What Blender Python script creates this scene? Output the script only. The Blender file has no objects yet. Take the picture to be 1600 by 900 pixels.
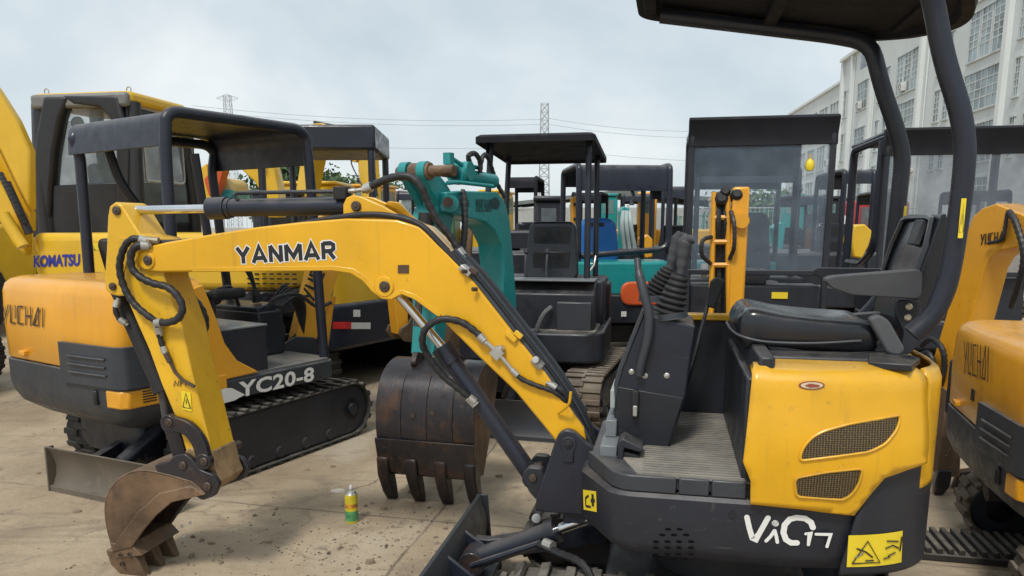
import bpy, bmesh, math, random
from mathutils import Vector, Matrix, Quaternion
from mathutils import geometry as mgeo
R_ = math.radians
SC = bpy.context.scene
COL = SC.collection
random.seed(7)

# ------------------------------------------------------------------ camera, sky, sun, exposure
EYE = 1.55
FOCAL = 1155.0 / 1600.0
PCX, PCY = 800.0, 550.0
TH = math.atan(0.169)
cam_d = bpy.data.cameras.new('camera')
cam = bpy.data.objects.new('camera', cam_d)
COL.objects.link(cam)
cam.location = (0, 0, EYE)
cam.rotation_euler = (math.pi / 2 - TH, 0, 0)
cam_d.sensor_width = 36.0
cam_d.lens = 36.0 * FOCAL
cam_d.shift_y = 100.0 / 1600.0
cam_d.clip_start = 0.05
cam_d.clip_end = 4000
SC.camera = cam

SUN_EL, SUN_AZ = 56.0, 205.0        # azimuth of the sun measured clockwise from +Y
world = bpy.data.worlds.new('World')
SC.world = world
world.use_nodes = True
wn = world.node_tree.nodes
wl = world.node_tree.links
wn.clear()
w_out = wn.new('ShaderNodeOutputWorld')
w_bg = wn.new('ShaderNodeBackground')
w_bg.inputs['Strength'].default_value = 0.090
sky = wn.new('ShaderNodeTexSky')
sky.sky_type = 'NISHITA'
sky.sun_disc = False
sky.sun_elevation = R_(SUN_EL)
sky.sun_rotation = R_(SUN_AZ)
sky.altitude = 50
sky.air_density = 1.0
sky.dust_density = 2.0
w_tc = wn.new('ShaderNodeTexCoord')
w_sep = wn.new('ShaderNodeSeparateXYZ')
wl.new(w_tc.outputs['Generated'], w_sep.inputs[0])
# clouds lie on a flat layer: divide the direction by its height
w_add = wn.new('ShaderNodeMath'); w_add.operation = 'ADD'; w_add.inputs[1].default_value = 0.75
wl.new(w_sep.outputs['Z'], w_add.inputs[0])
w_max = wn.new('ShaderNodeMath'); w_max.operation = 'MAXIMUM'; w_max.inputs[1].default_value = 0.1
wl.new(w_add.outputs[0], w_max.inputs[0])
w_dx = wn.new('ShaderNodeMath'); w_dx.operation = 'DIVIDE'
w_dy = wn.new('ShaderNodeMath'); w_dy.operation = 'DIVIDE'
wl.new(w_sep.outputs['X'], w_dx.inputs[0]); wl.new(w_max.outputs[0], w_dx.inputs[1])
wl.new(w_sep.outputs['Y'], w_dy.inputs[0]); wl.new(w_max.outputs[0], w_dy.inputs[1])
w_com = wn.new('ShaderNodeCombineXYZ')
wl.new(w_dx.outputs[0], w_com.inputs[0]); wl.new(w_dy.outputs[0], w_com.inputs[1])
w_n1 = wn.new('ShaderNodeTexNoise')
w_n1.inputs['Scale'].default_value = 2.4; w_n1.inputs['Detail'].default_value = 5
w_n1.inputs['Roughness'].default_value = 0.5; w_n1.inputs['Distortion'].default_value = 0.25
wl.new(w_com.outputs[0], w_n1.inputs['Vector'])
w_r1 = wn.new('ShaderNodeValToRGB')
cr = w_r1.color_ramp
cr.elements[0].position = 0.36; cr.elements[0].color = (4.15, 4.8, 5.2, 1)
cr.elements[1].position = 0.66; cr.elements[1].color = (6.9, 7.1, 7.05, 1)
e_ = cr.elements.new(0.5); e_.color = (5.15, 5.7, 5.95, 1)
wl.new(w_n1.outputs['Fac'], w_r1.inputs['Fac'])
w_mix = wn.new('ShaderNodeMix'); w_mix.data_type = 'RGBA'
w_mix.inputs[0].default_value = 0.86
wl.new(sky.outputs['Color'], w_mix.inputs[6])
wl.new(w_r1.outputs['Color'], w_mix.inputs[7])
wl.new(w_mix.outputs[2], w_bg.inputs['Color'])
wl.new(w_bg.outputs[0], w_out.inputs['Surface'])

sun_d = bpy.data.lights.new('sun', 'SUN')
sun_d.energy = 1.5
sun_d.angle = R_(11)
sun_d.color = (1.0, 0.955, 0.88)
sun = bpy.data.objects.new('sun', sun_d)
COL.objects.link(sun)
az = R_(SUN_AZ); el = R_(SUN_EL)
sdir = Vector((math.sin(az) * math.cos(el), math.cos(az) * math.cos(el), math.sin(el)))
sun.rotation_euler = sdir.to_track_quat('Z', 'Y').to_euler()
sun.location = (0, -5, 12)

SC.view_settings.view_transform = 'Standard'
SC.view_settings.look = 'None'
SC.view_settings.exposure = 0.66
SC.view_settings.gamma = 1.0
SC.render.resolution_x = 1024
SC.render.resolution_y = 576
try:
    SC.cycles.use_denoising = True
    SC.cycles.max_bounces = 8
    SC.cycles.transparent_max_bounces = 16
except Exception:
    pass

# ------------------------------------------------------------------ measuring: a pixel of the photograph -> a place in the yard
CF = Vector((0, math.cos(TH), -math.sin(TH)))
CU = Vector((0, math.sin(TH), math.cos(TH)))
CR = Vector((1, 0, 0))
CO = Vector((0, 0, EYE))
def ray(x, y):
    return CF + CR * ((x - PCX) / 1155.0) + CU * ((PCY - y) / 1155.0)
def on_z(x, y, z=0.0):
    d = ray(x, y); return CO + d * ((z - EYE) / d.z)
def on_y(x, y, Y):
    d = ray(x, y); return CO + d * (Y / d.y)

class Frame:
    """a machine's own axes: u forward, v to its left, z up"""
    def __init__(s, ox, oy, yaw, oz=0.0):
        s.o = Vector((ox, oy, oz)); s.yaw = R_(yaw)
        s.e = Vector((math.cos(s.yaw), math.sin(s.yaw), 0))
        s.l = Vector((-math.sin(s.yaw), math.cos(s.yaw), 0))
    def loc(s, p):
        d = p - s.o; return Vector((d.dot(s.e), d.dot(s.l), d.z))
    def wor(s, u, v, z):
        return s.o + s.e * u + s.l * v + Vector((0, 0, z))
    def pv(s, x, y, v):
        d = ray(x, y); t = (v - (CO - s.o).dot(s.l)) / d.dot(s.l)
        q = s.loc(CO + d * t); return Vector((q.x, v, q.z))
    def pu(s, x, y, u):
        d = ray(x, y); t = (u - (CO - s.o).dot(s.e)) / d.dot(s.e)
        q = s.loc(CO + d * t); return Vector((u, q.y, q.z))
    def pz(s, x, y, z):
        q = s.loc(on_z(x, y, z + s.o.z)); return Vector((q.x, q.y, z))
    def uz(s, pts, v):
        return [(q.x, q.z) for q in (s.pv(x, y, v) for x, y in pts)]

# ------------------------------------------------------------------ tagging
def tag(o, label=None, cat=None, group=None, kind=None):
    if label: o['label'] = label
    if cat: o['category'] = cat
    if group: o['group'] = group
    if kind: o['kind'] = kind
    return o
def thing(name, label, cat, loc=(0, 0, 0), yaw=0.0, group=None):
    o = bpy.data.objects.new(name, None)
    o.empty_display_size = 0.2
    COL.objects.link(o)
    o.location = loc; o.rotation_euler = (0, 0, R_(yaw))
    return tag(o, label, cat, group)
def copy_tree(o, parent=None):
    c = o.copy(); COL.objects.link(c)
    if parent: c.parent = parent
    for ch in list(o.children): copy_tree(ch, c)
    return c

# ------------------------------------------------------------------ mesh building
class MB:
    def __init__(s): s.v = []; s.f = []
    def add(s, vs, fs):
        b = len(s.v); s.v += [tuple(p) for p in vs]; s.f += [tuple(b + i for i in f) for f in fs]; return s
    def box(s, c, d, rot=None):
        x, y, z = (k / 2 for k in d)
        vs = [Vector((i * x, j * y, k * z)) for i in (-1, 1) for j in (-1, 1) for k in (-1, 1)]
        if rot is not None: vs = [rot @ p for p in vs]
        c = Vector(c)
        return s.add([p + c for p in vs], [(0, 1, 3, 2), (4, 6, 7, 5), (0, 4, 5, 1), (2, 3, 7, 6), (0, 2, 6, 4), (1, 5, 7, 3)])
    def bb(s, x0, x1, y0, y1, z0, z1):
        return s.box(((x0 + x1) / 2, (y0 + y1) / 2, (z0 + z1) / 2), (abs(x1 - x0), abs(y1 - y0), abs(z1 - z0)))
    def loft(s, A, B):
        n = len(A)
        return s.add(list(A) + list(B), [tuple(range(n))[::-1], tuple(range(n, 2 * n))] + [(i, (i + 1) % n, n + (i + 1) % n, n + i) for i in range(n)])
    def prism(s, uz, v0, v1):           # outline in the (u,z) plane, thickness along v
        return s.loft([(u, v0, z) for u, z in uz], [(u, v1, z) for u, z in uz])
    def prismz(s, uv, z0, z1):
        return s.loft([(u, v, z0) for u, v in uv], [(u, v, z1) for u, v in uv])
    def prismu(s, vz, u0, u1):
        return s.loft([(u0, v, z) for v, z in vz], [(u1, v, z) for v, z in vz])
    def tube(s, pts, r, n=8, closed=False, flat=1.0, caps=True):
        P = [Vector(p) for p in pts]; m = len(P)
        rr = r if isinstance(r, (list, tuple)) else [r] * m
        T = []
        for i in range(m):
            a = P[(i - 1) % m] if (closed or i) else P[0]
            b = P[(i + 1) % m] if (closed or i < m - 1) else P[-1]
            t = (b - a); T.append(t.normalized() if t.length > 1e-9 else Vector((0, 0, 1)))
        up = Vector((0, 0, 1)) if abs(T[0].z) < 0.9 else Vector((1, 0, 0))
        x = T[0].cross(up).normalized(); vs = []
        for i in range(m):
            if i:
                x = (x - T[i] * x.dot(T[i]))
                x = x.normalized() if x.length > 1e-6 else T[i].orthogonal().normalized()
            y = T[i].cross(x)
            for k in range(n):
                a = 2 * math.pi * k / n
                vs.append(P[i] + x * (math.cos(a) * rr[i]) + y * (math.sin(a) * rr[i] * flat))
        fs = []
        for i in range(m if closed else m - 1):
            j = (i + 1) % m
            for k in range(n):
                l = (k + 1) % n
                fs.append((i * n + k, i * n + l, j * n + l, j * n + k))
        if not closed and caps:
            fs.append(tuple(range(n))[::-1]); fs.append(tuple((m - 1) * n + k for k in range(n)))
        return s.add(vs, fs)
    def cyl(s, a, b, r, r1=None, n=20):
        return s.tube([a, b], [r, r if r1 is None else r1], n)
    def rev(s, a, axis, prof, n=20):     # profile of (distance along the axis, radius)
        a = Vector(a); ax = Vector(axis).normalized()
        x = ax.orthogonal().normalized(); y = ax.cross(x); vs = []; fs = []; m = len(prof)
        for t, r in prof:
            for k in range(n):
                w = 2 * math.pi * k / n
                vs.append(a + ax * t + (x * math.cos(w) + y * math.sin(w)) * max(r, 1e-4))
        for i in range(m - 1):
            for k in range(n):
                l = (k + 1) % n
                fs.append((i * n + k, i * n + l, (i + 1) * n + l, (i + 1) * n + k))
        fs.append(tuple(range(n))[::-1]); fs.append(tuple((m - 1) * n + k for k in range(n)))
        return s.add(vs, fs)
    def xf(s, M):
        s.v = [tuple(M @ Vector(p)) for p in s.v]; return s
    def taper(s, v0, zhi, zlo, f):
        o = []
        for x, y, z in s.v:
            t = min(1, max(0, (zhi - z) / (zhi - zlo))); o.append((x, v0 + (y - v0) * (1 - f * t), z))
        s.v = o; return s
    def build(s, name, mat, parent=None, bev=0.0, seg=2, ang=35, label=None, smooth=True, solid=None):
        me = bpy.data.meshes.new(name)
        bm = bmesh.new()
        vs = [bm.verts.new(p) for p in s.v]
        for f in s.f:
            if len(set(f)) < 3: continue
            try: bm.faces.new([vs[i] for i in f])
            except ValueError: pass
        bmesh.ops.remove_doubles(bm, verts=bm.verts, dist=1e-5)
        bmesh.ops.recalc_face_normals(bm, faces=bm.faces)
        bm.to_mesh(me); bm.free()
        if smooth:
            me.polygons.foreach_set('use_smooth', [True] * len(me.polygons))
            try: me.set_sharp_from_angle(angle=R_(ang))
            except Exception: pass
        me.materials.append(mat)
        o = bpy.data.objects.new(name, me); COL.objects.link(o)
        if parent: o.parent = parent
        if solid:
            m = o.modifiers.new('thickness', 'SOLIDIFY'); m.thickness = abs(solid); m.offset = 1 if solid > 0 else -1
        if bev:
            m = o.modifiers.new('edge', 'BEVEL'); m.width = bev; m.segments = seg; m.limit_method = 'ANGLE'
            m.angle_limit = R_(32); m.harden_normals = False
        if label: o['label'] = label
        return o

def spline(pts, n=8, closed=False):
    P = [Vector(p) for p in pts]; out = []; m = len(P)
    for i in range(m if closed else m - 1):
        p0 = P[(i - 1) % m] if (closed or i) else P[0] * 2 - P[1]
        p1 = P[i]; p2 = P[(i + 1) % m]
        p3 = P[(i + 2) % m] if (closed or i < m - 2) else P[-1] * 2 - P[-2]
        for k in range(n):
            t = k / n
            out.append(0.5 * ((2 * p1) + (p2 - p0) * t + (2 * p0 - 5 * p1 + 4 * p2 - p3) * t * t + (3 * p1 - p0 - 3 * p2 + p3) * t ** 3))
    if not closed: out.append(P[-1])
    return out
def resample(P, step):
    out = [P[0]]; acc = 0
    for a, b in zip(P, P[1:]):
        L = (b - a).length
        while L > 1e-9 and acc + L >= step:
            t = (step - acc) / L; a = a + (b - a) * t; out.append(a.copy()); L = (b - a).length; acc = 0
        acc += L
    out.append(P[-1]); return out
def hose_pts(mb, pts, r, ribs=True, n=8, pitch=0.012):
    P = spline(pts, 10)
    if ribs:
        P = resample(P, pitch); rr = [r * (1.0 if (i // 1) % 3 else 0.84) for i in range(len(P))]
    else: rr = [r] * len(P)
    mb.tube(P, rr, n)
    return mb
def rounded(poly, r, n=4):
    """round the corners of a 2-d polygon"""
    out = []; m = len(poly)
    for i in range(m):
        p = Vector(poly[i][:2]); a = Vector(poly[i - 1][:2]); b = Vector(poly[(i + 1) % m][:2])
        ri = poly[i][2] if len(poly[i]) > 2 else r
        da, db = (a - p), (b - p); la, lb = da.length, db.length
        ri = min(ri, la * 0.48, lb * 0.48)
        if ri < 1e-4: out.append((p.x, p.y)); continue
        s = p + da / la * ri; e = p + db / lb * ri
        for k in range(n + 1):
            t = k / n
            q = s * (1 - t) ** 2 + p * 2 * t * (1 - t) + e * t * t
            out.append((q.x, q.y))
    return out
def circ(cx, cz, r, n=20, a0=0.0, a1=360.0):
    return [(cx + r * math.cos(R_(a0 + (a1 - a0) * k / n)), cz + r * math.sin(R_(a0 + (a1 - a0) * k / n))) for k in range(n if a1 - a0 >= 360 else n + 1)]

# ------------------------------------------------------------------ materials
MATS = {}
def node_mat(name):
    m = bpy.data.materials.new(name); m.use_nodes = True
    nt = m.node_tree; b = nt.nodes['Principled BSDF']
    return m, nt, b
def paint(name, col, rough=0.45, dirt=0.25, dirtcol=(0.16, 0.12, 0.085), metal=0.0, scale=6.0, scratch=0.0, scratchcol=(0.35, 0.34, 0.33), bump=0.03, coat=0.0, vary=0.10, spec=0.5, dust=0.0, streak=0.0, edge=0.0, edgecol=(0.10, 0.085, 0.07), chips=0.0, sscale=22.0):
    if name in MATS: return MATS[name]
    m, nt, b = node_mat(name); N = nt.nodes; L = nt.links
    tc = N.new('ShaderNodeTexCoord')
    oi = N.new('ShaderNodeObjectInfo')
    off = N.new('ShaderNodeVectorMath'); off.operation = 'ADD'
    L.new(tc.outputs['Object'], off.inputs[0]); L.new(oi.outputs['Random'], off.inputs[1])
    def noise(sc, det=4, ro=0.55, vec=None, dist=0.0):
        n = N.new('ShaderNodeTexNoise'); n.inputs['Scale'].default_value = sc; n.inputs['Detail'].default_value = det
        n.inputs['Roughness'].default_value = ro; n.inputs['Distortion'].default_value = dist
        L.new(vec or off.outputs[0], n.inputs['Vector']); return n.outputs['Fac']
    def ramp(src, p0, p1, v0=0.0, v1=1.0):
        r = N.new('ShaderNodeMapRange'); r.inputs[1].default_value = p0; r.inputs[2].default_value = p1
        r.inputs[3].default_value = v0; r.inputs[4].default_value = v1; r.clamp = True
        L.new(src, r.inputs[0]); return r.outputs[0]
    def mix(f, a, bb):
        x = N.new('ShaderNodeMix'); x.data_type = 'RGBA'
        if hasattr(f, 'is_linked') or hasattr(f, 'links'): L.new(f, x.inputs[0])
        else: x.inputs[0].default_value = f
        for i, c in ((6, a), (7, bb)):
            if isinstance(c, tuple): x.inputs[i].default_value = (*c, 1)
            else: L.new(c, x.inputs[i])
        return x.outputs[2]
    c2 = tuple(max(0, k * (1 - vary * 1.6)) for k in col); c1 = tuple(min(1, k * (1 + vary)) for k in col)
    big = noise(scale * 0.45, 5)
    c = mix(ramp(big, 0.35, 0.65), c2, c1)
    if dirt > 0:
        dn = noise(scale * 1.3, 9, 0.68, dist=0.4)
        c = mix(ramp(dn, 0.72 - 0.22 * min(1, dirt * 1.5), 0.86 - 0.1 * dirt, 0, min(1, 0.35 + dirt)), c, dirtcol)
    if streak > 0:
        mp = N.new('ShaderNodeMapping'); mp.inputs['Scale'].default_value = (sscale, sscale, sscale * .073)
        L.new(off.outputs[0], mp.inputs[0])
        sn = noise(1.0, 6, 0.65, mp.outputs[0])
        c = mix(ramp(sn, 0.56, 0.80, 0, streak), c, dirtcol)
    if dust > 0:
        ge = N.new('ShaderNodeNewGeometry'); sz = N.new('ShaderNodeSeparateXYZ'); L.new(ge.outputs['Normal'], sz.inputs[0])
        up = ramp(sz.outputs['Z'], 0.35, 0.95)
        dd = ramp(noise(scale * 1.1, 8, 0.62), 0.30, 0.7, 0, dust)
        mu = N.new('ShaderNodeMath'); mu.operation = 'MULTIPLY'; L.new(up, mu.inputs[0]); L.new(dd, mu.inputs[1])
        c = mix(mu.outputs[0], c, (0.34, 0.30, 0.25))
    if scratch > 0:
        mp = N.new('ShaderNodeMapping'); mp.inputs['Rotation'].default_value = (0.4, 0.9, 0.3)
        mp.inputs['Scale'].default_value = (3, 26, 30); L.new(off.outputs[0], mp.inputs[0])
        s1 = noise(2.2, 8, 0.75, mp.outputs[0]); s2 = noise(scale * 0.8, 4)
        mu = N.new('ShaderNodeMath'); mu.operation = 'MULTIPLY'
        L.new(ramp(s1, 0.60, 0.70), mu.inputs[0]); L.new(ramp(s2, 0.48, 0.66, 0, scratch), mu.inputs[1])
        c = mix(mu.outputs[0], c, scratchcol)
    if chips > 0:
        mu = N.new('ShaderNodeMath'); mu.operation = 'MULTIPLY'
        L.new(ramp(noise(46, 3, .55), .66, .70), mu.inputs[0]); L.new(ramp(noise(scale * .7, 5, .6), .46, .66, 0, chips), mu.inputs[1])
        c = mix(mu.outputs[0], c, edgecol)
    if edge > 0:
        bv = N.new('ShaderNodeBevel'); bv.samples = 4; bv.inputs['Radius'].default_value = 0.007
        gn = N.new('ShaderNodeNewGeometry'); dt = N.new('ShaderNodeVectorMath'); dt.operation = 'DOT_PRODUCT'
        L.new(bv.outputs[0], dt.inputs[0]); L.new(gn.outputs['Normal'], dt.inputs[1])
        mu = N.new('ShaderNodeMath'); mu.operation = 'MULTIPLY'
        L.new(ramp(dt.outputs['Value'], .80, .985, 1, 0), mu.inputs[0]); L.new(ramp(noise(22, 6, .65), .42, .62, 0, edge), mu.inputs[1])
        c = mix(mu.outputs[0], c, edgecol)
    L.new(c, b.inputs['Base Color'])
    L.new(ramp(noise(scale * 2.2, 7, 0.6), 0.3, 0.7, max(0.05, rough - 0.12), min(1, rough + 0.16)), b.inputs['Roughness'])
    b.inputs['Metallic'].default_value = metal
    b.inputs['Specular IOR Level'].default_value = spec
    if coat: b.inputs['Coat Weight'].default_value = coat; b.inputs['Coat Roughness'].default_value = 0.12
    if bump:
        bp = N.new('ShaderNodeBump'); bp.inputs['Strength'].default_value = bump * 4; bp.inputs['Distance'].default_value = 0.006
        L.new(noise(scale * 5, 6, 0.6), bp.inputs['Height']); L.new(bp.outputs[0], b.inputs['Normal'])
    MATS[name] = m; return m
def glass(name, tint=(0.75, 0.82, 0.86), alpha=0.25, rough=0.06):
    """thin dusty pane: part see-through, part grey film that mirrors the sky"""
    if name in MATS: return MATS[name]
    m, nt, b = node_mat(name); N = nt.nodes; L = nt.links
    b.inputs['Base Color'].default_value = (*tint, 1); b.inputs['Roughness'].default_value = rough
    b.inputs['Specular IOR Level'].default_value = 0.6
    tc = N.new('ShaderNodeTexCoord'); n = N.new('ShaderNodeTexNoise'); n.inputs['Scale'].default_value = 5; n.inputs['Detail'].default_value = 7
    L.new(tc.outputs['Object'], n.inputs['Vector'])
    r = N.new('ShaderNodeMapRange'); r.inputs[1].default_value = 0.35; r.inputs[2].default_value = 0.7
    r.inputs[3].default_value = alpha * 0.75; r.inputs[4].default_value = min(1, alpha * 1.35)
    L.new(n.outputs['Fac'], r.inputs[0]); L.new(r.outputs[0], b.inputs['Alpha'])
    MATS[name] = m; return m
YEL = paint('yellow_paint', (0.78, 0.415, 0.009), 0.32, 0.22, (0.26, 0.14, 0.04), coat=0.3, scale=5, vary=0.09, scratch=0.6, scratchcol=(0.40, 0.24, 0.07), bump=0.012, streak=0.34, edge=0.75, edgecol=(0.16, 0.10, 0.05), chips=0.5, dust=0.25)
YELW = paint('worn_yellow_paint', (0.78, 0.45, 0.020), 0.36, 0.30, (0.24, 0.14, 0.05), scale=7, vary=0.08, scratch=0.5, scratchcol=(0.20, 0.13, 0.07), bump=0.02, coat=0.15, streak=0.4, edge=0.9, edgecol=(0.12, 0.075, 0.045), chips=0.9)
ORG = paint('orange_yellow_paint', (0.78, 0.36, 0.020), 0.34, 0.14, (0.34, 0.17, 0.04), coat=0.3, scale=5, vary=0.06, scratch=0.3, scratchcol=(0.35, 0.2, 0.07), bump=0.01, streak=0.25, dust=0.3, edge=0.5, edgecol=(0.16, 0.09, 0.05), chips=0.5)
DRK = paint('charcoal_paint', (0.019, 0.022, 0.031), 0.42, 0.16, (0.10, 0.09, 0.08), scale=6, vary=0.18, scratch=0.5, scratchcol=(0.16, 0.16, 0.165), bump=0.02, dust=0.3)
NAVY = paint('navy_black_paint', (0.016, 0.020, 0.034), 0.34, 0.12, (0.09, 0.085, 0.08), scale=6, vary=0.16, edge=0.5, edgecol=(0.14, 0.135, 0.13), scratch=0.35, scratchcol=(0.14, 0.14, 0.15), bump=0.015, dust=0.35)
GREYD = paint('dark_grey_paint', (0.038, 0.043, 0.053), 0.45, 0.2, (0.12, 0.105, 0.09), edge=0.6, edgecol=(0.19, 0.18, 0.17), scale=6, vary=0.14, scratch=0.4, scratchcol=(0.2, 0.2, 0.2), bump=0.02, dust=0.35)
SKIRT = paint('scuffed_charcoal', (0.018, 0.021, 0.031), 0.45, 0.25, (0.085, 0.078, 0.07), scale=5, vary=0.2, scratch=0.9, scratchcol=(0.19, 0.185, 0.18), bump=0.03, dust=0.35, edge=0.6, edgecol=(0.15, 0.145, 0.14), chips=0.35)
BLK = paint('black_rubber', (0.016, 0.016, 0.018), 0.62, 0.2, (0.07, 0.06, 0.05), scale=8, vary=0.2, bump=0.04)
HOSE = paint('hose_rubber', (0.020, 0.020, 0.023), 0.5, 0.25, (0.10, 0.085, 0.065), scale=14, vary=0.25, bump=0.03)
TRK = paint('track_rubber', (0.040, 0.037, 0.034), 0.8, 0.45, (0.14, 0.11, 0.08), scale=9, vary=0.25, bump=0.08, dust=0.55)
MUD = paint('muddy_rubber', (0.11, 0.085, 0.062), 0.9, 0.5, (0.19, 0.145, 0.10), scale=9, vary=0.3, bump=0.12, dust=0.7)
RUST = paint('rusty_steel', (0.185, 0.112, 0.062), 0.66, 0.95, (0.036, 0.026, 0.022), metal=0.1, scale=4.2, vary=0.42, scratch=0.8, scratchcol=(0.36, 0.28, 0.20), bump=0.22, streak=0.6, dust=0.35, chips=0.7, edge=0.8, edgecol=(0.34, 0.27, 0.2))
RUSTD = paint('dark_rusty_steel', (0.026, 0.024, 0.029), 0.34, 0.85, (0.13, 0.066, 0.032), metal=0.25, scale=4, vary=0.25, scratch=0.5, scratchcol=(0.15, 0.12, 0.10), bump=0.04, streak=0.35, edge=0.8, edgecol=(0.20, 0.15, 0.11), chips=0.6)
PIN = paint('pin_steel', (0.10, 0.075, 0.06), 0.45, 0.4, (0.05, 0.035, 0.03), metal=0.5, scale=20, bump=0.03)
CHR = paint('chrome_rod', (0.72, 0.73, 0.75), 0.14, 0.0, metal=1.0, scale=10, vary=0.06, bump=0.0)
STEEL = paint('zinc_fitting', (0.50, 0.49, 0.46), 0.38, 0.3, (0.15, 0.12, 0.09), metal=0.7, scale=20, bump=0.02)
SEATM = paint('black_vinyl', (0.016, 0.018, 0.024), 0.26, 0.08, (0.05, 0.048, 0.045), scale=3, vary=0.2, bump=0.02, dust=0.10, coat=0.15)
PLAS = paint('grey_plastic', (0.055, 0.058, 0.066), 0.55, 0.15, (0.12, 0.11, 0.1), scale=8, vary=0.15, bump=0.05, dust=0.2)
MAT = paint('floor_mat', (0.165, 0.16, 0.148), 0.7, 0.6, (0.27, 0.245, 0.20), scale=9, vary=0.3, bump=0.05, dust=0.95)
TEAL = paint('teal_paint', (0.012, 0.265, 0.270), 0.34, 0.18, (0.03, 0.08, 0.08), scale=5, vary=0.08, scratch=0.35, scratchcol=(0.10, 0.13, 0.12), bump=0.012, coat=0.25, streak=0.25, edge=0.6, edgecol=(0.06, 0.075, 0.07), chips=0.5)
WHT = paint('white_decal', (0.80, 0.80, 0.78), 0.45, 0.08, (0.35, 0.33, 0.3), scale=12, vary=0.03, bump=0.0)
HOLE = paint('hole_black', (0.004, 0.004, 0.005), 0.9, 0.0, vary=0.0, bump=0.0, spec=0.1)
INK = paint('black_decal', (0.018, 0.018, 0.022), 0.4, 0.0, scale=12, vary=0.03, bump=0.0)
BLUEINK = paint('blue_decal', (0.03, 0.04, 0.30), 0.4, 0.0, scale=12, vary=0.05, bump=0.0)
YDEC = paint('yellow_decal', (0.82, 0.62, 0.03), 0.4, 0.12, (0.4, 0.3, 0.1), scale=14, vary=0.05, bump=0.0)
REDD = paint('red_decal', (0.60, 0.03, 0.03), 0.4, 0.05, scale=12, vary=0.05, bump=0.0)
ORED = paint('orange_red_paint', (0.62, 0.10, 0.025), 0.4, 0.15, (0.2, 0.06, 0.03), scale=6, bump=0.01)
BLUE = paint('blue_plastic', (0.02, 0.16, 0.50), 0.4, 0.1, (0.05, 0.1, 0.2), scale=6, bump=0.01)

# ------------------------------------------------------------------ flat lettering and marks
def quad_map(A, B, D):
    """unit square -> parallelogram: A origin, B end of x, D end of y; z rises out of it"""
    A, B, D = Vector(A), Vector(B), Vector(D); n = (B - A).cross(D - A).normalized()
    return lambda x, y, z=0.0: A + (B - A) * x + (D - A) * y + n * z
FONT_CACHE = {}
def letter_mesh(txt, off=0.0, sp=1.0):
    cu = bpy.data.curves.new('letters', 'FONT'); cu.body = txt; cu.size = 1.0; cu.offset = off; cu.space_character = sp
    cu.resolution_u = 3; cu.fill_mode = 'BOTH'
    ob = bpy.data.objects.new('letters', cu); COL.objects.link(ob)
    dg = bpy.context.evaluated_depsgraph_get(); dg.update()
    me = bpy.data.meshes.new_from_object(ob.evaluated_get(dg), depsgraph=dg)
    vs = [v.co.copy() for v in me.vertices]; fs = [tuple(p.vertices) for p in me.polygons]
    bpy.data.objects.remove(ob); bpy.data.curves.remove(cu); bpy.data.meshes.remove(me)
    return vs, fs
def lettering(txt, A, B, D, mat, parent, off=0.02, sp=1.0, raise_=0.002, outline=None, outw=0.05, name='lettering'):
    f = quad_map(A, B, D)
    vs, fs = letter_mesh(txt, off, sp)
    x0 = min(v.x for v in vs); x1 = max(v.x for v in vs); y0 = min(v.y for v in vs); y1 = max(v.y for v in vs)
    mp = lambda v, z: f((v.x - x0) / (x1 - x0), (v.y - y0) / (y1 - y0), z)
    if outline:
        v2, f2 = letter_mesh(txt, off + outw, sp)
        m = MB(); m.add([mp(v, raise_) for v in v2], f2); m.build('lettering_outline', outline, parent, smooth=False)
        raise_ += 0.0015
    m = MB(); m.add([mp(v, raise_) for v in vs], fs)
    return m.build(name, mat, parent, smooth=False)
def strokes(lines, A, B, D, w, mat, parent, raise_=0.003, name='lettering', cap=True, ext=0.0):
    """flat ribbon strokes given in the unit square; w is a width in metres"""
    f = quad_map(A, B, D); m = MB()
    A, B, D = Vector(A), Vector(B), Vector(D); n = (B - A).cross(D - A).normalized()
    zz = raise_
    for ln in lines:
        ww = w
        if isinstance(ln[0], (int, float)): ww = w * ln[0]; ln = ln[1]
        P = [f(*p) for p in ln]
        if ext:
            a0, b0 = (P[0] - P[1]).normalized(), (P[-1] - P[-2]).normalized(); P[0] = P[0] + a0 * ext; P[-1] = P[-1] + b0 * ext
        L = []; Rr = []
        for i in range(len(P)):
            t = (P[min(i + 1, len(P) - 1)] - P[max(i - 1, 0)]).normalized(); s = n.cross(t) * ww / 2
            k = 1.0
            if 0 < i < len(P) - 1:
                a = (P[i] - P[i - 1]).normalized(); b = (P[i + 1] - P[i]).normalized(); k = min(1.8, 1 / max(0.4, math.cos(a.angle(b, 0) / 2)))
            L.append(P[i] + s * k + n * zz); Rr.append(P[i] - s * k + n * zz)
        m.add(L + Rr, [(i, i + 1, len(L) + i + 1, len(L) + i) for i in range(len(L) - 1)])
        if cap:
            for p in (P[0], P[-1]):
                x = (B - A).normalized(); y = n.cross(x)
                zz2 = zz + 0.00002
                m.add([p + n * zz2 + (x * math.cos(a * math.pi / 6) + y * math.sin(a * math.pi / 6)) * ww / 2 for a in range(12)], [tuple(range(12))])
        zz += 0.00005
    return m.build(name, mat, parent, smooth=False)
def plate(poly, A, B, D, mat, parent, raise_=0.0015, name='sticker', thick=0.0):
    f = quad_map(A, B, D); m = MB()
    if thick: m.loft([f(x, y, raise_) for x, y in poly], [f(x, y, raise_ + thick) for x, y in poly])
    else: m.add([f(x, y, raise_) for x, y in poly], [tuple(range(len(poly)))])
    return m.build(name, mat, parent, smooth=False)
SQ = [(0, 0), (1, 0), (1, 1), (0, 1)]
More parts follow.
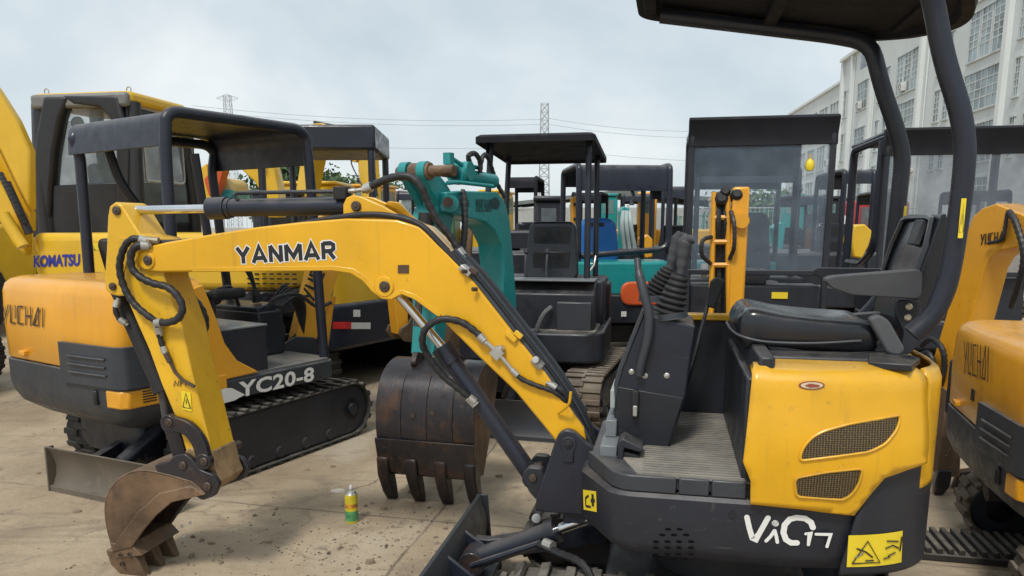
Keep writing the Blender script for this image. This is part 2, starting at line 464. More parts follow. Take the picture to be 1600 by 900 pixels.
def warn_sticker(A, B, D, parent, kind=0):
    st = plate(SQ, A, B, D, YDEC, parent, 0.0015, 'warning_sticker')
    w = (Vector(B) - Vector(A)).length
    if kind == 0:      # triangle and pictograms
        ls = [[(0.08, 0.1), (0.30, 0.85), (0.52, 0.1), (0.08, 0.1)], [(0.14, 0.5), (0.3, 0.35), (0.42, 0.25)], [(0.66, 0.75), (0.9, 0.7)], [(0.66, 0.5), (0.82, 0.55)], [(0.7, 0.3), (0.9, 0.28)], [(0.8, 0.85), (0.82, 0.6)]]
        strokes(ls, A, B, D, w * 0.03, INK, st, 0.003, 'pictogram', False)
    elif kind == 1:
        ls = [[(0.2, 0.2), (0.2, 0.6), (0.45, 0.75)], [(0.2, 0.2), (0.6, 0.2)], [(2.2, [(0.75, 0.25), (0.75, 0.85)])], [(1.6, [(0.6, 0.5), (0.9, 0.55)])]]
        ls = [l if not isinstance(l[0], list) else l for l in ls]
        ls = [ls[0], ls[1], (2.2, [(0.75, 0.25), (0.75, 0.85)]), (1.6, [(0.6, 0.5), (0.9, 0.55)])]
        strokes(ls, A, B, D, w * 0.07, INK, st, 0.003, 'pictogram', False)
    else:
        ls = [[(0.1, 0.15), (0.5, 0.9), (0.9, 0.15), (0.1, 0.15)], [(0.5, 0.35), (0.5, 0.6)]]
        strokes(ls, A, B, D, w * 0.08, INK, st, 0.003, 'pictogram', False)
    return st
# the angular maker's wordmark on the orange machines, as strokes
def yuchai(A, B, D, mat, parent, w):
    ls = []
    def at(i, pts): ls.append([((i + 0.08 + p[0] * 0.78) / 5.6, p[1]) for p in pts])
    at(0, [(0, 1), (0.45, 0.45)]); at(0, [(1, 1), (0.2, 0)])
    at(1, [(0.1, 1), (0.1, 0.05), (0.9, 0.05)]); at(1, [(0.9, 1), (0.9, 0.3)])
    at(2, [(0.95, 0.95), (0.1, 0.95), (0.1, 0.05), (0.95, 0.05)])
    at(3, [(0.1, 1), (0.1, 0)]); at(3, [(0.9, 1), (0.9, 0)]); at(3, [(0.1, 0.5), (0.9, 0.5)])
    at(4, [(0.85, 1), (0.05, 0.05), (0.85, 0.05)]); at(4, [(0.9, 1), (0.9, 0.05)])
    at(5, [(0.3, 1), (0.3, 0)])
    return strokes(ls, A, B, D, w, mat, parent, 0.003, 'lettering', False)
# ================================================================== ground
JANG = -12.39
JOFF = (1.2, -3.608, 0)
def ground_mat():
    m, nt, b = node_mat('dusty_concrete'); N = nt.nodes; L = nt.links
    tc = N.new('ShaderNodeTexCoord')
    def noise(sc, det=6, ro=.6, dist=0.0, vec=None):
        n = N.new('ShaderNodeTexNoise'); n.inputs['Scale'].default_value = sc; n.inputs['Detail'].default_value = det; n.inputs['Roughness'].default_value = ro; n.inputs['Distortion'].default_value = dist
        L.new(vec or tc.outputs['Object'], n.inputs['Vector']); return n.outputs['Fac']
    def rng(s, a, b_, c=0.0, d=1.0):
        r = N.new('ShaderNodeMapRange'); r.inputs[1].default_value = a; r.inputs[2].default_value = b_; r.inputs[3].default_value = c; r.inputs[4].default_value = d; L.new(s, r.inputs[0]); return r.outputs[0]
    def mix(f, a, c):
        x = N.new('ShaderNodeMix'); x.data_type = 'RGBA'; L.new(f, x.inputs[0])
        for i, k in ((6, a), (7, c)):
            if isinstance(k, tuple): x.inputs[i].default_value = (*k, 1)
            else: L.new(k, x.inputs[i])
        return x.outputs[2]
    def mul(a, c):
        x = N.new('ShaderNodeMath'); x.operation = 'MULTIPLY'; L.new(a, x.inputs[0]); L.new(c, x.inputs[1]); return x.outputs[0]
    c = mix(rng(noise(.9, 8, .62, .3), .34, .66), (.31, .235, .155), (.47, .38, .265))
    c = mix(rng(noise(3.1, 9, .68, .6), .50, .70, 0, .75), c, (.21, .165, .12))
    c = mix(rng(noise(0.6, 7, .6, 1.0), .56, .70, 0, .65), c, (.50, .44, .345))
    c = mix(rng(noise(26, 5, .7), .56, .74, 0, .5), c, (.20, .165, .125))
    c = mix(rng(noise(1.7, 9, .72, 1.4), .575, .69, 0, .85), c, (.115, .092, .072))
    # cracks: the borders of large warped cells
    wv = N.new('ShaderNodeTexNoise'); wv.inputs['Scale'].default_value = 2.2; wv.inputs['Detail'].default_value = 8; L.new(tc.outputs['Object'], wv.inputs['Vector'])
    ad = N.new('ShaderNodeVectorMath'); ad.operation = 'MULTIPLY_ADD'; ad.inputs[1].default_value = (.55, .55, 0); L.new(wv.outputs['Color'], ad.inputs[0]); L.new(tc.outputs['Object'], ad.inputs[2])
    vo = N.new('ShaderNodeTexVoronoi'); vo.feature = 'DISTANCE_TO_EDGE'; vo.inputs['Scale'].default_value = .36; L.new(ad.outputs[0], vo.inputs['Vector'])
    cr = rng(vo.outputs['Distance'], .0, .006, 1, 0)
    c = mix(mul(cr, rng(noise(1.3, 4), .40, .6, 0, .85)), c, (.10, .08, .06))
    wv2 = N.new('ShaderNodeTexNoise'); wv2.inputs['Scale'].default_value = 3; wv2.inputs['Detail'].default_value = 6; L.new(tc.outputs['Object'], wv2.inputs['Vector'])
    ad2 = N.new('ShaderNodeVectorMath'); ad2.operation = 'MULTIPLY_ADD'; ad2.inputs[1].default_value = (.05, .05, 0); L.new(wv2.outputs['Color'], ad2.inputs[0]); L.new(tc.outputs['Object'], ad2.inputs[2])
    # slab joints, slightly ragged
    sp = N.new('ShaderNodeMapping'); sp.inputs['Rotation'].default_value = (0, 0, R_(-JANG)); sp.inputs['Location'].default_value = JOFF
    L.new(ad2.outputs[0], sp.inputs[0]); sx = N.new('ShaderNodeSeparateXYZ'); L.new(sp.outputs[0], sx.inputs[0])
    def joint(sock, per):
        w = N.new('ShaderNodeMath'); w.operation = 'PINGPONG'; w.inputs[1].default_value = per / 2; L.new(sock, w.inputs[0]); return rng(w.outputs[0], .004, .011, 1, 0)
    jm = N.new('ShaderNodeMath'); jm.operation = 'MAXIMUM'; L.new(joint(sx.outputs['Y'], 4.0), jm.inputs[0]); L.new(joint(sx.outputs['X'], 5.0), jm.inputs[1])
    c = mix(mul(jm.outputs[0], rng(noise(2.5, 5), .36, .56, .15, .8)), c, (.13, .10, .075))
    # smears dragged along the lanes
    mp = N.new('ShaderNodeMapping'); mp.inputs['Rotation'].default_value = (0, 0, R_(-28)); mp.inputs['Scale'].default_value = (.5, 4.5, 1); L.new(tc.outputs['Object'], mp.inputs[0])
    c = mix(rng(noise(1.1, 8, .66, .8, mp.outputs[0]), .54, .70, 0, .55), c, (.17, .13, .095))
    L.new(c, b.inputs['Base Color'])
    L.new(rng(noise(2.2, 8, .6), .35, .7, .55, .95), b.inputs['Roughness'])
    bp = N.new('ShaderNodeBump'); bp.inputs['Strength'].default_value = .55; bp.inputs['Distance'].default_value = .02
    L.new(noise(14, 9, .68), bp.inputs['Height']); L.new(bp.outputs[0], b.inputs['Normal'])
    return m
GM = ground_mat()
g = MB(); S_ = 1500.0
cuts = [-S_, -200, -40, -10, -5, 0, 5, 10, 40, 200, S_]
g.add([(x, y + 5, 0) for y in cuts for x in cuts], [(j * 11 + i, j * 11 + i + 1, (j + 1) * 11 + i + 1, (j + 1) * 11 + i) for j in range(10) for i in range(10)])
ground = tag(g.build('ground', GM, smooth=False), kind='structure')
# ================================================================== the machine in front: yellow mini excavator facing left
M = Frame(.809, 2.707, 168)
main = thing('mini_excavator', 'bright yellow foreground mini excavator, black seat under a roof on two bent posts', 'excavator', M.o, 168, 'mini excavators parked in the yard')
P = lambda x, y, v: M.pv(x, y, v)

# ---- plan of the slewing body: front, chamfer, flat side, round tail
def plan_curve():
    half = [(.515, 0.0), (.515, .25), (.40, .445), (.37, .462), (.33, .47)]
    k = 0
    u = .33
    while u > -.12: half.append((u, .47)); u -= .05
    n = 40
    for i in range(n + 1):
        a = math.pi / 2 * i / n
        half.append((-.12 - .525 * math.sin(a) ** 0.80, .47 * max(0.0, math.cos(a)) ** 0.62))
    full = half + [(x, -y) for x, y in half[::-1][1:-1]]
    return half, full
PH, PF = plan_curve()
PHV = [Vector((a, b)) for a, b in PH]
PS = [0.0]
for a, b in zip(PHV, PHV[1:]): PS.append(PS[-1] + (b - a).length)
def plan_at(t):
    t = min(max(t, 0), PS[-1] - 1e-6); i = 0
    while PS[i + 1] < t: i += 1
    k = (t - PS[i]) / max(1e-9, PS[i + 1] - PS[i])
    p = PHV[i].lerp(PHV[i + 1], k)
    def nrm(j):
        j = min(max(j, 0), len(PHV) - 2); d = (PHV[j + 1] - PHV[j]).normalized(); return Vector((-d.y, d.x)) * -1
    n0 = (nrm(i - 1) + nrm(i)) if i else nrm(i) * 2
    n1 = nrm(i) + nrm(i + 1)
    n = (n0.normalized().lerp(n1.normalized(), k)).normalized()
    if n.dot(p) < 0: n = -n
    return p, n
def plan_hit(x, y):
    """where the sight line of a pixel meets the upright body wall -> (run along the plan, height)"""
    d = ray(x, y); o = M.loc(CO); q = M.loc(CO + d) - o; best = None
    for i in range(len(PHV) - 1):
        a, b = PHV[i], PHV[i + 1]; e = b - a
        den = q.x * e.y - q.y * e.x
        if abs(den) < 1e-12: continue
        w = Vector((a.x - o.x, a.y - o.y))
        t = (w.x * e.y - w.y * e.x) / den; k = (w.x * q.y - w.y * q.x) / den
        if -1e-6 <= k <= 1 + 1e-6 and t > 0 and (best is None or t < best[0]): best = (t, PS[i] + k * e.length, o.z + q.z * t)
    if best is None:
        # beyond the silhouette: clamp to the tail
        return (PS[-1] - .12, o.z + q.z * 2.4)
    return best[1], best[2]
def body_patch(name, mat, tz, off, parent, thick=0.0, ztop=None, rsh=.05, step=.03, flare=None, bev=0):
    """a panel lying on the body wall, cut from a polygon in (run, height)"""
    poly = [Vector(p) for p in tz]; dense = []
    for i, a in enumerate(poly):
        b = poly[(i + 1) % len(poly)]; n = max(1, int((b - a).length / step))
        for k in range(n): dense.append(a.lerp(b, k / n))
    n = len(dense)
    x0 = min(p.x for p in dense); x1 = max(p.x for p in dense); y0 = min(p.y for p in dense); y1 = max(p.y for p in dense)
    inner = []
    def inside(q):
        c = False
        for i in range(n):
            a, b = dense[i], dense[i - 1]
            if (a.y > q.y) != (b.y > q.y) and q.x < (b.x - a.x) * (q.y - a.y) / (b.y - a.y) + a.x: c = not c
        return c
    x = x0 + step / 2
    while x < x1:
        y = y0 + step / 2
        while y < y1:
            q = Vector((x, y))
            if inside(q) and min((q - p).length for p in dense) > step * .5: inner.append(q)
            y += step
        x += step
    r = mgeo.delaunay_2d_cdt(dense + inner, [(i, (i + 1) % n) for i in range(n)], [list(range(n))], 1, 1e-6)
    m = MB(); vs = []
    for q in r[0]:
        p, nn = plan_at(q.x); o = off
        if flare: o += flare(q.x, q.y)
        if ztop and q.y > ztop - rsh:
            h = min(rsh, q.y - (ztop - rsh)); o -= rsh - math.sqrt(max(0, rsh * rsh - h * h))
        vs.append((p.x + nn.x * o, p.y + nn.y * o, q.y))
    m.add(vs, r[2])
    ob = m.build(name, mat, parent, ang=50)
    if thick:
        md = ob.modifiers.new('thickness', 'SOLIDIFY'); md.thickness = thick; md.offset = 0
    return ob
def px_tz(pts): return [plan_hit(*p) for p in pts]

# ---- lower body skirt and counterweight
skirt = MB()
lo = [(u * .93, v * .93) for u, v in PF]
def inset(poly, d): 
    return [(u * (1 - d / .5), v * (1 - d / .5)) for u, v in poly]
zb, zt = .455, .690
rings = [(zb, .06), (zb + .035, .018), (zb + .07, 0.0), (zt - .012, 0.0), (zt, .012)]
vs = []; fs = []; n = len(PF)
for z, d in rings:
    vs += [(u, v, z) for u, v in inset(PF, d)]
for i in range(len(rings) - 1):
    for k in range(n): fs.append((i * n + k, i * n + (k + 1) % n, (i + 1) * n + (k + 1) % n, (i + 1) * n + k))
fs.append(tuple(range(n))[::-1]); fs.append(tuple((len(rings) - 1) * n + k for k in range(n)))
skirt.add(vs, fs)
body = skirt.build('lower_body', SKIRT, main, ang=40)
# tail counterweight, its front edge slanting
cwp = px_tz([(1334, 803), (1357, 762), (1372, 740), (1400, 729), (1427, 719)])
tEnd = PS[-1] - .001
cw = body_patch('counterweight', DRK, [(cwp[0][0] - .04, .470), (cwp[0][0] - .012, .60)] + cwp + [(tEnd, cwp[-1][1]), (tEnd, .470)], .010, main, .02, step=.025)
cw2 = cw.copy(); COL.objects.link(cw2); cw2.scale = (1, -1, 1)
# inner filler so nothing shows through the far side
f_ = MB(); f_.prismz([(u * .93, v * .93) for u, v in PF if u < .0], zt - .01, 1.085); f_.build('engine_bay', DRK, main, .01)
# ---- engine hood
ZH = 1.128
hp = px_tz([(1176, 572), (1168, 640), (1162, 690), (1159, 715), (1171, 745), (1171, 782), (1250, 790), (1328, 800), (1352, 762), (1368, 739), (1398, 727), (1425, 717)])
def hood_flare(t, z):
    # the side swells outwards a little above the sill
    return .030 * math.exp(-((z - .86) / .17) ** 2) + .002
hpoly = [(hp[0][0], ZH)] + hp[1:] 
gapt = PS[-1] - .30
tg = hp[-1][0]
hood = body_patch('engine_hood', YEL, [(hp[0][0] + .004, ZH)] + hp + [(tg, hp[-1][1]), (tg + .0, ZH)], .012, main, .012, ZH, .06, .022, hood_flare)
rear_hood = body_patch('rear_hood', YEL, [(tg + .020, .735), (tEnd, .735), (tEnd, ZH - .015), (tg + .020, ZH - .015)], .016, main, .012, ZH - .01, .05, .025)
for o_ in (hood, rear_hood):
    c_ = o_.copy(); COL.objects.link(c_); c_.scale = (1, -1, 1)
cap = MB(); cap.prismz([(u, v) for u, v in inset(PF, .045) if u < -.035], ZH - .03, ZH - .002)
cap.build('hood_top', YEL, main, .006)
blk = MB(); blk.prismz(rounded([(-.06, .31), (-.50, .31), (-.56, .20), (-.575, -.20), (-.50, -.31), (-.06, -.31)], .06), ZH - .02, ZH + .008)
blk.build('seat_base', DRK, main, .008)
# dark shelf where the hood top dips behind the seat
sh = MB(); sh.prismz([(p.x, p.y) for p in (M.pz(1358, 566, 1.14), M.pz(1425, 571, 1.14), M.pz(1438, 560, 1.14), M.pz(1400, 548, 1.14), M.pz(1356, 552, 1.14))], 1.12, 1.142); sh.build('rear_shelf', DRK, main, .004)

# grilles sunk in rimmed openings of the hood
def grille_mat():
    m, nt, b = node_mat('perforated_grille'); N = nt.nodes; L = nt.links
    tc = N.new('ShaderNodeTexCoord'); mp = N.new('ShaderNodeMapping'); mp.inputs['Scale'].default_value = (120, 0, 150)
    L.new(tc.outputs['Object'], mp.inputs[0])
    v = N.new('ShaderNodeTexVoronoi'); v.inputs['Scale'].default_value = 1.0; v.inputs['Randomness'].default_value = 0.12
    L.new(mp.outputs[0], v.inputs['Vector'])
    r = N.new('ShaderNodeValToRGB'); r.color_ramp.elements[0].position = .36; r.color_ramp.elements[0].color = (.012, .010, .008, 1)
    r.color_ramp.elements[1].position = .50; r.color_ramp.elements[1].color = (.17, .115, .045, 1)
    L.new(v.outputs['Distance'], r.inputs[0]); L.new(r.outputs[0], b.inputs['Base Color']); b.inputs['Roughness'].default_value = .6
    return m
GRL = grille_mat()
def surf_pt(t, z, off):
    p, nn = plan_at(t); o = off + hood_flare(t, z); return Vector((p.x + nn.x * o, p.y + nn.y * o, z))
for pts in ([(1243, 712), (1249, 692), (1262, 677), (1280, 667), (1320, 656), (1393, 643), (1386, 664), (1368, 686), (1345, 698), (1290, 706)],
            [(1237, 739), (1285, 729), (1336, 723), (1331, 748), (1322, 765), (1310, 774), (1240, 769)]):
    tz = px_tz(pts); tz = rounded(tz, .018, 3)
    g = body_patch('vent_grille', GRL, tz, .0205, hood, 0, None, .05, .02, hood_flare)
    rim = []
    for i, a in enumerate(tz):
        b = tz[(i + 1) % len(tz)]
        rim.append(surf_pt(a[0], a[1], .0215))
    rm = MB(); rm.tube(spline(rim, 2, True), .0042, 6, True); rm.build('vent_rim', YEL, g)
# oval badge
bt = px_tz([(1247 + 20 * math.cos(a * math.pi / 8), 599 + 6 * math.sin(a * math.pi / 8)) for a in range(16)][::-1])
bd = body_patch('oval_badge', WHT, bt, .0205, hood, 0, None, .05, .02, hood_flare)
b2 = px_tz([(1265 + 17 * math.cos(a * math.pi / 8), 599 + 5.0 * math.sin(a * math.pi / 8)) for a in range(16)][::-1])
b0 = px_tz([(1265 + 20 * math.cos(a * math.pi / 8), 599 + 6.5 * math.sin(a * math.pi / 8)) for a in range(16)][::-1])
bpy.data.objects.remove(bd)
bd = body_patch('oval_badge', paint('brick_red_decal', (.32, .07, .04), .4, 0, bump=0), b0, .0205, hood, 0, None, .05, .02, hood_flare)
body_patch('badge_face', paint('cream_decal', (.72, .60, .42), .4, 0, bump=0), b2, .0225, bd, 0, None, .05, .02, hood_flare)
bl = px_tz([(1254, 599), (1262, 596), (1275, 598), (1277, 601), (1262, 602)])
body_patch('badge_mark', paint('brick_red_decal', (.32, .07, .04)), bl, .0245, bd, 0, None, .05, .02, hood_flare)

# marks on the skirt
A, B, D = P(1164, 848, .4712), P(1300, 858, .4712), P(1164, 800, .4712)
def onq(x, y): # pixel -> unit square of the model mark
    q = P(x, y, .4712); X = (B - A); Y = (D - A); w = q - A
    det = X.x * Y.z - X.z * Y.x
    return ((w.x * Y.z - w.z * Y.x) / det, (X.x * w.z - X.z * w.x) / det)
Lp = lambda *p: [onq(*q) for q in p]
strokes([(1.12, Lp((1167, 808), (1171, 826), (1176, 842), (1179, 844), (1186, 834), (1200, 809))), (.72, Lp((1210, 829), (1204, 838), (1197, 845))), (.72, Lp((1210.5, 829), (1213, 838), (1214.5, 847))), (1.35, Lp((1211, 817.3), (1211.6, 817.8))),
         (1.2, Lp((1245, 848), (1236, 848), (1228, 843), (1224, 832), (1226, 820), (1234, 811), (1245, 808.5), (1258, 810), (1267, 816), (1270, 824))),
         (.62, Lp((1259, 834), (1266, 831), (1263, 851))), (.62, Lp((1275, 834.5), (1298, 835), (1292, 854)))],
        A, B, D, .0150, WHT, body, .0008)
warn = px_tz([(1321, 832), (1401, 825), (1399, 874), (1318, 881)])
ws = body_patch('warning_sticker', YDEC, warn, .0225, cw, 0, None, .05, .03)
def wq(x, y):
    a = [warn[3], warn[2], warn[0]]
    X = Vector(a[1]) - Vector(a[0]); Y = Vector(a[2]) - Vector(a[0]); s = Vector(a[0]) + X * x + Y * y
    p, nn = plan_at(s.x); return Vector((p.x + nn.x * .0255, p.y + nn.y * .0255, s.y))
pm = MB()
for ln in ([(.08, .12), (.32, .82), (.56, .12), (.08, .12)], [(.14, .6), (.3, .48), (.42, .3)], [(.12, .3), (.26, .45)], [(.30, .2), (.44, .2)], [(.66, .78), (.88, .72)], [(.64, .55), (.78, .62), (.9, .5)], [(.7, .3), (.84, .38)], [(.62, .22), (.74, .26)], [(.93, .4), (.95, .85)]):
    pm.tube([wq(*p) for p in ln], .0022, 4)
pm.build('pictogram', INK, ws)
A, B, D = P(912, 795, .33), P(933, 799, .40), P(912, 765, .33)
c3 = [M.loc(CO) for _ in range(1)]
cf = px_tz([(912.5, 796), (933, 800), (911.5, 765)])
p3 = [Vector((plan_at(t)[0].x, plan_at(t)[0].y, z)) for t, z in cf]
warn_sticker(*p3, body, 1)
# slot cluster in the skirt
for y_, xs in ((827, (1044, 1062)), (836, (1035, 1053, 1072)), (846.5, (1025, 1043, 1061, 1080)), (856, (1025, 1043, 1061, 1080)), (866, (1025, 1043, 1060, 1080)), (873, (1034, 1052, 1071))):
    if y_ == 827: sl = MB()
    for x_ in xs:
        q = P(x_, y_, .4708); m_ = circ(0, 0, 1, 10)
        sl.add([(q.x + c * .0105, .4712, q.z + s * .0045) for c, s in m_], [tuple(range(10))])
sl.build('vent_slots', HOLE, body, smooth=False)
q = P(1144, 805, .47); m_ = MB(); m_.cyl((q.x, .465, q.z), (q.x, .474, q.z), .012); m_.cyl((q.x, .47, q.z), (q.x, .478, q.z), .006, n=6); m_.build('bolt', BLK, body)
# step panels under the floor edge
def sidepanel(u0, u1):
    m = MB(); m.prismz(u0, .692, .748) if isinstance(u0, list) else m.prismz([(u0, .462), (u0, .30), (u1, .30), (u1, .462)], .692, .748)
    return m.build('step_panel', GREYD, main, .005)
sidepanel(.072, -.034); sidepanel(.176, .080)
sidepanel([(.184, .462), (.184, .30), (.40, .22), (.497, .22), (.395, .425), (.36, .455), (.33, .462)], 0)
# floor plate and mat
fl = MB(); fl.prismz([(u, v) for u, v in inset(PF, .03) if u > -.06], .70, .742); fl.build('floor_plate', GREYD, main, .004)
fm = MB(); fm.prismz([(-.05, .452), (-.05, -.42), (.30, -.42), (.40, -.2), (.40, .2), (.31, .452)], .742, .752)
for k in range(34):
    v = .445 - k * .0255
    if v > -.41: fm.bb(-.048, .295, v - .006, v + .004, .750, .7552)
fm.build('floor_mat', MAT, main, smooth=False)
# front shelf steps left of the console (pale plates)
st = MB(); st.bb(.39, .45, .06, .27, .742, .785); st.bb(.40, .44, -.05, .16, .785, .85); st.build('front_step', paint('worn_grey_plate', (.17, .19, .20), .4, .3, (.12, .11, .1), bump=.02), main, .004)
st = MB(); st.bb(.40, .43, -.12, .10, .88, .95); st.build('cover_plate', paint('pale_plate', (.40, .45, .45), .4, .2, bump=.02), main, .003)
# right hand wall beyond the floor, with yellow top rail
wall = MB(); wall.bb(-.05, .22, -.455, -.425, .742, 1.16); wall.build('side_wall', DRK, main, .005)
rail = MB(); rail.bb(-.06, .20, -.47, -.40, 1.16, 1.185); rail.build('wall_cap', YEL, main, .004)
# seat pedestal front, with bolts
pd = MB(); pd.prism([(-.032, .745), (-.030, 1.05), (-.055, 1.155), (-.10, 1.155), (-.10, .745)], -.42, .455); ped = pd.build('seat_pedestal', DRK, main, .008)
for x_, y_ in ((1140, 558), (1153, 595), (1152, 642), (1146, 628)):
    q = M.pu(x_, y_, -.03); m_ = MB(); m_.cyl((-.035, q.y, q.z), (-.019, q.y, q.z), .010, n=8); m_.build('bolt', STEEL, ped)
e_ = MB(); e_.prism([(-.026, .76), (-.024, 1.03), (-.034, 1.10), (-.05, 1.10), (-.05, .76)], .455, .470); e_.build('pedestal_edge', BLK, main, .004)

# ---- seat
cu = MB()
prof = M.uz([(1172, 500), (1250, 508), (1357, 503), (1392, 512), (1395, 547), (1290, 552), (1190, 537), (1152, 508)], .2)
top = M.uz([(1160, 482), (1250, 492), (1357, 503), (1392, 512), (1395, 547), (1290, 552), (1190, 537), (1150, 508)], .2)
uo = [p[0] for p in prof]; 
sec = []
U0, U1 = .005, -.47
rows = 15; colsn = 12
vsx = []; 
def seat_z(s, w):      # upper skin: s along the seat from front to back, w across -1..1
    base = 1.270 - .034 * s
    return base + .020 * (abs(w) ** 2.2) + .012 * math.exp(-((s - .12) / .13) ** 2) - .020 * math.exp(-((s - .6) / .3) ** 2) * (1 - w * w)
ringN = 28; vsx = []; fsx = []
for i in range(rows + 1):
    s = i / rows; u = U0 + (U1 - U0) * s
    hw = .205 * (1 - .16 * max(0, 1 - s / .12) ** 2)
    sq = 1.0
    if s < .10: sq = math.sqrt(max(.03, 1 - (1 - s / .10) ** 2))
    if s > .95: sq = math.sqrt(max(.2, 1 - ((s - .95) / .05) ** 2 * .6))
    for k in range(ringN):
        a = 2 * math.pi * k / ringN; c, sn = math.cos(a), math.sin(a)
        w = math.copysign(abs(c) ** .45, c); h = math.copysign(abs(sn) ** .55, sn)
        zt_ = seat_z(s, w); zb_ = 1.122
        mid = (zt_ + zb_) / 2; hh = (zt_ - zb_) / 2 * sq
        vsx.append((u, w * hw, mid + h * hh))
for i in range(rows):
    for k in range(ringN): fsx.append((i * ringN + k, i * ringN + (k + 1) % ringN, (i + 1) * ringN + (k + 1) % ringN, (i + 1) * ringN + k))
fsx.append(tuple(range(ringN))[::-1]); fsx.append(tuple(rows * ringN + k for k in range(ringN)))
cu.add(vsx, fsx)
seat = cu.build('seat_cushion', SEATM, main, ang=80)
sd = seat.modifiers.new('smooth', 'SUBSURF'); sd.levels = 1; sd.render_levels = 1
pp = MB(); pp.tube(spline([(-.40, .205, 1.178), (-.25, .212, 1.166), (-.10, .212, 1.166), (-.02, .19, 1.18), (.006, .12, 1.19), (.010, 0, 1.192), (.006, -.12, 1.19), (-.02, -.19, 1.18), (-.10, -.212, 1.166), (-.40, -.205, 1.175)], 6), .005, 6); pp.build('piping', PLAS, seat)
for w_ in (.55, -.55):
    sm = MB(); sm.tube([(U0 + (U1 - U0) * (.12 + .8 * k / 12), w_ * .2, seat_z(.12 + .8 * k / 12, w_) - .0055) for k in range(13)], .0035, 6); sm.build('seam', PLAS, seat)
for s_ in (.36, .62):
    sm = MB(); sm.tube([(U0 + (U1 - U0) * s_, .2 * w_ / 6, seat_z(s_, w_ / 6) - .005) for w_ in range(-3, 4)], .003, 6); sm.build('seam', PLAS, seat)
pn = MB(); pn.prism(rounded(M.uz([(1195, 540), (1290, 552), (1400, 548), (1408, 556), (1380, 563), (1290, 560), (1215, 552)], .19), .01), -.19, .19); pn.build('seat_pan', DRK, main, .006)
bk = MB(); bk.prism(rounded(M.uz([(1415, 500), (1433, 440), (1471, 336), (1478, 333), (1481, 342), (1468, 425), (1447, 505), (1430, 540), (1410, 545)], .20), .012), -.19, .20)
back = bk.build('backrest', SEATM, main, .012, 3)
q0, q1 = M.pv(1433, 440, .2), M.pv(1471, 336, .2)
dv = (q1 - q0).normalized(); nn = Vector((dv.z, 0, -dv.x)); nn = nn if nn.x > 0 else -nn
fr = MB()
def onback(s, v, h): 
    b = q0.lerp(q1, s); return Vector((b.x, v, b.z)) + nn * h
fr.tube([onback(.02, .19, .008), onback(.55, .19, .008), onback(.93, .155, .008), onback(.97, .10, .008), onback(.97, -.10, .008), onback(.93, -.155, .008), onback(.5, -.185, .008), onback(.02, -.185, .008)], .011, 6)
fr.build('backrest_rim', SEATM, back)
bx = MB(); bx.box(onback(.72, .075, .014), (.085, .075, .022), rot=Matrix.Rotation(-math.atan2(dv.x, dv.z) * -1 + math.pi / 2, 3, 'Y')); bx.build('document_box', PLAS, back, .004)
# arm rests
ar = MB(); ar.prism(rounded(M.uz([(1289, 437, ), (1300, 432), (1436, 421), (1442, 428), (1440, 462), (1432, 467), (1330, 461), (1298, 449)], .27), .018), .205, .27)
arm_r = ar.build('armrest', PLAS, main, .018, 3)
ar = MB(); ar.prism(rounded([(q.x, q.z) for q in (M.pv(x, y, -.24) for x, y in ((1265, 425), (1275, 418), (1400, 420), (1400, 434), (1285, 437)))], .012), -.27, -.21); ar.build('armrest', PLAS, main, .012, 3)
br = MB(); br.prism(rounded(M.uz([(1402, 468), (1440, 470), (1437, 530), (1425, 553), (1405, 553), (1412, 520), (1398, 490)], .215), .012), .198, .215)
brk = br.build('armrest_bracket', DRK, main, .004)
for x_, y_ in ((1420, 479), (1418, 496)):
    q = P(x_, y_, .215); m_ = MB(); m_.rev((q.x, .213, q.z), (0, 1, 0), [(0, .011), (.006, .011), (.010, .007)], 12); m_.build('bolt', paint('brass_bolt', (.52, .47, .35), .4, .2, metal=.5), brk)
# belt buckle stub
bu = MB(); bu.prism(rounded(M.uz([(1355, 497), (1372, 490), (1388, 500), (1413, 545), (1405, 556), (1385, 552)], .235), .014), .215, .25); bu.build('belt_buckle', paint('mid_grey_plastic', (.10, .105, .115), .6, .2, bump=.04), main, .012, 3)
# slides and cables glimpsed under the far arm rest
sl = MB(); sl.prism(M.uz([(1330, 490), (1400, 485), (1405, 515), (1345, 512)], -.12), -.14, -.10); sl.build('seat_slide', GREYD, main, .004)

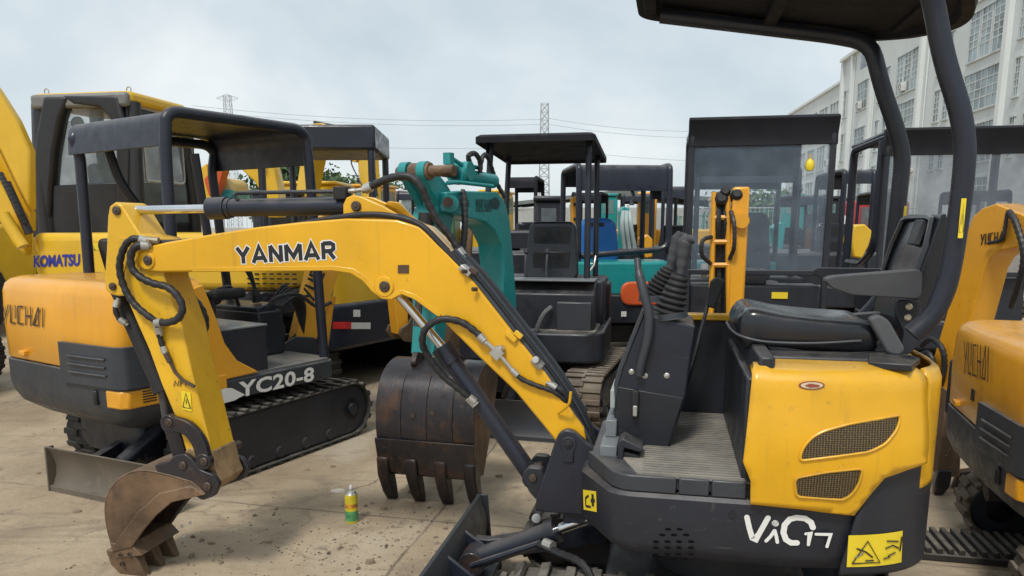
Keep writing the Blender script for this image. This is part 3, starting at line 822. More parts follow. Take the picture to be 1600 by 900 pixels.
# ---- control console
co = MB()
f_lo = M.uz([(958, 690), (961, 600), (968, 576), (1007, 486), (1020, 492), (1087, 510), (1073, 618), (1046, 703)], .13)
co.prism(f_lo, -.20, .13)
con = co.build('control_console', NAVY, main, .010, 3)
pnl = MB(); pnl.prism(M.uz([(960, 690), (963, 604), (1068, 622), (1043, 700)], .134), .128, .134); pnl.build('kick_panel', DRK, con, .003)
edge = MB(); edge.prism(M.uz([(961, 640), (959, 600), (966, 574), (1003, 484), (1008, 487), (972, 578), (966, 602)], .137), -.18, .137); edge.build('console_edge', GREYD, con, .003)
for x_, y_ in ((987, 581), (1008, 587), (1042, 587)):
    q = P(x_, y_, .13); m_ = MB(); m_.rev((q.x, .128, q.z), (0, 1, 0), [(0, .011), (.005, .011), (.008, .006)], 10); m_.build('bolt', STEEL, con)
def stick(base, tip, neck, rb, v, nm):
    """joystick: folded boot, neck and shaped grip"""
    b, t, k = Vector(base), Vector(tip), Vector(neck)
    ax = (k - b); Lb = ax.length; prof = []
    n = 7
    for i in range(n):
        s0 = i / n; r0 = rb * (1 - .52 * s0)
        prof += [(Lb * s0, r0), (Lb * (s0 + .30 / n), r0 * 1.06), (Lb * (s0 + .62 / n), r0 * .93), (Lb * (s0 + .8 / n), r0 * .78)]
    prof.append((Lb, rb * .46))
    m = MB(); m.rev(b, ax, prof, 20); boot = m.build('lever_boot', BLK, con, ang=60)
    m = MB(); d = (t - k); sd_ = Vector((d.z, 0, -d.x)).normalized()
    m.tube(spline([k - d * .06, k + d * .25, k + d * .55, k + d * .85, t, t + d * .10 - sd_ * .012], 4), [.016] * 4 + [.020] * 4 + [.024] * 4 + [.026] * 4 + [.022] * 4 + [.012], 10)
    m.tube([t + d * .02 + sd_ * .010, t + d * .06 - sd_ * .030], [.020, .015], 8)
    m.build('control_lever', PLAS, con, ang=70)
stick(P(1046, 490, .08), P(1071, 376, .08), P(1063, 428, .08), .058, .08, 'a')
stick(P(1024, 462, -.12), P(1060, 371, -.12), P(1046, 420, -.12), .058, -.12, 'b')
# collar plates under the boots
m_ = MB(); m_.tube([P(1047, 497, .08), P(1046, 488, .08)], [.066, .062], 20); m_.build('lever_collar', GREYD, con); m_ = MB(); m_.tube([P(1024, 470, -.12), P(1024, 460, -.12)], [.066, .062], 20); m_.build('lever_collar', GREYD, con)
# grab rail on the near side
gr = MB(); gr.tube(spline([P(996, 405, .10), P(998, 425, .12), P(1006, 458, .145), P(1014, 492, .155), P(1012, 530, .155), P(1002, 570, .15), P(1000, 586, .145)], 6), [.013] * 7 + [.017] * 30, 10); gr.build('grab_rail', GREYD, con, ang=60)
q = P(993, 628, .14); m_ = MB(); m_.bb(q.x - .012, q.x + .012, .132, .155, q.z - .06, q.z + .045); m_.build('latch_handle', BLK, con, .006)
m_ = MB(); m_.bb(q.x - .008, q.x + .008, .155, .162, q.z - .05, q.z - .01); m_.build('latch', STEEL, con, .003)
# blade lever on the far side
m_ = MB(); m_.tube([P(1073, 600, -.20), P(1085, 560, -.22), P(1106, 475, -.30), P(1113, 452, -.30)], .020, 6, flat=.45); m_.build('blade_lever', GREYD, con)
m_ = MB(); m_.prism(rounded(M.uz([(1104, 478), (1110, 440), (1118, 433), (1132, 438), (1128, 452), (1115, 482)], -.28), .008), -.31, -.26); m_.build('lever_knob', BLK, con, .006)
# pedal
pe = MB(); pe.prism(M.uz([(964, 735), (966, 690), (974, 685), (1005, 702), (1003, 708), (975, 700), (972, 733)], .30), .20, .30); pe.build('foot_pedal', DRK, main, .005)
pe = MB(); pe.prism(M.uz([(963, 740), (968, 705), (1000, 712), (1001, 742)], .29), .21, .285); pe.build('pedal_block', BLK, main, .006)
# two hydraulic lines crossing in front of the console
hh = MB()
hose_pts(hh, [P(1075, 452, -.35), P(1080, 432, -.38), P(1100, 418, -.42), P(1122, 408, -.45)], .014); hose_pts(hh, [P(1080, 462, -.37), P(1085, 440, -.40), P(1110, 428, -.45)], .012)

# ---- roof on two bent posts
def pole(pts, v, r=.048):
    m = MB(); m.tube(spline([M.pv(x, y, v) for x, y in pts], 6), r, 14, flat=.9); return m.build('roof_post', NAVY, main, ang=60)
pole([(1474, 89), (1490, 134), (1505, 190), (1509, 232), (1503, 305), (1490, 395), (1478, 450), (1456, 497), (1425, 520), (1395, 530)], .36) if False else None
near_pts = [M.pv(x, y, .36) for x, y in ((1440, -62), (1458, 0), (1474, 89), (1502, 178), (1509, 235), (1502, 310), (1489, 400), (1478, 452), (1458, 494), (1425, 522))]
far_pts = [M.pv(x, y, -.36) for x, y in ((1361, 67), (1377, 133), (1400, 200), (1411, 244), (1404, 311), (1397, 378), (1390, 430), (1375, 470), (1345, 500))]
def bend(pts, r=.07):
    """straight runs with rounded bends"""
    pts = [Vector(p) for p in pts]; out = [pts[0]]
    for a, p, b in zip(pts, pts[1:], pts[2:]):
        da, db = (a - p), (b - p); rr = min(r, da.length * .45, db.length * .45)
        s, e = p + da.normalized() * rr, p + db.normalized() * rr
        for k in range(5):
            t = k / 4; out.append(s * (1 - t) ** 2 + p * 2 * t * (1 - t) + e * t * t)
    out.append(pts[-1]); return out
roof_z = lambda u: 2.335 + (u + .05) * .16
ROOF_V = .50
near_top = [Vector((.30, .40, roof_z(.30) + .03)), Vector((-.20, .40, roof_z(-.2) + .03))]
far_top = [Vector((.30, -.40, roof_z(.30) + .0)), Vector((-.36, -.40, roof_z(-.36) - .005))]
for pts, tp in ((near_pts, near_top), (far_pts, far_top)):
    pl = tp + pts
    m = MB(); m.tube(bend(pl, .10), .0305, 14); m.build('roof_post', NAVY, main, ang=60)
# roof shell: rounded slab, drooping at the tail
ro = MB(); out = rounded([(.39, .50), (-.45, .50), (-.60, .32), (-.69, .08), (-.69, -.08), (-.60, -.32), (-.45, -.50), (.39, -.50)], .09, 5)
rv = []; rings = [(-.0, .035, True), (0, .0, False), (.03, -.006, False), (.075, 0.0, False), (.105, .03, False), (.118, .10, False)]
nP = len(out)
def droop(u): return -.055 * max(0, (-u - .42) / .38) ** 2
for dz, ins, _ in rings:
    for u, v in out:
        k = 1 - ins / .5; rv.append((u * k - .18 * (1 - k), v * k, roof_z(u) + dz + droop(u)))
fs = []
for i in range(len(rings) - 1):
    for k in range(nP): fs.append((i * nP + k, i * nP + (k + 1) % nP, (i + 1) * nP + (k + 1) % nP, (i + 1) * nP + k))
fs.append(tuple((len(rings) - 1) * nP + k for k in range(nP)))
# underside sits inside the rim
b0 = len(rv)
for dz, ins in ((.028, .05),):
    for u, v in out:
        k = 1 - ins / .5; rv.append((u * k - .18 * (1 - k), v * k, roof_z(u) + dz + droop(u)))
for k in range(nP): fs.append((k, b0 + k, b0 + (k + 1) % nP, (k + 1) % nP))
fs.append(tuple(b0 + k for k in range(nP))[::-1])
ro.add(rv, fs)
ROOFM = paint('dull_black_roof', (.010, .0105, .015), .65, .12, (.022, .02, .022), scale=4, vary=.25, bump=.02, spec=.3)
UND = ROOFM
roof = ro.build('roof', ROOFM, main, ang=40)
cb = MB()
for u in (-.56, -.12, .34):
    cb.box((u, 0, roof_z(u) + .014), (.05, .82 if u > -.5 else .58, .03))
cb.build('roof_crossbar', ROOFM, main, .006)
for v in (.355,):
    pass
A = M.pv(1500, 368, .412); B = M.pv(1506, 368, .412); D = M.pv(1507, 310, .412)
warn_sticker(M.pv(1496, 372, .408), M.pv(1504, 372, .408), M.pv(1502, 310, .408), main, 2)
warn_sticker(M.pv(1409, 360, -.31), M.pv(1413, 360, -.31), M.pv(1413, 322, -.31), main, 2)

# ---- boom
BV = .10
BO = [(207, 405, 0), (210, 392, 0), (225, 386, 0), (262, 378, 0), (330, 366, 0), (400, 355, 0), (470, 347, 0), (540, 341, 0), (620, 343, 0), (655, 354, 0), (690, 387, 0), (740, 441, 0), (800, 518, 0), (850, 580, 0), (885, 630, 0), (912, 668, 0), (916, 690, 0), (900, 708, 0), (876, 700, 0),
      (851, 668, 0), (805, 612, 0), (746, 556, 0), (687, 497, 0), (648, 468, 0), (628, 460, 0), (612, 468, 0), (597, 467, 0), (582, 456, 0), (566, 438, 0), (548, 427, 0), (520, 423, 0), (400, 424, 0), (300, 425, 0), (250, 426, 0), (230, 424, 0), (214, 418, 0)]
bpoly = M.uz([p[:2] for p in BO], BV)
bm_ = MB(); bm_.prism(bpoly, -BV, BV); boom = bm_.build('boom', YEL, main, .008, 2)
# side plates stand a little proud along the lower edge
lip = MB(); lw = [(300, 425), (400, 424), (520, 423), (548, 427), (566, 438), (582, 456), (597, 467), (612, 468), (628, 460), (648, 468), (687, 497)]
up_ = [(690, 491), (650, 460), (628, 452), (612, 459), (599, 458), (588, 449), (572, 431), (552, 419), (522, 415), (400, 416), (300, 418)]
lip.prism(M.uz(lw + up_, BV), BV - .002, BV + .004); lip.build('weld_flange', YEL, boom, .003)
cbk = MB(); brp = M.uz([(538, 343), (538, 320), (543, 309), (553, 305), (566, 307), (600, 322), (660, 357), (650, 375), (600, 352)], .06)
cbk.prism(brp, .055, .072); cbk.prism(brp, -.072, -.055); cbk.build('cylinder_bracket', YEL, boom, .004)
def pin(x, y, v0, v1, r, mat=PIN, parent=boom, name='pivot_pin'):
    q = M.pv(x, y, v1); m = MB(); sg = 1 if v1 > v0 else -1
    m.rev((q.x, v0, q.z), (0, sg, 0), [(0, r), (abs(v1 - v0) - .004, r), (abs(v1 - v0), r * .8)], 16)
    m.rev((q.x, v1 - .002 * sg, q.z), (0, sg, 0), [(0, r * .42), (.004, r * .42), (.006, r * .3)], 6)
    return m.build(name, mat, parent, ang=40)
pin(229, 407, -.115, .116, .020); pin(600, 448, -.112, .114, .022); pin(555, 322, -.08, .084, .020)
# bosses round the pins
def boss(x, y, v, r, w, mat, parent):
    q = M.pv(x, y, v); m = MB(); m.rev((q.x, v - w, q.z), (0, 1, 0), [(0, r), (w, r), (w + .003, r * .93)], 24); return m.build('pin_boss', mat, parent, ang=40)
boss(229, 407, .104, .038, .01, YEL, boom); boss(600, 448, .104, .040, .01, YEL, boom)
# wordmark
A, B, D = P(368, 414, .1003), P(530, 406, .1003), P(366, 386, .1003)
def block_word(A, B, D, w, ink, edge, parent):
    g = {'Y': [[(0, 1), (.5, .46), (.5, 0)], [(1, 1), (.5, .46)]], 'A': [[(0, 0), (.5, 1), (1, 0)], [(.2, .28), (.8, .28)]],
         'N': [[(.06, 0), (.06, 1)], [(.06, 1), (.94, 0)], [(.94, 0), (.94, 1)]], 'M': [[(.03, 0), (.03, 1)], [(.03, 1), (.5, .25), (.97, 1)], [(.97, 1), (.97, 0)]],
         'R': [[(.06, 0), (.06, 1)], [(.06, .95), (.7, .95), (.9, .85), (.9, .6), (.7, .48), (.06, .48)], [(.5, .48), (.95, 0)]]}
    wd = {'Y': 1.0, 'A': 1.1, 'N': 1.0, 'M': 1.25, 'R': 1.0}; x = 0; tot = sum(wd[c] + .36 for c in 'YANMAR') - .36; L = []
    for c in 'YANMAR':
        for ln in g[c]: L.append([((x + p[0] * wd[c]) / tot, p[1]) for p in ln])
        x += wd[c] + .36
    o = strokes(L, A, B, D, w * 1.55, edge, parent, .0004, 'lettering_outline', False, w * .28)
    strokes(L, A, B, D, w, ink, parent, .0016, 'lettering', False)
    for n_ in range(2): pass
block_word(P(372, 412, .1003), P(524, 404, .1003), P(370, 387, .1003), .0165, INK, WHT, boom)
q = plate([(0, 0), (1, 0), (1, 1), (0, 1)], P(622, 427, .1003), P(639, 427, .1003), P(622, 414, .1003), paint('maker_plate', (.10, .055, .03), .4, .4, (.3, .15, .05), bump=.02), boom, .001, 'maker_plate', .002)
# bottom pivot and swing bracket
sw = MB(); swp = M.uz([(867, 690), (873, 677), (885, 671), (898, 675), (916, 692), (934, 705), (934, 808), (836, 799), (838, 775), (853, 733)], .14)
sw.prism(rounded(swp, .012), .105, .14); sw.prism(rounded(swp, .012), -.14, -.105)
sw.bb(.40, .60, -.12, .12, .42, .62)
swing = sw.build('swing_bracket', NAVY, main, .006)
boss(888, 695, .143, .030, .012, NAVY, swing); pin(888, 695, -.15, .152, .017, BLK, swing)
q = P(888, 705, .147); m_ = MB(); m_.bb(q.x - .02, q.x + .02, .14, .148, q.z - .045, q.z + .03); m_.build('pin_keeper', NAVY, swing, .003)
m_ = MB(); m_.cyl((.47, 0, .40), (.47, 0, .68), .075); m_.bb(.36, .52, -.11, .11, .46, .56); m_.build('swing_post', DRK, main, .005)
# boom cylinder
c0, c1, c2, c3 = P(832, 745, 0), P(700, 556, 0), P(690, 541, 0), P(616, 452, 0)
m_ = MB(); m_.tube([c0, c1], .036, 20); m_.tube([c1 - (c1 - c0).normalized() * .03, c2], .045, 20); bc = m_.build('boom_cylinder', NAVY, main, ang=40)
m_ = MB(); m_.tube([c2, c3], .019, 16); m_.build('cylinder_rod', CHR, bc, ang=60)
m_ = MB(); q = P(832, 748, .04); m_.rev((q.x, -.05, q.z), (0, 1, 0), [(0, .042), (.10, .042)], 20); m_.build('cylinder_eye', NAVY, bc, .004)
lg = MB(); lgp = rounded(M.uz([(815, 742), (826, 730), (845, 732), (852, 745), (848, 775), (838, 782), (826, 768)], .10), .012)
lg.prism(lgp, .06, .10); lg.build('cylinder_lug', DRK, swing, .004); lg = MB(); lg.prism(lgp, -.10, -.06); lg.build('cylinder_lug', DRK, swing, .004)
pin(832, 748, -.11, .112, .016, PIN, bc)
# arm cylinder on top of the boom
c0, c1, c2, c3 = P(553, 322, 0), P(352, 325, 0), P(328, 326, 0), P(183, 329, 0)
m_ = MB(); m_.tube([c0, c1], .0365, 22); m_.tube([c1 + Vector((-.01, 0, 0)), c2], .046, 22); m_.tube([P(362, 325, 0), P(356, 325, 0)], .041, 22); ac = m_.build('arm_cylinder', NAVY, main, ang=40)
m_ = MB(); m_.tube([c2, c3], .0185, 16); m_.build('cylinder_rod', CHR, ac, ang=60)
m_ = MB(); m_.tube([P(372, 313, .02), P(366, 305, .02), P(372, 302, .02), P(400, 301, .02), P(530, 299, .02), P(537, 303, .02)], .008, 8); m_.build('oil_pipe', NAVY, ac)
m_ = MB(); m_.bb(*(sorted((P(545, 300, .02).x, P(525, 300, .02).x))), -.01, .05, P(530, 312, .02).z, P(530, 292, .02).z); m_.build('pipe_block', BLK, ac, .004)
m_ = MB(); m_.tube([P(532, 300, .02), P(556, 298, .02)], .010, 8); m_.tube([P(556, 298, .02), P(572, 295, .02)], .008, 8); m_.build('hose_fitting', STEEL, ac)
# hoses along the boom
def hose(pts, r, parent=boom, ribs=True, mat=HOSE, name='hose'):
    m = MB(); Q = [M.pv(*p) for p in pts]; hose_pts(m, Q, r, ribs); h = m.build(name, mat, parent, ang=80)
    if ribs:
        for a, b in ((Q[0], Q[1]), (Q[-1], Q[-2])):
            d = (b - a).normalized(); f = MB(); f.tube([a - d * .012, a - d * .002, a, a + d * .03], [r * .75, r * .75, r * 1.18, r * 1.18], 10); f.build('ferrule', STEEL, h, ang=40)
    return h
hose([(570, 296, .02), (595, 284, .02), (620, 276, .03), (642, 277, .03), (658, 292, .03), (668, 315, .02), (684, 345, .01), (704, 370, 0), (722, 400, 0)], .0165)
hose([(236, 378, .07), (275, 379, .07), (330, 374, .08), (400, 364, .08), (460, 352, .08), (520, 341, .085), (575, 335, .09), (625, 340, .09), (660, 354, .09), (690, 384, .09), (720, 415, .085)], .0115, ribs=False)
hose([(280, 378, .03), (345, 371, .03), (420, 360, .03), (480, 350, .03), (540, 340, .03), (600, 335, .03), (655, 350, .03), (700, 392, .03)], .011, ribs=False)
for k, (o, v) in enumerate(((2, .085), (8, .055), (13, .025), (17, -.01), (21, -.04))):
    hose([(700 + o * .8, 398 - o * .6, v), (742 + o * .8, 442 - o * .6, v), (800 + o * .8, 515 - o * .6, v), (856 + o * .8, 588 - o * .6, v), (892 + o * .7, 640 - o * .5, v), (914 + o * .5, 676 - o * .2, v), (925 + o * .3, 700, v), (930, 730, v * .8)], .0085, ribs=False, mat=HOSE if k % 2 else paint('steel_blue_pipe', (.055, .065, .08), .4, .3, (.1, .08, .06), metal=.3, scale=14))
for x_, y_ in ((736, 421), (806, 521)):
    q = P(x_, y_, .02); m_ = MB(); m_.box(q, (.05, .19, .022), Matrix.Rotation(R_(-40), 3, 'Y')); m_.build('pipe_clamp', STEEL if x_ < 800 else YELW, boom, .003)
    m_ = MB(); q = P(x_ + 4, y_ + 2, .105); m_.box(q, (.035, .014, .02), Matrix.Rotation(R_(-40), 3, 'Y')); m_.build('clamp_tab', PIN if x_ < 800 else YELW, boom, .003)
q = P(842, 565, .06); m_ = MB(); m_.box(q, (.05, .10, .025), Matrix.Rotation(R_(-45), 3, 'Y')); m_.cyl(q + Vector((0, .04, .01)), q + Vector((0, .075, .02)), .014); m_.build('hose_connector', STEEL, boom, .003)
for x_, y_ in ((729, 424), (745, 452)):
    m_ = MB(); m_.tube([P(x_, y_, .112), P(x_ - 7, y_, .127)], .008, 8); m_.build('clip_bolt', PIN, boom)
# side hose with tee
hose([(742, 628, .05), (716, 607, .06), (690, 585, .07), (668, 555, .09), (660, 535, .115), (665, 514, .125), (688, 499, .125), (720, 503, .12), (745, 520, .12), (757, 533, .12)], .0145)
m_ = MB(); m_.tube([P(755, 531, .12), P(772, 546, .115)], .010, 8); m_.tube([P(782, 556, .115), P(802, 580, .115)], .0085, 8); m_.box(P(777, 551, .11), (.042, .03, .042), Matrix.Rotation(R_(45), 3, 'Y')); m_.tube([P(777, 551, .11), P(786, 542, .115)], .012, 8)
m_.build('tee_fitting', STEEL, boom, ang=40); m_ = MB(); m_.tube([P(730, 622, .055), P(742, 634, .05)], .013, 8); m_.build('hose_fitting', STEEL, boom, ang=40)
hose([(800, 578, .115), (815, 592, .115), (840, 603, .115), (865, 612, .11), (885, 628, .09), (905, 655, .06), (922, 690, .04)], .0105)
hose([(858, 600, .10), (880, 612, .10), (898, 640, .08), (915, 672, .06), (930, 690, .05), (940, 720, .05)], .012)
m_ = MB(); m_.tube(bend([P(872, 646, .11), P(890, 632, .15), P(892, 612, .15)], .02), .0055, 8); m_.build('hose_hook', YEL, boom)
# sundry bracket near the oil pipe
m_ = MB(); m_.prism(M.uz([(598, 322), (606, 314), (622, 316), (640, 335), (660, 352), (640, 345)], -.05), -.075, -.055); m_.build('bracket_plate', YEL, boom, .003)

# ---- arm
AV = .085
AO = [(168, 338), (171, 322), (180, 315), (190, 320), (219, 367), (243, 372), (253, 400), (256, 433), (268, 468), (283, 508), (300, 585), (318, 655), (338, 735), (344, 752), (333, 765), (318, 770), (306, 760), (300, 738), (278, 662), (252, 600), (232, 545), (212, 500), (196, 462), (184, 463), (172, 460), (164, 452), (163, 433), (166, 390)]
am = MB(); apoly = M.uz(AO, AV); am.prism(apoly, -AV, AV)
arm = am.build('arm', YELW, main, .007, 2)
# the worn lower end
en = MB(); en.prism(M.uz([(332, 706), (340, 738), (346, 753), (334, 768), (317, 772), (304, 761), (297, 738), (289, 706), (296, 699), (308, 704), (320, 698)], AV), -AV - .004, AV + .0025)
en.build('arm_end', paint('worn_arm_end', (.30, .20, .10), .6, .9, (.07, .05, .038), metal=.15, scale=5, vary=.4, chips=.8, edge=.7, scratch=.7, scratchcol=(.42, .32, .2), bump=.05, streak=.4), arm, .005)
pin(180, 329, -.095, .096, .019, PIN, arm); pin(174, 448, -.095, .096, .017, PIN, arm)
# recessed plate outline on the arm head
m_ = MB(); m_.prism(M.uz([(184, 376), (190, 371), (212, 374), (205, 392), (196, 420), (191, 440), (184, 445)], AV), AV - .001, AV + .004); m_.build('side_plate', YELW, arm, .003)
warn_sticker(P(285, 640, .0865), P(300, 643, .0865), P(283, 610, .0865), arm, 2)
strokes([[(0, .2), (.1, .9), (.3, .2), (.4, .9)], [(.5, .1), (.55, .9), (.7, .9)], [(.5, .5), (.7, .5)], [(.9, .1), (.95, .9)]], P(272, 606, .0865), P(292, 604, .0865), P(272, 594, .0865), .004, PIN, arm, .002, 'stencil', False)
# bucket cylinder in front of the arm
c0, c1, c2 = P(182, 452, 0), P(196, 478, 0), P(272, 648, 0)
m_ = MB(); m_.tube([c0, c1], .030, 16); m_.tube([c1, c1.lerp(c2, .72)], .038, 20); m_.tube([c1.lerp(c2, .70), c1.lerp(c2, .78)], .044, 20); bcy = m_.build('bucket_cylinder', BLK, main, ang=40)
m_ = MB(); m_.tube([c1.lerp(c2, .75), P(262, 660, 0)], .02, 14); m_.build('cylinder_rod', paint('dull_rod', (.10, .10, .11), .35, .3, metal=.6), bcy)
m_ = MB(); m_.tube([P(205, 470, .05), P(222, 505, .05), P(247, 570, .05), P(262, 610, .05)], .007, 8); m_.build('oil_pipe', BLK, bcy)
hose([(184, 470, .06), (180, 482, .07), (186, 498, .06), (196, 505, .05)], .012, bcy)
# arm hoses
hose([(229, 377, .10), (216, 373, .115), (202, 376, .12), (191, 394, .12), (187, 420, .12), (195, 451, .12), (211, 476, .12), (232, 494, .12), (244, 503, .115), (250, 520, .10)], .0155, arm)
hose([(232, 384, .10), (215, 384, .125), (205, 396, .13), (206, 418, .13), (219, 433, .13), (240, 443, .13), (260, 448, .13), (276, 461, .13), (285, 480, .13), (279, 497, .13), (262, 504, .12), (244, 504, .115)], .0165, arm)
hose([(244, 504, .105), (250, 528, .10), (258, 552, .10)], .012, arm)
m_ = MB(); m_.tube([P(258, 550, .10), P(266, 566, .10)], .012, 8); m_.tube([P(266, 566, .10), P(274, 582, .10), P(286, 594, .10), P(304, 604, .10)], .0075, 8); m_.build('oil_pipe', PIN, arm); m_ = MB(); m_.tube([P(226, 374, .10), P(248, 376, .09)], .014, 8); m_.box(P(232, 380, .10), (.03, .03, .03)); m_.tube([P(212, 386, .11), P(238, 383, .10)], .013, 8); m_.build('hose_fitting', paint('dirty_fitting', (.33, .28, .2), .45, .4, (.12, .09, .06), metal=.5, scale=18), arm, ang=40)
hose([(284, 440, -.10), (292, 455, -.12), (305, 470, -.12), (316, 485, -.12), (321, 505, -.12), (316, 528, -.11), (306, 545, -.09)], .0175, arm)
hose([(282, 452, -.13), (296, 476, -.15), (306, 495, -.15), (310, 520, -.14)], .013, arm)

# ---- links and bucket
lk = MB()
def band(pts, w, v0, v1):
    """flat curved link of given width"""
    Pq = [Vector(M.uz([p], v1)[0]) for p in pts]; L = []; Rr = []
    Pq = [Vector((q.x, 0, q.y)) for q in Pq]; Pq = spline(Pq, 6)
    for i, p in enumerate(Pq):
        t = (Pq[min(i + 1, len(Pq) - 1)] - Pq[max(0, i - 1)]).normalized(); s = Vector((t.z, 0, -t.x)) * w / 2
        L.append(((p + s).x, (p + s).z)); Rr.append(((p - s).x, (p - s).z))
    lk.prism(L + Rr[::-1], v0, v1)
    for q in (Pq[0], Pq[-1]): lk.prism(circ(q.x, q.z, w * .58, 16), v0 - .002, v1 + .002)
for s in (1, -1):
    a, b = sorted((.095 * s, .125 * s))
    lk = MB(); band([(262, 661), (290, 670), (308, 692), (317, 722)], .062, a, b)
    l_ = lk.build('tipping_link', RUSTD, main, .004)
lk = MB(); band([(264, 664), (274, 692), (284, 728)], .07, -.05, .05); lk.build('bucket_link', RUSTD, main, .004)
pin(262, 661, -.135, .136, .018, PIN, main); pin(317, 722, -.135, .136, .018, PIN, main)
BW = .13
back_px = [(300, 752), (262, 741), (226, 734), (204, 737), (184, 748), (170, 764), (163, 786), (163, 808), (167, 832), (174, 856)]
front_px = [(208, 852), (224, 828), (246, 802), (270, 782), (302, 772), (322, 772)]
side = M.uz(back_px + [(181, 866)] + front_px, BW)
bk = MB()
outer = [Vector((a, 0, b)) for a, b in M.uz(back_px + [(181, 868)], BW)]
outer = spline(outer, 4); inn = []
cx_, cz_ = M.uz([(250, 790)], BW)[0]
for p in outer:
    d = Vector((cx_, 0, cz_)) - p; inn.append(p + d.normalized() * .013)
bk.prism([(p.x, p.z) for p in outer] + [(p.x, p.z) for p in inn[::-1]], -BW, BW)
bucket = bk.build('bucket', RUST, main, .003, 1)
for s in (1, -1):
    m_ = MB(); a, b = sorted((BW * s, (BW - .016) * s)); m_.prism(side, a, b)
    m_.prism(M.uz([(176, 862), (188, 838), (216, 800), (250, 770), (300, 758), (322, 772), (270, 784), (246, 804), (224, 830), (208, 854)], BW), *( (BW - .001, BW + .010) if s > 0 else (-BW - .010, -BW + .001)))
    m_.build('side_plate', RUST if s > 0 else RUSTD, bucket, .004)
lp = MB(); lp.prism(M.uz([(172, 848), (180, 872), (222, 868), (206, 850)], BW), -BW - .004, BW + .004); lp.build('cutting_edge', RUST, bucket, .004)
for k, v in enumerate((.102, 0.0, -.102)):
    tp = M.uz([(172, 855), (214, 858), (226, 884), (236, 905), (222, 906), (196, 900), (178, 880)], .102)
    m_ = MB(); m_.prism(tp, v - .030, v + .030); m_.taper(v, tp[0][1], tp[3][1], .55); tt = m_.build('tooth', RUST, bucket, .007)
    for x_, y_ in ((189, 863), (203, 862), (191, 877)):
        if k == 0:
            q = P(x_, y_ + 4, v + .03); m_ = MB(); m_.rev((q.x, v + .028, q.z), (0, 1, 0), [(0, .011), (.008, .011), (.008, .006), (.004, .005)], 14); m_.build('bolt', PIN, tt)
for s in (1, -1):
    a, b = sorted((.10 * s, .128 * s)); m_ = MB()
    m_.prism(rounded(M.uz([(240, 727), (262, 722), (272, 712), (288, 709), (300, 718), (312, 734), (332, 742), (342, 758), (334, 776), (316, 782), (298, 772), (272, 752), (248, 742)], .128), .012), a, b); m_.build('pin_bracket', RUSTD, bucket, .004)
pin(284, 728, -.14, .138, .018, PIN, bucket); pin(322, 761, -.14, .138, .020, PIN, bucket)
m_ = MB()
for x_, y_ in ((297, 817), (284, 822), (287, 838)):
    q = M.pv(x_, y_, -BW + .017); m_.rev((q.x, -BW + .014, q.z), (0, 1, 0), [(0, .008), (.004, .008)], 8)
m_.build('bolt', WHT, bucket)

# ---- undercarriage
def track_mb(L, r, v0, v1, uc=0.0, zc=None, lug=.026, step=.095, sag=0.0, taper=0):
    """rubber belt round two wheels, with cross lugs"""
    zc = r if zc is None else zc; h = L / 2 - r; path = []
    for k in range(13): a = -math.pi / 2 + math.pi * k / 12; path.append((uc + h + r * math.cos(a), zc + r * math.sin(a)))
    for k in range(1, 6): path.append((uc + h - 2 * h * k / 6, zc + r - sag * math.sin(math.pi * k / 6)))
    for k in range(13): a = math.pi / 2 + math.pi * k / 12; path.append((uc - h + r * math.cos(a), zc + r * math.sin(a)))
    m = MB(); n = len(path); th = .03
    inn = []
    for i, p in enumerate(path):
        a, b = Vector(path[i - 1]), Vector(path[(i + 1) % n]); t = (b - a).normalized(); nn = Vector((t.y, -t.x)); inn.append((p[0] - nn.x * th, p[1] - nn.y * th))
    rg = [(v0, path, lug * .6), (v0, inn, 0), (v1, inn, 0), (v1, path, lug * .6)]
    vs = []
    for v, pp, ins in rg:
        for i, p in enumerate(pp):
            if ins:
                a, b = Vector(pp[i - 1]), Vector(pp[(i + 1) % n]); t = (b - a).normalized(); nn = Vector((t.y, -t.x)); vs.append((p[0] - nn.x * ins, v, p[1] - nn.y * ins))
            else: vs.append((p[0], v, p[1]))
    fs = []
    for j in range(4):
        for i in range(n): fs.append((j * n + i, j * n + (i + 1) % n, ((j + 1) % 4) * n + (i + 1) % n, ((j + 1) % 4) * n + i))
    m.add(vs, fs)
    # lugs, staggered left and right
    loop = [Vector((p[0], 0, p[1])) for p in path] + [Vector((path[0][0], 0, path[0][1]))]
    pts = resample(loop, step); w = v1 - v0
    for i, p in enumerate(pts[:-1]):
        a, b = pts[i - 1] if i else pts[-2], pts[i + 1]; t = (b - a).normalized(); nn = Vector((t.z, 0, -t.x))
        rot = Matrix((t, (0, 1, 0), nn)).transposed()
        for s in (0, 1):
            c = p + t * (step * .5 * s) - nn * lug * .45; vv = v0 + w * (.27 if s else .73)
            m.box((c.x, vv, c.z), (step * .42, w * .54, lug), rot)
    return m
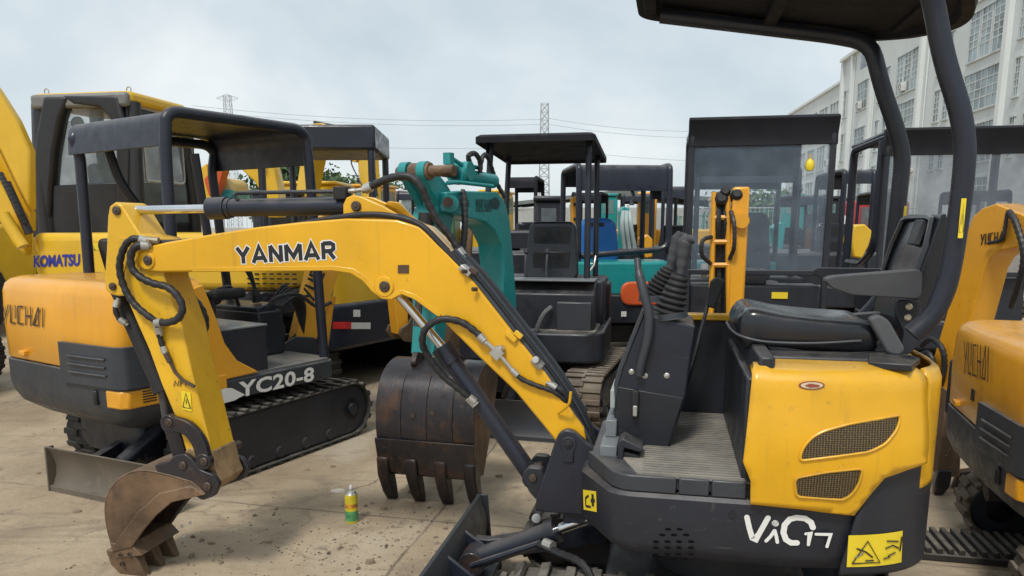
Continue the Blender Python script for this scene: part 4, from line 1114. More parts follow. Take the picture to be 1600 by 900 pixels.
def undercarriage(parent, L, r, gauge, w, uc, mt=TRK, mf=GREYD, yaw=0.0, cover=False):
    root = parent
    out = []
    for s in (1, -1):
        v0, v1 = s * gauge / 2 - w / 2, s * gauge / 2 + w / 2
        t = track_mb(L, r, v0, v1, uc).build('track', mt, parent, .004, 1)
        h = L / 2 - r
        fm = MB(); vi = s * gauge / 2
        fm.prism(rounded([(uc - h + r * .2, r * .45), (uc + h - r * .3, r * .45), (uc + h - r * .1, r * .95), (uc + h * .5, r * 1.42), (uc - h * .6, r * 1.42), (uc - h + r * .1, r * 1.1)], .03), v0 + w * .12, v1 - w * .12); f = fm.build('track_frame', mf, t, .008)
        if cover:
            cm = MB(); rc = r - .032; cp = circ(uc + h, r, rc, 16, -90, 90) + circ(uc - h, r, rc, 16, 90, 270)
            cm.prism(cp, v0 + w * .10, v1 - w * .10); cm.build('track_cover', mf, t, .012)
        for nm, u, rr in (('idler', uc + h, r * .72), ('sprocket', uc - h, r * .72)):
            m = MB(); m.rev((u, v0 + w * .10, r), (0, 1, 0), [(0, rr * .55), (w * .06, rr * .9), (w * .15, rr), (w * .65, rr), (w * .74, rr * .9), (w * .8, rr * .5)], 24)
            m.rev((u, v0 - .002 if s < 0 else v1 - w * .14, r), (0, 1, 0), [(0, rr * .28), (w * .14, rr * .28)], 14); m.build(nm, mf, t, ang=40)
        m = MB()
        for k in range(4): m.rev((uc - h * .6 + k * h * .4, v0 + w * .06, r * .36), (0, 1, 0), [(0, r * .16), (w * .1, r * .26), (w * .78, r * .26), (w * .88, r * .16)], 14)
        m.build('rollers', mf, t)
        out.append(t)
    m = MB(); m.bb(uc - .38, uc + .36, -gauge / 2 + w * .3, gauge / 2 - w * .3, r * .75, r * 1.75); m.build('undercarriage', mf, parent, .02)
    return out
trs = undercarriage(main, 1.54, .152, .72, .23, .07, TRK, DRK)
m_ = MB(); m_.cyl((0, 0, .30), (0, 0, .46), .27, n=28); m_.build('slew_ring', BLK, main)
# white disc standing in for a pale sun spot on the far front wheel
q = M.pv(838, 810, -.245); m_ = MB(); m_.rev((q.x, -.25, q.z), (0, 1, 0), [(0, .020), (.012, .020), (.016, .014)], 16); m_.build('sun_spot_disc', WHT, trs[1])
# dozer blade and its arms
def blade_mb(u, half, h, c=.05, th=.016, z0=.0):
    o = []; i_ = []
    for k in range(9):
        t = k / 8; z = z0 + h * t; du = c * (4 * (t - .5) ** 2) - c
        o.append((u + du, z)); i_.append((u + du - th, z))
    m = MB(); m.prism(o + i_[::-1], -half, half)
    m.bb(u - th * 2.2, u - .002, -half, half, z0, z0 + .035)
    for s in (1, -1):
        a, b = sorted((half * s, (half - .012) * s)); m.prism([(u - .07, z0 + .02), (u + .005, z0), (u + .005, z0 + h), (u - .05, z0 + h)], a, b)
    return m
bl = blade_mb(1.095, .475, .285, .035).build('dozer_blade', paint('scuffed_blade', (.055, .060, .066), .4, .35, (.12, .11, .10), metal=.2, scale=6, scratch=.9, scratchcol=(.28, .29, .3), bump=.03), main, .003)
m_ = MB()
for s in (1, -1):
    m_.prism([(.45, .20), (.98, .075), (1.06, .075), (1.06, .17), (.98, .17), (.45, .30)], .24 * s - .025, .24 * s + .025)
m_.prismz([(1.06, .34), (1.06, -.34), (.97, -.34), (.90, -.27), (.90, .27), (.97, .34)], .11, .13)
m_.prism([(1.07, .02), (1.07, .25), (.90, .13), (.90, .08)], .12, .14); m_.prism([(1.07, .02), (1.07, .25), (.90, .13), (.90, .08)], -.14, -.12)
m_.build('blade_arm', NAVY, main, .006)
c0, c1 = Vector((.98, .03, .19)), Vector((.50, .10, .44))
m_ = MB(); m_.tube([c0, c0.lerp(c1, .70)], .043, 18); m_.tube([c0.lerp(c1, .66), c0.lerp(c1, .74)], .052, 18); m_.tube([c0 + Vector((0, .055, -.0)), c0.lerp(c1, .62) + Vector((0, .055, -.01))], .012, 8); dc = m_.build('blade_cylinder', NAVY, main, ang=40)
m_ = MB(); m_.tube([c0.lerp(c1, .7), c1], .022, 14); m_.build('cylinder_rod', CHR, dc, ang=60)
m_ = MB(); m_.rev(c0 + Vector((.0, -.06, 0)), (0, 1, 0), [(0, .055), (.12, .055)], 18); m_.build('cylinder_eye', RUSTD, dc, .005)
m_ = MB(); hose_pts(m_, [c0.lerp(c1, .6) + Vector((0, .06, -.01)), Vector((.60, .20, .33)), Vector((.50, .28, .33)), Vector((.44, .33, .25)), Vector((.40, .30, .18))], .016); m_.build('hose', HOSE, dc)
m_ = MB(); m_.tube([Vector((.665, .15, .345)), Vector((.63, .175, .345))], .020, 10); m_.build('hose_fitting', STEEL, dc)
# ================================================================== kit for the other machines
def band_poly(pts, ws, n=6):
    Pq = spline([Vector((p[0], 0, p[1])) for p in pts], n); W = []
    for i in range(len(pts) - 1):
        for k in range(n): W.append(ws[i] + (ws[i + 1] - ws[i]) * k / n)
    W.append(ws[-1]); L = []; Rr = []
    for i, p in enumerate(Pq):
        t = (Pq[min(i + 1, len(Pq) - 1)] - Pq[max(0, i - 1)]).normalized(); s = Vector((t.z, 0, -t.x)) * W[i] / 2
        L.append(((p + s).x, (p + s).z)); Rr.append(((p - s).x, (p - s).z))
    return L + Rr[::-1]
PINU, PINZ = M.uz([(322, 761)], BW)[0]
BK_OUT = [(p.x - PINU, p.z - PINZ) for p in outer]
BK_SIDE = [(u - PINU, z - PINZ) for u, z in side]
BK_TOOTH = [(u - PINU, z - PINZ) for u, z in M.uz([(172, 855), (214, 858), (226, 884), (236, 905), (222, 906), (196, 900), (178, 880)], .165)]
BK_EAR = [(u - PINU, z - PINZ) for u, z in rounded(M.uz([(240, 727), (262, 722), (272, 712), (288, 709), (300, 718), (312, 734), (332, 742), (342, 758), (334, 776), (316, 782), (298, 772), (272, 752), (248, 742)], .128), .012)]
def make_bucket(root, X, pin, rot, s, half, mat, teeth=4, mat2=None, name='bucket'):
    mat2 = mat2 or mat; c, sn = math.cos(R_(rot)), math.sin(R_(rot))
    T = lambda pts: [(pin[0] + (u * c - z * sn) * s, pin[1] + (u * sn + z * c) * s) for u, z in pts]
    cx, cz = (.10, -.10); inn = []
    for u, z in BK_OUT:
        d = Vector((cx - u, cz - z)).normalized() * .012; inn.append((u + d.x, z + d.y))
    b = MB(); b.prism(T(BK_OUT) + T(inn)[::-1], -half, half); b.xf(X); bo = b.build(name, mat, root, .003, 1)
    for sg in (1, -1):
        a, e = sorted((half * sg, (half - .016) * sg)); m = MB(); m.prism(T(BK_SIDE), a, e); m.xf(X); m.build('side_plate', mat, bo, .004)
        a, e = sorted((.10 * sg, .13 * sg)); m = MB(); m.prism(T(BK_EAR), a, e); m.xf(X); m.build('pin_bracket', mat2, bo, .004)
    for k in range(teeth):
        v = -half * .88 + 2 * half * .88 * k / (teeth - 1); m = MB(); m.prism(T(BK_TOOTH), v - .032, v + .032); zz_ = [p[2] for p in m.v]; m.taper(v, max(zz_), min(zz_), .5); m.xf(X); m.build('tooth', mat2, bo, .008)
    return bo
def make_boom(root, X, F, B, T, A0, E, mat, hw=.085, wb=(.17, .26, .13), wa=(.10, .19, .12), armmat=None, cyl=NAVY, bucket=None, det=True):
    """foot, bend, tip of the boom; tail and end of the arm, all (forward, up)"""
    armmat = armmat or mat
    F, B, T, A0, E = (Vector(p) for p in (F, B, T, A0, E))
    pm = F.lerp(B, .5); pt = B.lerp(T, .5); up = (B - F.lerp(T, .5)).normalized()
    m = MB(); m.prism(band_poly([F, pm + up * .03, B, pt + up * .03, T], [wb[0], (wb[0] + wb[1]) / 2, wb[1], (wb[1] + wb[2]) / 2, wb[2]]), -hw, hw)
    for p, r in ((F, wb[0] * .55), (T, wb[2] * .6)): m.prism(circ(p.x, p.y, r, 16), -hw - .012, hw + .012)
    m.xf(X); bo = m.build('boom', mat, root, .007)
    J = T; d = (E - A0).normalized(); nrm = Vector((-d.y, d.x))
    m = MB(); m.prism(band_poly([A0, A0.lerp(E, .22), A0.lerp(E, .55), E], [wa[0], wa[1], (wa[1] + wa[2]) / 2, wa[2]]), -hw * .85, hw * .85); m.xf(X); ao = m.build('arm', armmat, root, .006)
    def cylinder(a, b, r, frac, nm, mt=cyl):
        a, b = Vector((a.x, 0, a.y)), Vector((b.x, 0, b.y)); q = a.lerp(b, frac)
        m = MB(); m.tube([a, q], r, 14); m.tube([q - (b - a).normalized() * .04, q + (b - a).normalized() * .02], r * 1.2, 14); m.rev(a + Vector((0, -.05, 0)), (0, 1, 0), [(0, r * 1.1), (.1, r * 1.1)], 14); m.xf(X); c = m.build(nm, mt, root, ang=40)
        m = MB(); m.tube([q, b], r * .52, 10); m.xf(X); m.build('cylinder_rod', CHR, c, ang=60)
    cb_ = B + up * (wb[1] * .62)
    cylinder(cb_ + (B - T).normalized() * .06, A0, .036, .62, 'arm_cylinder')
    fw = Vector((1, 0)) if E.x >= F.x - 1e9 else Vector((-1, 0))
    cylinder(F + Vector((.16, -.16)), B - up * wb[1] * .42, .04, .6, 'boom_cylinder')
    side_ = nrm if nrm.x > 0 else -nrm
    cylinder(A0.lerp(E, .18) + side_ * .14, A0.lerp(E, .82) + side_ * .15, .036, .6, 'bucket_cylinder')
    if det:
        m = MB()
        for v in (-.05, .0, .05):
            Pq = [Vector((p.x, v, p.y)) for p in (F + up * .1, pm + up * (wb[1] * .55), B + up * (wb[1] * .53), pt + up * (wb[1] * .42), T + up * .08)]
            hose_pts(m, Pq, .011, False, 6)
        m.xf(X); m.build('hoses', HOSE, bo)
        m = MB(); a, b_ = T + up * .08, A0.lerp(E, .5)
        for v in (hw + .02, -hw - .02):
            hose_pts(m, [Vector((a.x, v * .6, a.y)), Vector((T.x + .05 * up.x, v, T.y - .05)), Vector((T.x - .04, v * 1.1, T.y - .22)), Vector((b_.x, v, b_.y))], .014, True, 6)
        m.xf(X); m.build('hoses', HOSE, ao)
        m = MB()
        for p in (F, B - up * wb[1] * .42, T, A0): m.rev((p.x, -hw - .03, p.y), (0, 1, 0), [(0, .022), (2 * hw + .06, .022)], 12)
        m.xf(X); m.build('pivot_pins', PIN, bo)
        m = MB(); q = E + side_ * .14 + (E - A0).normalized() * -.10
        m.tube([Vector((A0.lerp(E, .80).x, .06, A0.lerp(E, .80).y)), Vector((q.x, .08, q.y)), Vector((E.x + .10, .1, E.y + .04))], .022, 8); m.xf(X); m.build('tipping_link', RUSTD, root)
    if bucket: make_bucket(root, X, (E.x, E.y), bucket.get('rot', 0), bucket.get('s', 1.0), bucket.get('half', .2), bucket.get('mat', RUST))
    return bo, ao
def swing_x(u, deg):
    return Matrix.Translation((u, 0, 0)) @ Matrix.Rotation(R_(deg), 4, 'Z')
def plan_upper(tail, front, half, rnd=.35, ch=.12):
    return rounded([(front, half - ch, .03), (front - ch, half, .05), (-tail, half, rnd), (-tail, -half, rnd), (front - ch, -half, .05), (front, -half + ch, .03)], .05, 6)
def make_upper(root, tail, front, half, z0, z1, zh, hood_from, mat_skirt, mat_hood, sk=.06):
    pl = plan_upper(tail, front, half)
    m = MB(); m.prismz(pl, z0, z1); b = m.build('lower_body', mat_skirt, root, .02, 3)
    hp_ = plan_upper(tail - .01, -hood_from, half - .012, .33, .04)
    m = MB(); m.prismz(hp_, z1 - .01, zh); h = m.build('engine_hood', mat_hood, root, .05, 4)
    m = MB(); m.prismz(rounded([(front - .04, half - .06), (-hood_from, half - .06), (-hood_from, -half + .06), (front - .04, -half + .06)], .03), z1, z1 + .015); m.build('floor_mat', MAT, root)
    return b, h
def make_seat(root, u, v, z, w=.46, hback=.55, mat=SEATM, lean=.10):
    m = MB(); m.prism(rounded([(u + .24, z), (u + .25, z + .10), (u - .24, z + .08), (u - .26, z)], .04), v - w / 2, v + w / 2); s = m.build('seat_cushion', mat, root, .035, 3)
    m = MB(); vz = rounded([(v - w * .5, z + .06), (v - w * .42, z + .06 + hback), (v + w * .42, z + .06 + hback), (v + w * .5, z + .06)], .08, 5)
    L0 = [(u - .24 - lean * (zz - z) / hback + .05, vv, zz) for vv, zz in vz]; L1 = [(p[0] - .09, p[1], p[2]) for p in L0]
    m.loft(L0, L1); b = m.build('backrest', mat, root, .02, 3)
    m = MB()
    for k in range(2):
        zz = z + .22 + k * hback * .42; uu = u - .24 - lean * (zz - z) / hback + .052
        m.box((uu, v, zz), (.018, w * .66, hback * .36))
    m.build('back_padding', mat, b, .02, 3)
    m = MB(); m.bb(u - .2, u + .2, v - w * .45, v + w * .45, z - .28, z); m.build('seat_base', DRK, root, .02)
    return s, b
def make_levers(root, u, v, z, zl, mat=NAVY, w=.34):
    m = MB(); m.prism([(u + .10, z), (u + .13, z + (zl - z) * .5), (u + .02, zl), (u - .12, zl - .03), (u - .08, z)], v - w / 2, v + w / 2); c = m.build('control_console', mat, root, .012)
    for s in (.3, -.3):
        m = MB(); m.tube(spline([(u - .04, v + w * s, zl), (u - .06, v + w * s, zl + .13), (u - .10, v + w * s * .9, zl + .26)], 4), [.032, .03, .028, .014, .014, .016, .02, .024, .022][:9], 8); m.build('control_lever', BLK, c)
    return c
def make_blade(root, u, half, h, mat, arm=.6, X=None):
    b = blade_mb(u, half, h, .05)
    if X: b.xf(X)
    b.build('dozer_blade', mat, root, .003)
    m = MB()
    for s in (1, -1): m.prism([(u - arm, .2), (u - .14, .08), (u - .075, .08), (u - .075, .2), (u - arm, .32)], s * half * .5 - .03, s * half * .5 + .03)
    m.tube([(u - .11, 0, .2), (u - arm, 0, .42)], .045, 12)
    if X: m.xf(X)
    m.build('blade_arm', NAVY, root, .005)
def sheet_arch(root, u0, u1, half, z0, zt, r0, r1, mat, drop0, drop1, tube=.032, posts=((-1, 0), (-1, 1), (1, 0), (1, 1)), zdeck=.7, lean0=0.0, lean1=0.0, tubemat=None, inl=0.0):
    """bent sheet roof carried by two tube hoops; u0 rear, u1 front"""
    tubemat = tubemat or mat
    prof = rounded([(u0 - .005, zt - drop0, 0), (u0 + .01, zt, r0), (u1 - .01, zt, r1), (u1 + .005, zt - drop1, 0)], .1, 7)
    # open path: drop the closing rounding
    path = [Vector((a, 0, b)) for a, b in prof]
    inn = []
    for i, p in enumerate(path):
        t = (path[min(i + 1, len(path) - 1)] - path[max(0, i - 1)]).normalized(); inn.append(p + Vector((t.z, 0, -t.x)) * .012)
    m = MB(); m.prism([(p.x, p.z) for p in path] + [(p.x, p.z) for p in inn[::-1]], -half, half); rf = m.build('roof', mat, root, .003, 1)
    for s in (1, -1):
        hv = s * (half - (inl if s > 0 else 0)); dz = .01 + (inl if s > 0 else 0)
        pts = [Vector((u0 + lean0 + (inl if s > 0 else 0), hv, zdeck)), Vector((u0 + (inl if s > 0 else 0), hv, zt - drop0))] + [Vector((p.x, hv, p.z - dz)) for p in path[3:-3]] + [Vector((u1 - (inl if s > 0 else 0), hv, zt - drop1)), Vector((u1 + lean1, hv, zdeck))]
        if (s, 0) not in posts: pts = pts[1:]
        if (s, 1) not in posts: pts = pts[:-1]
        m = MB(); m.tube(bend(pts, .08), tube, 10); m.build('roof_post', tubemat, root, ang=60)
    return rf
def box_roof(root, u0, u1, half, z, th, mat, posts, pr=.025, tilt=0.0, zdeck=.75, pmat=None):
    m = MB(); o = rounded([(u1, half), (u0, half), (u0, -half), (u1, -half)], .05, 4); zf = lambda u: z + (u - u0) * tilt
    vs = []; n = len(o)
    for dz, k in ((0, .0), (th * .75, .0), (th, .05)):
        for u, v in o: vs.append((u - (u - (u0 + u1) / 2) * k, v * (1 - k), zf(u) + dz))
    for u, v in o: vs.append((u - (u - (u0 + u1) / 2) * .03, v * .97, zf(u) + th * .5))
    fs = []
    for j in range(2):
        for i in range(n): fs.append((j * n + i, j * n + (i + 1) % n, (j + 1) * n + (i + 1) % n, (j + 1) * n + i))
    fs.append(tuple(2 * n + i for i in range(n)))
    for i in range(n): fs.append((i, 3 * n + i, 3 * n + (i + 1) % n, (i + 1) % n))
    fs.append(tuple(3 * n + i for i in range(n))[::-1])
    m.add(vs, fs); rf = m.build('roof', mat, root, .004, 1)
    for (u, v, ub, vb) in posts:
        m = MB(); m.tube([(ub, vb, zdeck), (u, v, zf(u) + th * .5)], pr, 8); m.build('roof_post', pmat or mat, root, ang=60)
    return rf
PANE = glass('dusty_pane', (.50, .56, .60), .30)
PANED = glass('tinted_pane', (.16, .19, .21), .55)
# ================================================================== the orange and charcoal machine on the left
Y = Frame(-2.08, 5.00, 57)
yc = thing('mini_excavator', 'orange and charcoal mini excavator at the left seen from its tail, YC20-8 on its sill', 'excavator', Y.o, 57, 'mini excavators parked in the yard')
P_ = lambda x, y, v: Y.pv(x, y, v)
ytr = undercarriage(yc, 1.62, .215, 1.0, .26, .14, TRK, DRK, cover=True)
for o in list(yc.children): o.rotation_euler.z = R_(4.5)
TAIL, HALF = .985, .60
def yplan(front, d=0.0):
    return rounded([(front, .70 - d, .02), (-.985 + d, .70 - d, .16), (-.985 + d, -.05, .10), (-.945 + d, -.60 + d, .085), (front, -.60 + d, .02)], .1, 6)
def shell(rings, front):
    m = MB(); vs = []; fs = []; n = None
    for z, d in rings:
        p_ = yplan(front, d); n = len(p_); vs += [(u, v, z) for u, v in p_]
    for j in range(len(rings) - 1):
        for i in range(n): fs.append((j * n + i, j * n + (i + 1) % n, (j + 1) * n + (i + 1) % n, (j + 1) * n + i))
    fs.append(tuple(range(n))[::-1]); fs.append(tuple((len(rings) - 1) * n + i for i in range(n)))
    return m.add(vs, fs)
ycw = shell([(.40, .22), (.42, .13), (.49, .04), (.56, .008), (.62, 0.0), (.750, 0.0), (.755, .006)], -.40).build('counterweight', GREYD, yc, 0, ang=35)
yhood = shell([(.761, .012), (.770, .004), (1.0, .0), (1.17, .006), (1.215, .018), (1.242, .042), (1.254, .075), (1.257, .13)], -.42).build('engine_hood', ORG, yc, 0, ang=50)
# curved front end of the hood sweeping down to the sill
sw_ = MB(); swp_ = [(-.42, 1.22), (-.34, 1.0), (-.30, .86), (-.22, .74), (-.10, .665), (-.06, .64), (-.50, .63), (-.50, 1.20)]
sw_.prism(swp_, -HALF - .004, -HALF + .06); sw_.build('side_sweep', ORG, yhood, .008)
# marks
def yrear(x, y, off=.003):
    return Y.pu(x, y, -TAIL - off)
yuchai(yrear(4, 504), yrear(71, 512), yrear(4, 475), paint('brown_decal', (.05, .032, .02), .5, 0, bump=0), yhood, .012)
# moulded vent cover wrapping the corner
def vcut(d):
    o = [(-.985 - d, -.10)] + [(u - d if u < -.9 else u, v - (d if v < -.55 else 0)) for u, v in yplan(-.40) if v < -.12 and u < -.45] + [(-.62, -.60 - d)]
    return o
vc = MB(); o_ = [(-.988 - .02, -.08), (-.945 - .018, -.56), (-.93, -.615), (-.88, -.622), (-.54, -.622)]; i_ = [(-.54, -.58), (-.86, -.58), (-.90, -.55), (-.95, -.08)]
vc.prismz(rounded([(p[0], p[1], .03 if 0 < k < 4 else .01) for k, p in enumerate(o_ + i_)], .02, 3), .685, .915)
vcov = vc.build('vent_cover', GREYD, yc, .025, 3)
m = MB()
for k in range(6):
    zz = .735 + k * .025
    m.bb(-.80, -.62, -HALF - .0265, -HALF - .010, zz, zz + .011)
m.build('vent_slots', INK, vcov)
m = MB()
for zz in (.755, .80, .845):
    a_, b_ = Vector((-1.0085, -.18, zz)), Vector((-.975, -.50, zz)); m.tube([a_, a_.lerp(b_, .1) + Vector((-.002, 0, 0)), b_], .006, 6)
m.build('vent_ribs', GREYD, vcov, 0)
# orange lower flap with slits, wrapping the same corner
m = MB(); m.prismz([(-.966, -.46), (-.951, -.57), (-.915, -.606), (-.30, -.606), (-.30, -.57), (-.90, -.57), (-.93, -.46)], .572, .672); lf = m.build('side_flap', ORG, yc, .010)
m = MB()
for k in range(5): m.bb(-.84, -.76, -HALF - .0085, -HALF - .002, .595 + k * .015, .602 + k * .015)
m.build('vent_slots', INK, lf)
m = MB(); m.box((-.966, -.36, .62), (.03, .04, .085)); m.build('tie_slot', INK, ycw, .012)
q = yrear(38, 551); m = MB(); m.box((-TAIL - .006, q.y, q.z), (.03, .07, .028)); m.build('hood_catch', ORG, yhood, .004)
# deck, sill with the model mark
dk = MB(); dk.prismz([(u, v) for u, v in [(.60, .55), (-.42, .55), (-.42, -.60), (.55, -.60), (.60, -.55)]], .50, .625); ydk = dk.build('lower_body', GREYD, yc, .01)
dk = MB(); dk.prismz([(u * .97, v * .97) for u, v in [(.60, .55), (-.42, .55), (-.42, -.60), (.55, -.60), (.60, -.55)]], .625, .64); dk.build('floor_plate', paint('worn_floor_plate', (.15, .16, .165), .45, .4, (.22, .19, .15), metal=.2, bump=.03, dust=.6), yc)
A, B, D = P_(372, 622, -HALF - .002), P_(490, 595, -HALF - .002), P_(372, 597, -HALF - .002)
lettering('YC20-8', A, B, D, WHT, ydk, .03, 1.05, .004)
SW = P_(330, 632, -HALF - .002), P_(372, 622, -HALF - .002), P_(330, 610, -HALF - .002)
plate([(-.25, -.15), (.85, -.1), (1.25, .15), (1.0, .5), (.75, .85), (.5, .95), (-.25, .70)], *SW, WHT, ydk, .004, 'white_swoosh')
# box under the seat, seat, console
bx = MB(); bx.bb(-.40, .035, -.575, .10, .63, .925); bx.build('seat_box', NAVY, yc, .012)
bx = MB(); bx.bb(-.405, .04, -.58, .11, .925, .938); bx.build('box_lid', paint('grey_lid', (.17, .19, .20), .35, .3, (.2, .18, .15), bump=.02), yc, .004)
make_seat(yc, -.10, .22, 1.02, .42, .40)
ar_ = MB(); q = P_(343, 455, -.05); ar_.box((.12, -.08, 1.10), (.26, .08, .07)); ar_.build('armrest', BLK, yc, .025, 3)
ycon = make_levers(yc, .42, .10, .64, 1.02, NAVY, .5)
bx = MB(); bx.bb(.30, .52, -.16, .45, .64, .96); bx.build('side_console', DRK, yc, .015)
m = MB()
for k in range(6):
    a = .05 * k; hose_pts(m, [(.50, -.16 + a * .5, .98), (.60, -.20 + a * .4, 1.05 + a * .3), (.70, -.18 + a * .3, .98 - a * .3), (.74, -.10, .80 - a * .4), (.64, -.06, .70)], .014, True, 6)
m.build('hoses', HOSE, ycon)
m = MB(); hose_pts(m, [(.30, -.25, .98), (.34, -.30, 1.06), (.50, -.34, 1.08), (.66, -.36, .98), (.78, -.38, 1.0)], .014); m.build('hose', HOSE, ycon)
m = MB(); m.tube(bend([(.05, .0, .64), (.05, -.02, 1.12), (.20, -.02, 1.15), (.25, -.02, 1.0)], .05), .013, 8); m.build('grab_rail', DRK, yc)
# roof
sheet_arch(yc, -.54, .50, .52, 2.0, 2.20, .16, .15, NAVY, .20, .24, .034, zdeck=.64, lean0=-.02, lean1=.06, inl=.045)
m = MB(); m.tube([P_(304, 240, -.44), P_(325, 372, -.44)], .026, 8); m.build('brace_post', NAVY, yc)
m = MB(); m.tube(bend([Vector((-.34, .42, 2.05)), Vector((-.30, .40, 1.85)), Vector((-.16, .36, 1.62)), Vector((-.14, .36, 1.2))], .1), .03, 8); m.build('grab_rail', DRK, yc)
# boom, swung away to the right
YX = swing_x(.66, -22)
ybm, yarm = make_boom(yc, YX, (.10, .62), (.42, 1.46), (.82, 1.46), (.90, 1.64), (.96, .68), ORG, .08, (.15, .24, .12), (.09, .16, .10), cyl=ORG, bucket=dict(rot=8, s=1.15, half=.24, mat=RUST))
sw_ = MB(); sw_.prism(rounded([(-.12, .45), (.04, .45), (.22, .56), (.20, .72), (.04, .74), (-.12, .66)], .03), .09, .12); sw_.prism(rounded([(-.12, .45), (.04, .45), (.22, .56), (.20, .72), (.04, .74), (-.12, .66)], .03), -.12, -.09); sw_.cyl((-.10, 0, .42), (-.10, 0, .70), .07); sw_.xf(YX); sw_.build('swing_bracket', DRK, yc, .006)
a_ = Vector(YX @ Vector((.20, -.083, .98))); b_ = Vector(YX @ Vector((.40, -.083, 1.42))); d_ = Vector(YX @ Vector((.10, -.083, 1.03)))
yuchai(a_, b_, d_, INK, ybm, .018)
bdm = paint('dusty_blade', (.13, .108, .082), .6, .5, (.22, .18, .14), scale=5, bump=.03, dust=.4)
make_blade(yc, 0, .50, .27, bdm, .55, Matrix.Rotation(R_(9), 4, 'Z') @ Matrix.Translation((-1.0, -.20, 0)) @ Matrix.Rotation(math.pi, 4, 'Z'))
m = MB(); m.bb(-.70, -.40, -.30, .40, .15, .40); m.build('blade_frame', DRK, yc, .03)
m = MB(); m.cyl((0, 0, .36), (0, 0, .50), .30, n=24); m.build('slew_ring', BLK, yc)

# ================================================================== its twin at the right edge, tail towards the camera
Z = Frame(2.90, 2.96, -18)
zc = thing('mini_excavator', 'muddy orange mini excavator cut by the right edge, YUCHAI on its tail', 'excavator', Z.o, -18, 'mini excavators parked in the yard')
for ch in list(yc.children):
    nm = ch.name.split('.')[0]
    if nm in ('counterweight', 'engine_hood', 'vent_cover', 'side_flap', 'slew_ring', 'lower_body', 'floor_plate', 'seat_box', 'seat_cushion', 'backrest', 'seat_base', 'control_console', 'undercarriage'):
        c = ch.copy(); COL.objects.link(c); c.parent = zc
        for g_ in ch.children:
            if g_.name.split('.')[0] in ('lettering', 'white_swoosh'): continue
            d = g_.copy(); COL.objects.link(d); d.parent = c
            for h_ in g_.children:
                k = h_.copy(); COL.objects.link(k); k.parent = c
zh = [c for c in zc.children if c.name.startswith('engine_hood')][0]
ztr = undercarriage(zc, 1.70, .185, 1.05, .28, -.04, MUD, DRK, cover=True)
zc.scale = (.87, .87, .87)
zr = lambda x, y: Z.pu(x, y, -TAIL * .87 - .003) / .87
yuchai(zr(1506, 583), zr(1547, 598), zr(1507, 533), INK, zh, .012)
q = zr(1519, 617); m = MB(); m.bb(-TAIL - .004, -TAIL + .02, q.y - .025, q.y + .025, q.z - .03, q.z + .03); m.build('latch_hole', INK, zh)
m = MB(); m.bb(-TAIL + .02, -TAIL + .16, .69, .735, .66, 1.0); m.build('side_guard', DRK, zc, .02)
m = MB(); m.tube([(-.62, .02, .44), (-.80, .02, .43), (-.90, .02, .42)], .055, 16); m.build('exhaust_pipe', BLK, zc)
# ================================================================== teal machine facing the camera, bucket on the ground in front
T = Frame(.24, 6.45, 259)
tm = thing('mini_excavator', 'teal mini excavator facing the camera under a flat dark roof, big dark bucket in front', 'excavator', T.o, 259, 'mini excavators parked in the yard')
ttr = undercarriage(tm, 1.75, .22, 1.12, .30, .05, MUD, GREYD, 0)
for o in list(tm.children): o.rotation_euler.z = R_(-6)
make_upper(tm, .85, .62, .60, .48, .72, 1.06, .30, DRK, DRK)
m = MB(); m.prismz(plan_upper(.80, -.34, .56, .3, .04), 1.06, 1.10); m.build('hood_lid', DRK, tm, .02)
make_seat(tm, -.06, .06, 1.02, .50, .52)
m = MB(); m.prism([(.50, .72), (.50, 1.02), (.30, 1.12), (.26, 1.12), (.26, .72)], -.22, .52); tfc = m.build('front_console', DRK, tm, .012)
m = MB(); m.bb(.24, .50, -.22, .52, 1.12, 1.135); m.build('console_top', paint('grey_lid', (.17, .19, .20)), tfc, .004)
m = MB(); m.bb(.30, .54, .22, .50, .73, .96); m.build('tool_box', GREYD, tm, .01)
m = MB(); m.bb(-.30, .05, .45, .56, .72, 1.10); m.build('side_console', DRK, tm, .02)
for v in (-.09, .09):
    m = MB(); m.tube(spline([(.22, v, 1.12), (.20, v, 1.26), (.16, v, 1.33)], 5), .010, 8); m.rev((.16, v, 1.32), (0, 0, 1), [(0, .012), (.02, .024), (.05, .018)], 10); m.build('control_lever', GREYD, tm)
m = MB(); m.tube([(.10, .35, 1.05), (-.12, .46, 1.22), (-.16, .47, 1.30)], .010, 8); m.build('side_lever', STEEL, tm)
m = MB(); hose_pts(m, [(.53, .18, .92), (.58, .12, .86), (.60, .06, .72), (.58, .02, .66), (.56, .10, .70)], .02); m.build('hose', paint('grey_hose', (.12, .12, .13), .6, .3), tm)
box_roof(tm, -1.05, .34, .49, 2.16, .07, ROOFM, [(.12, .42, .30, .44), (.12, -.40, .30, -.46), (-.75, .42, -.55, .44), (-.75, -.42, -.55, -.46)], .026, .045, .74, NAVY)
m = MB(); m.prism([(.18, 2.28), (.05, 2.28), (.16, 2.12)], -.435, -.425); m.build('roof_gusset', ROOFM, tm)
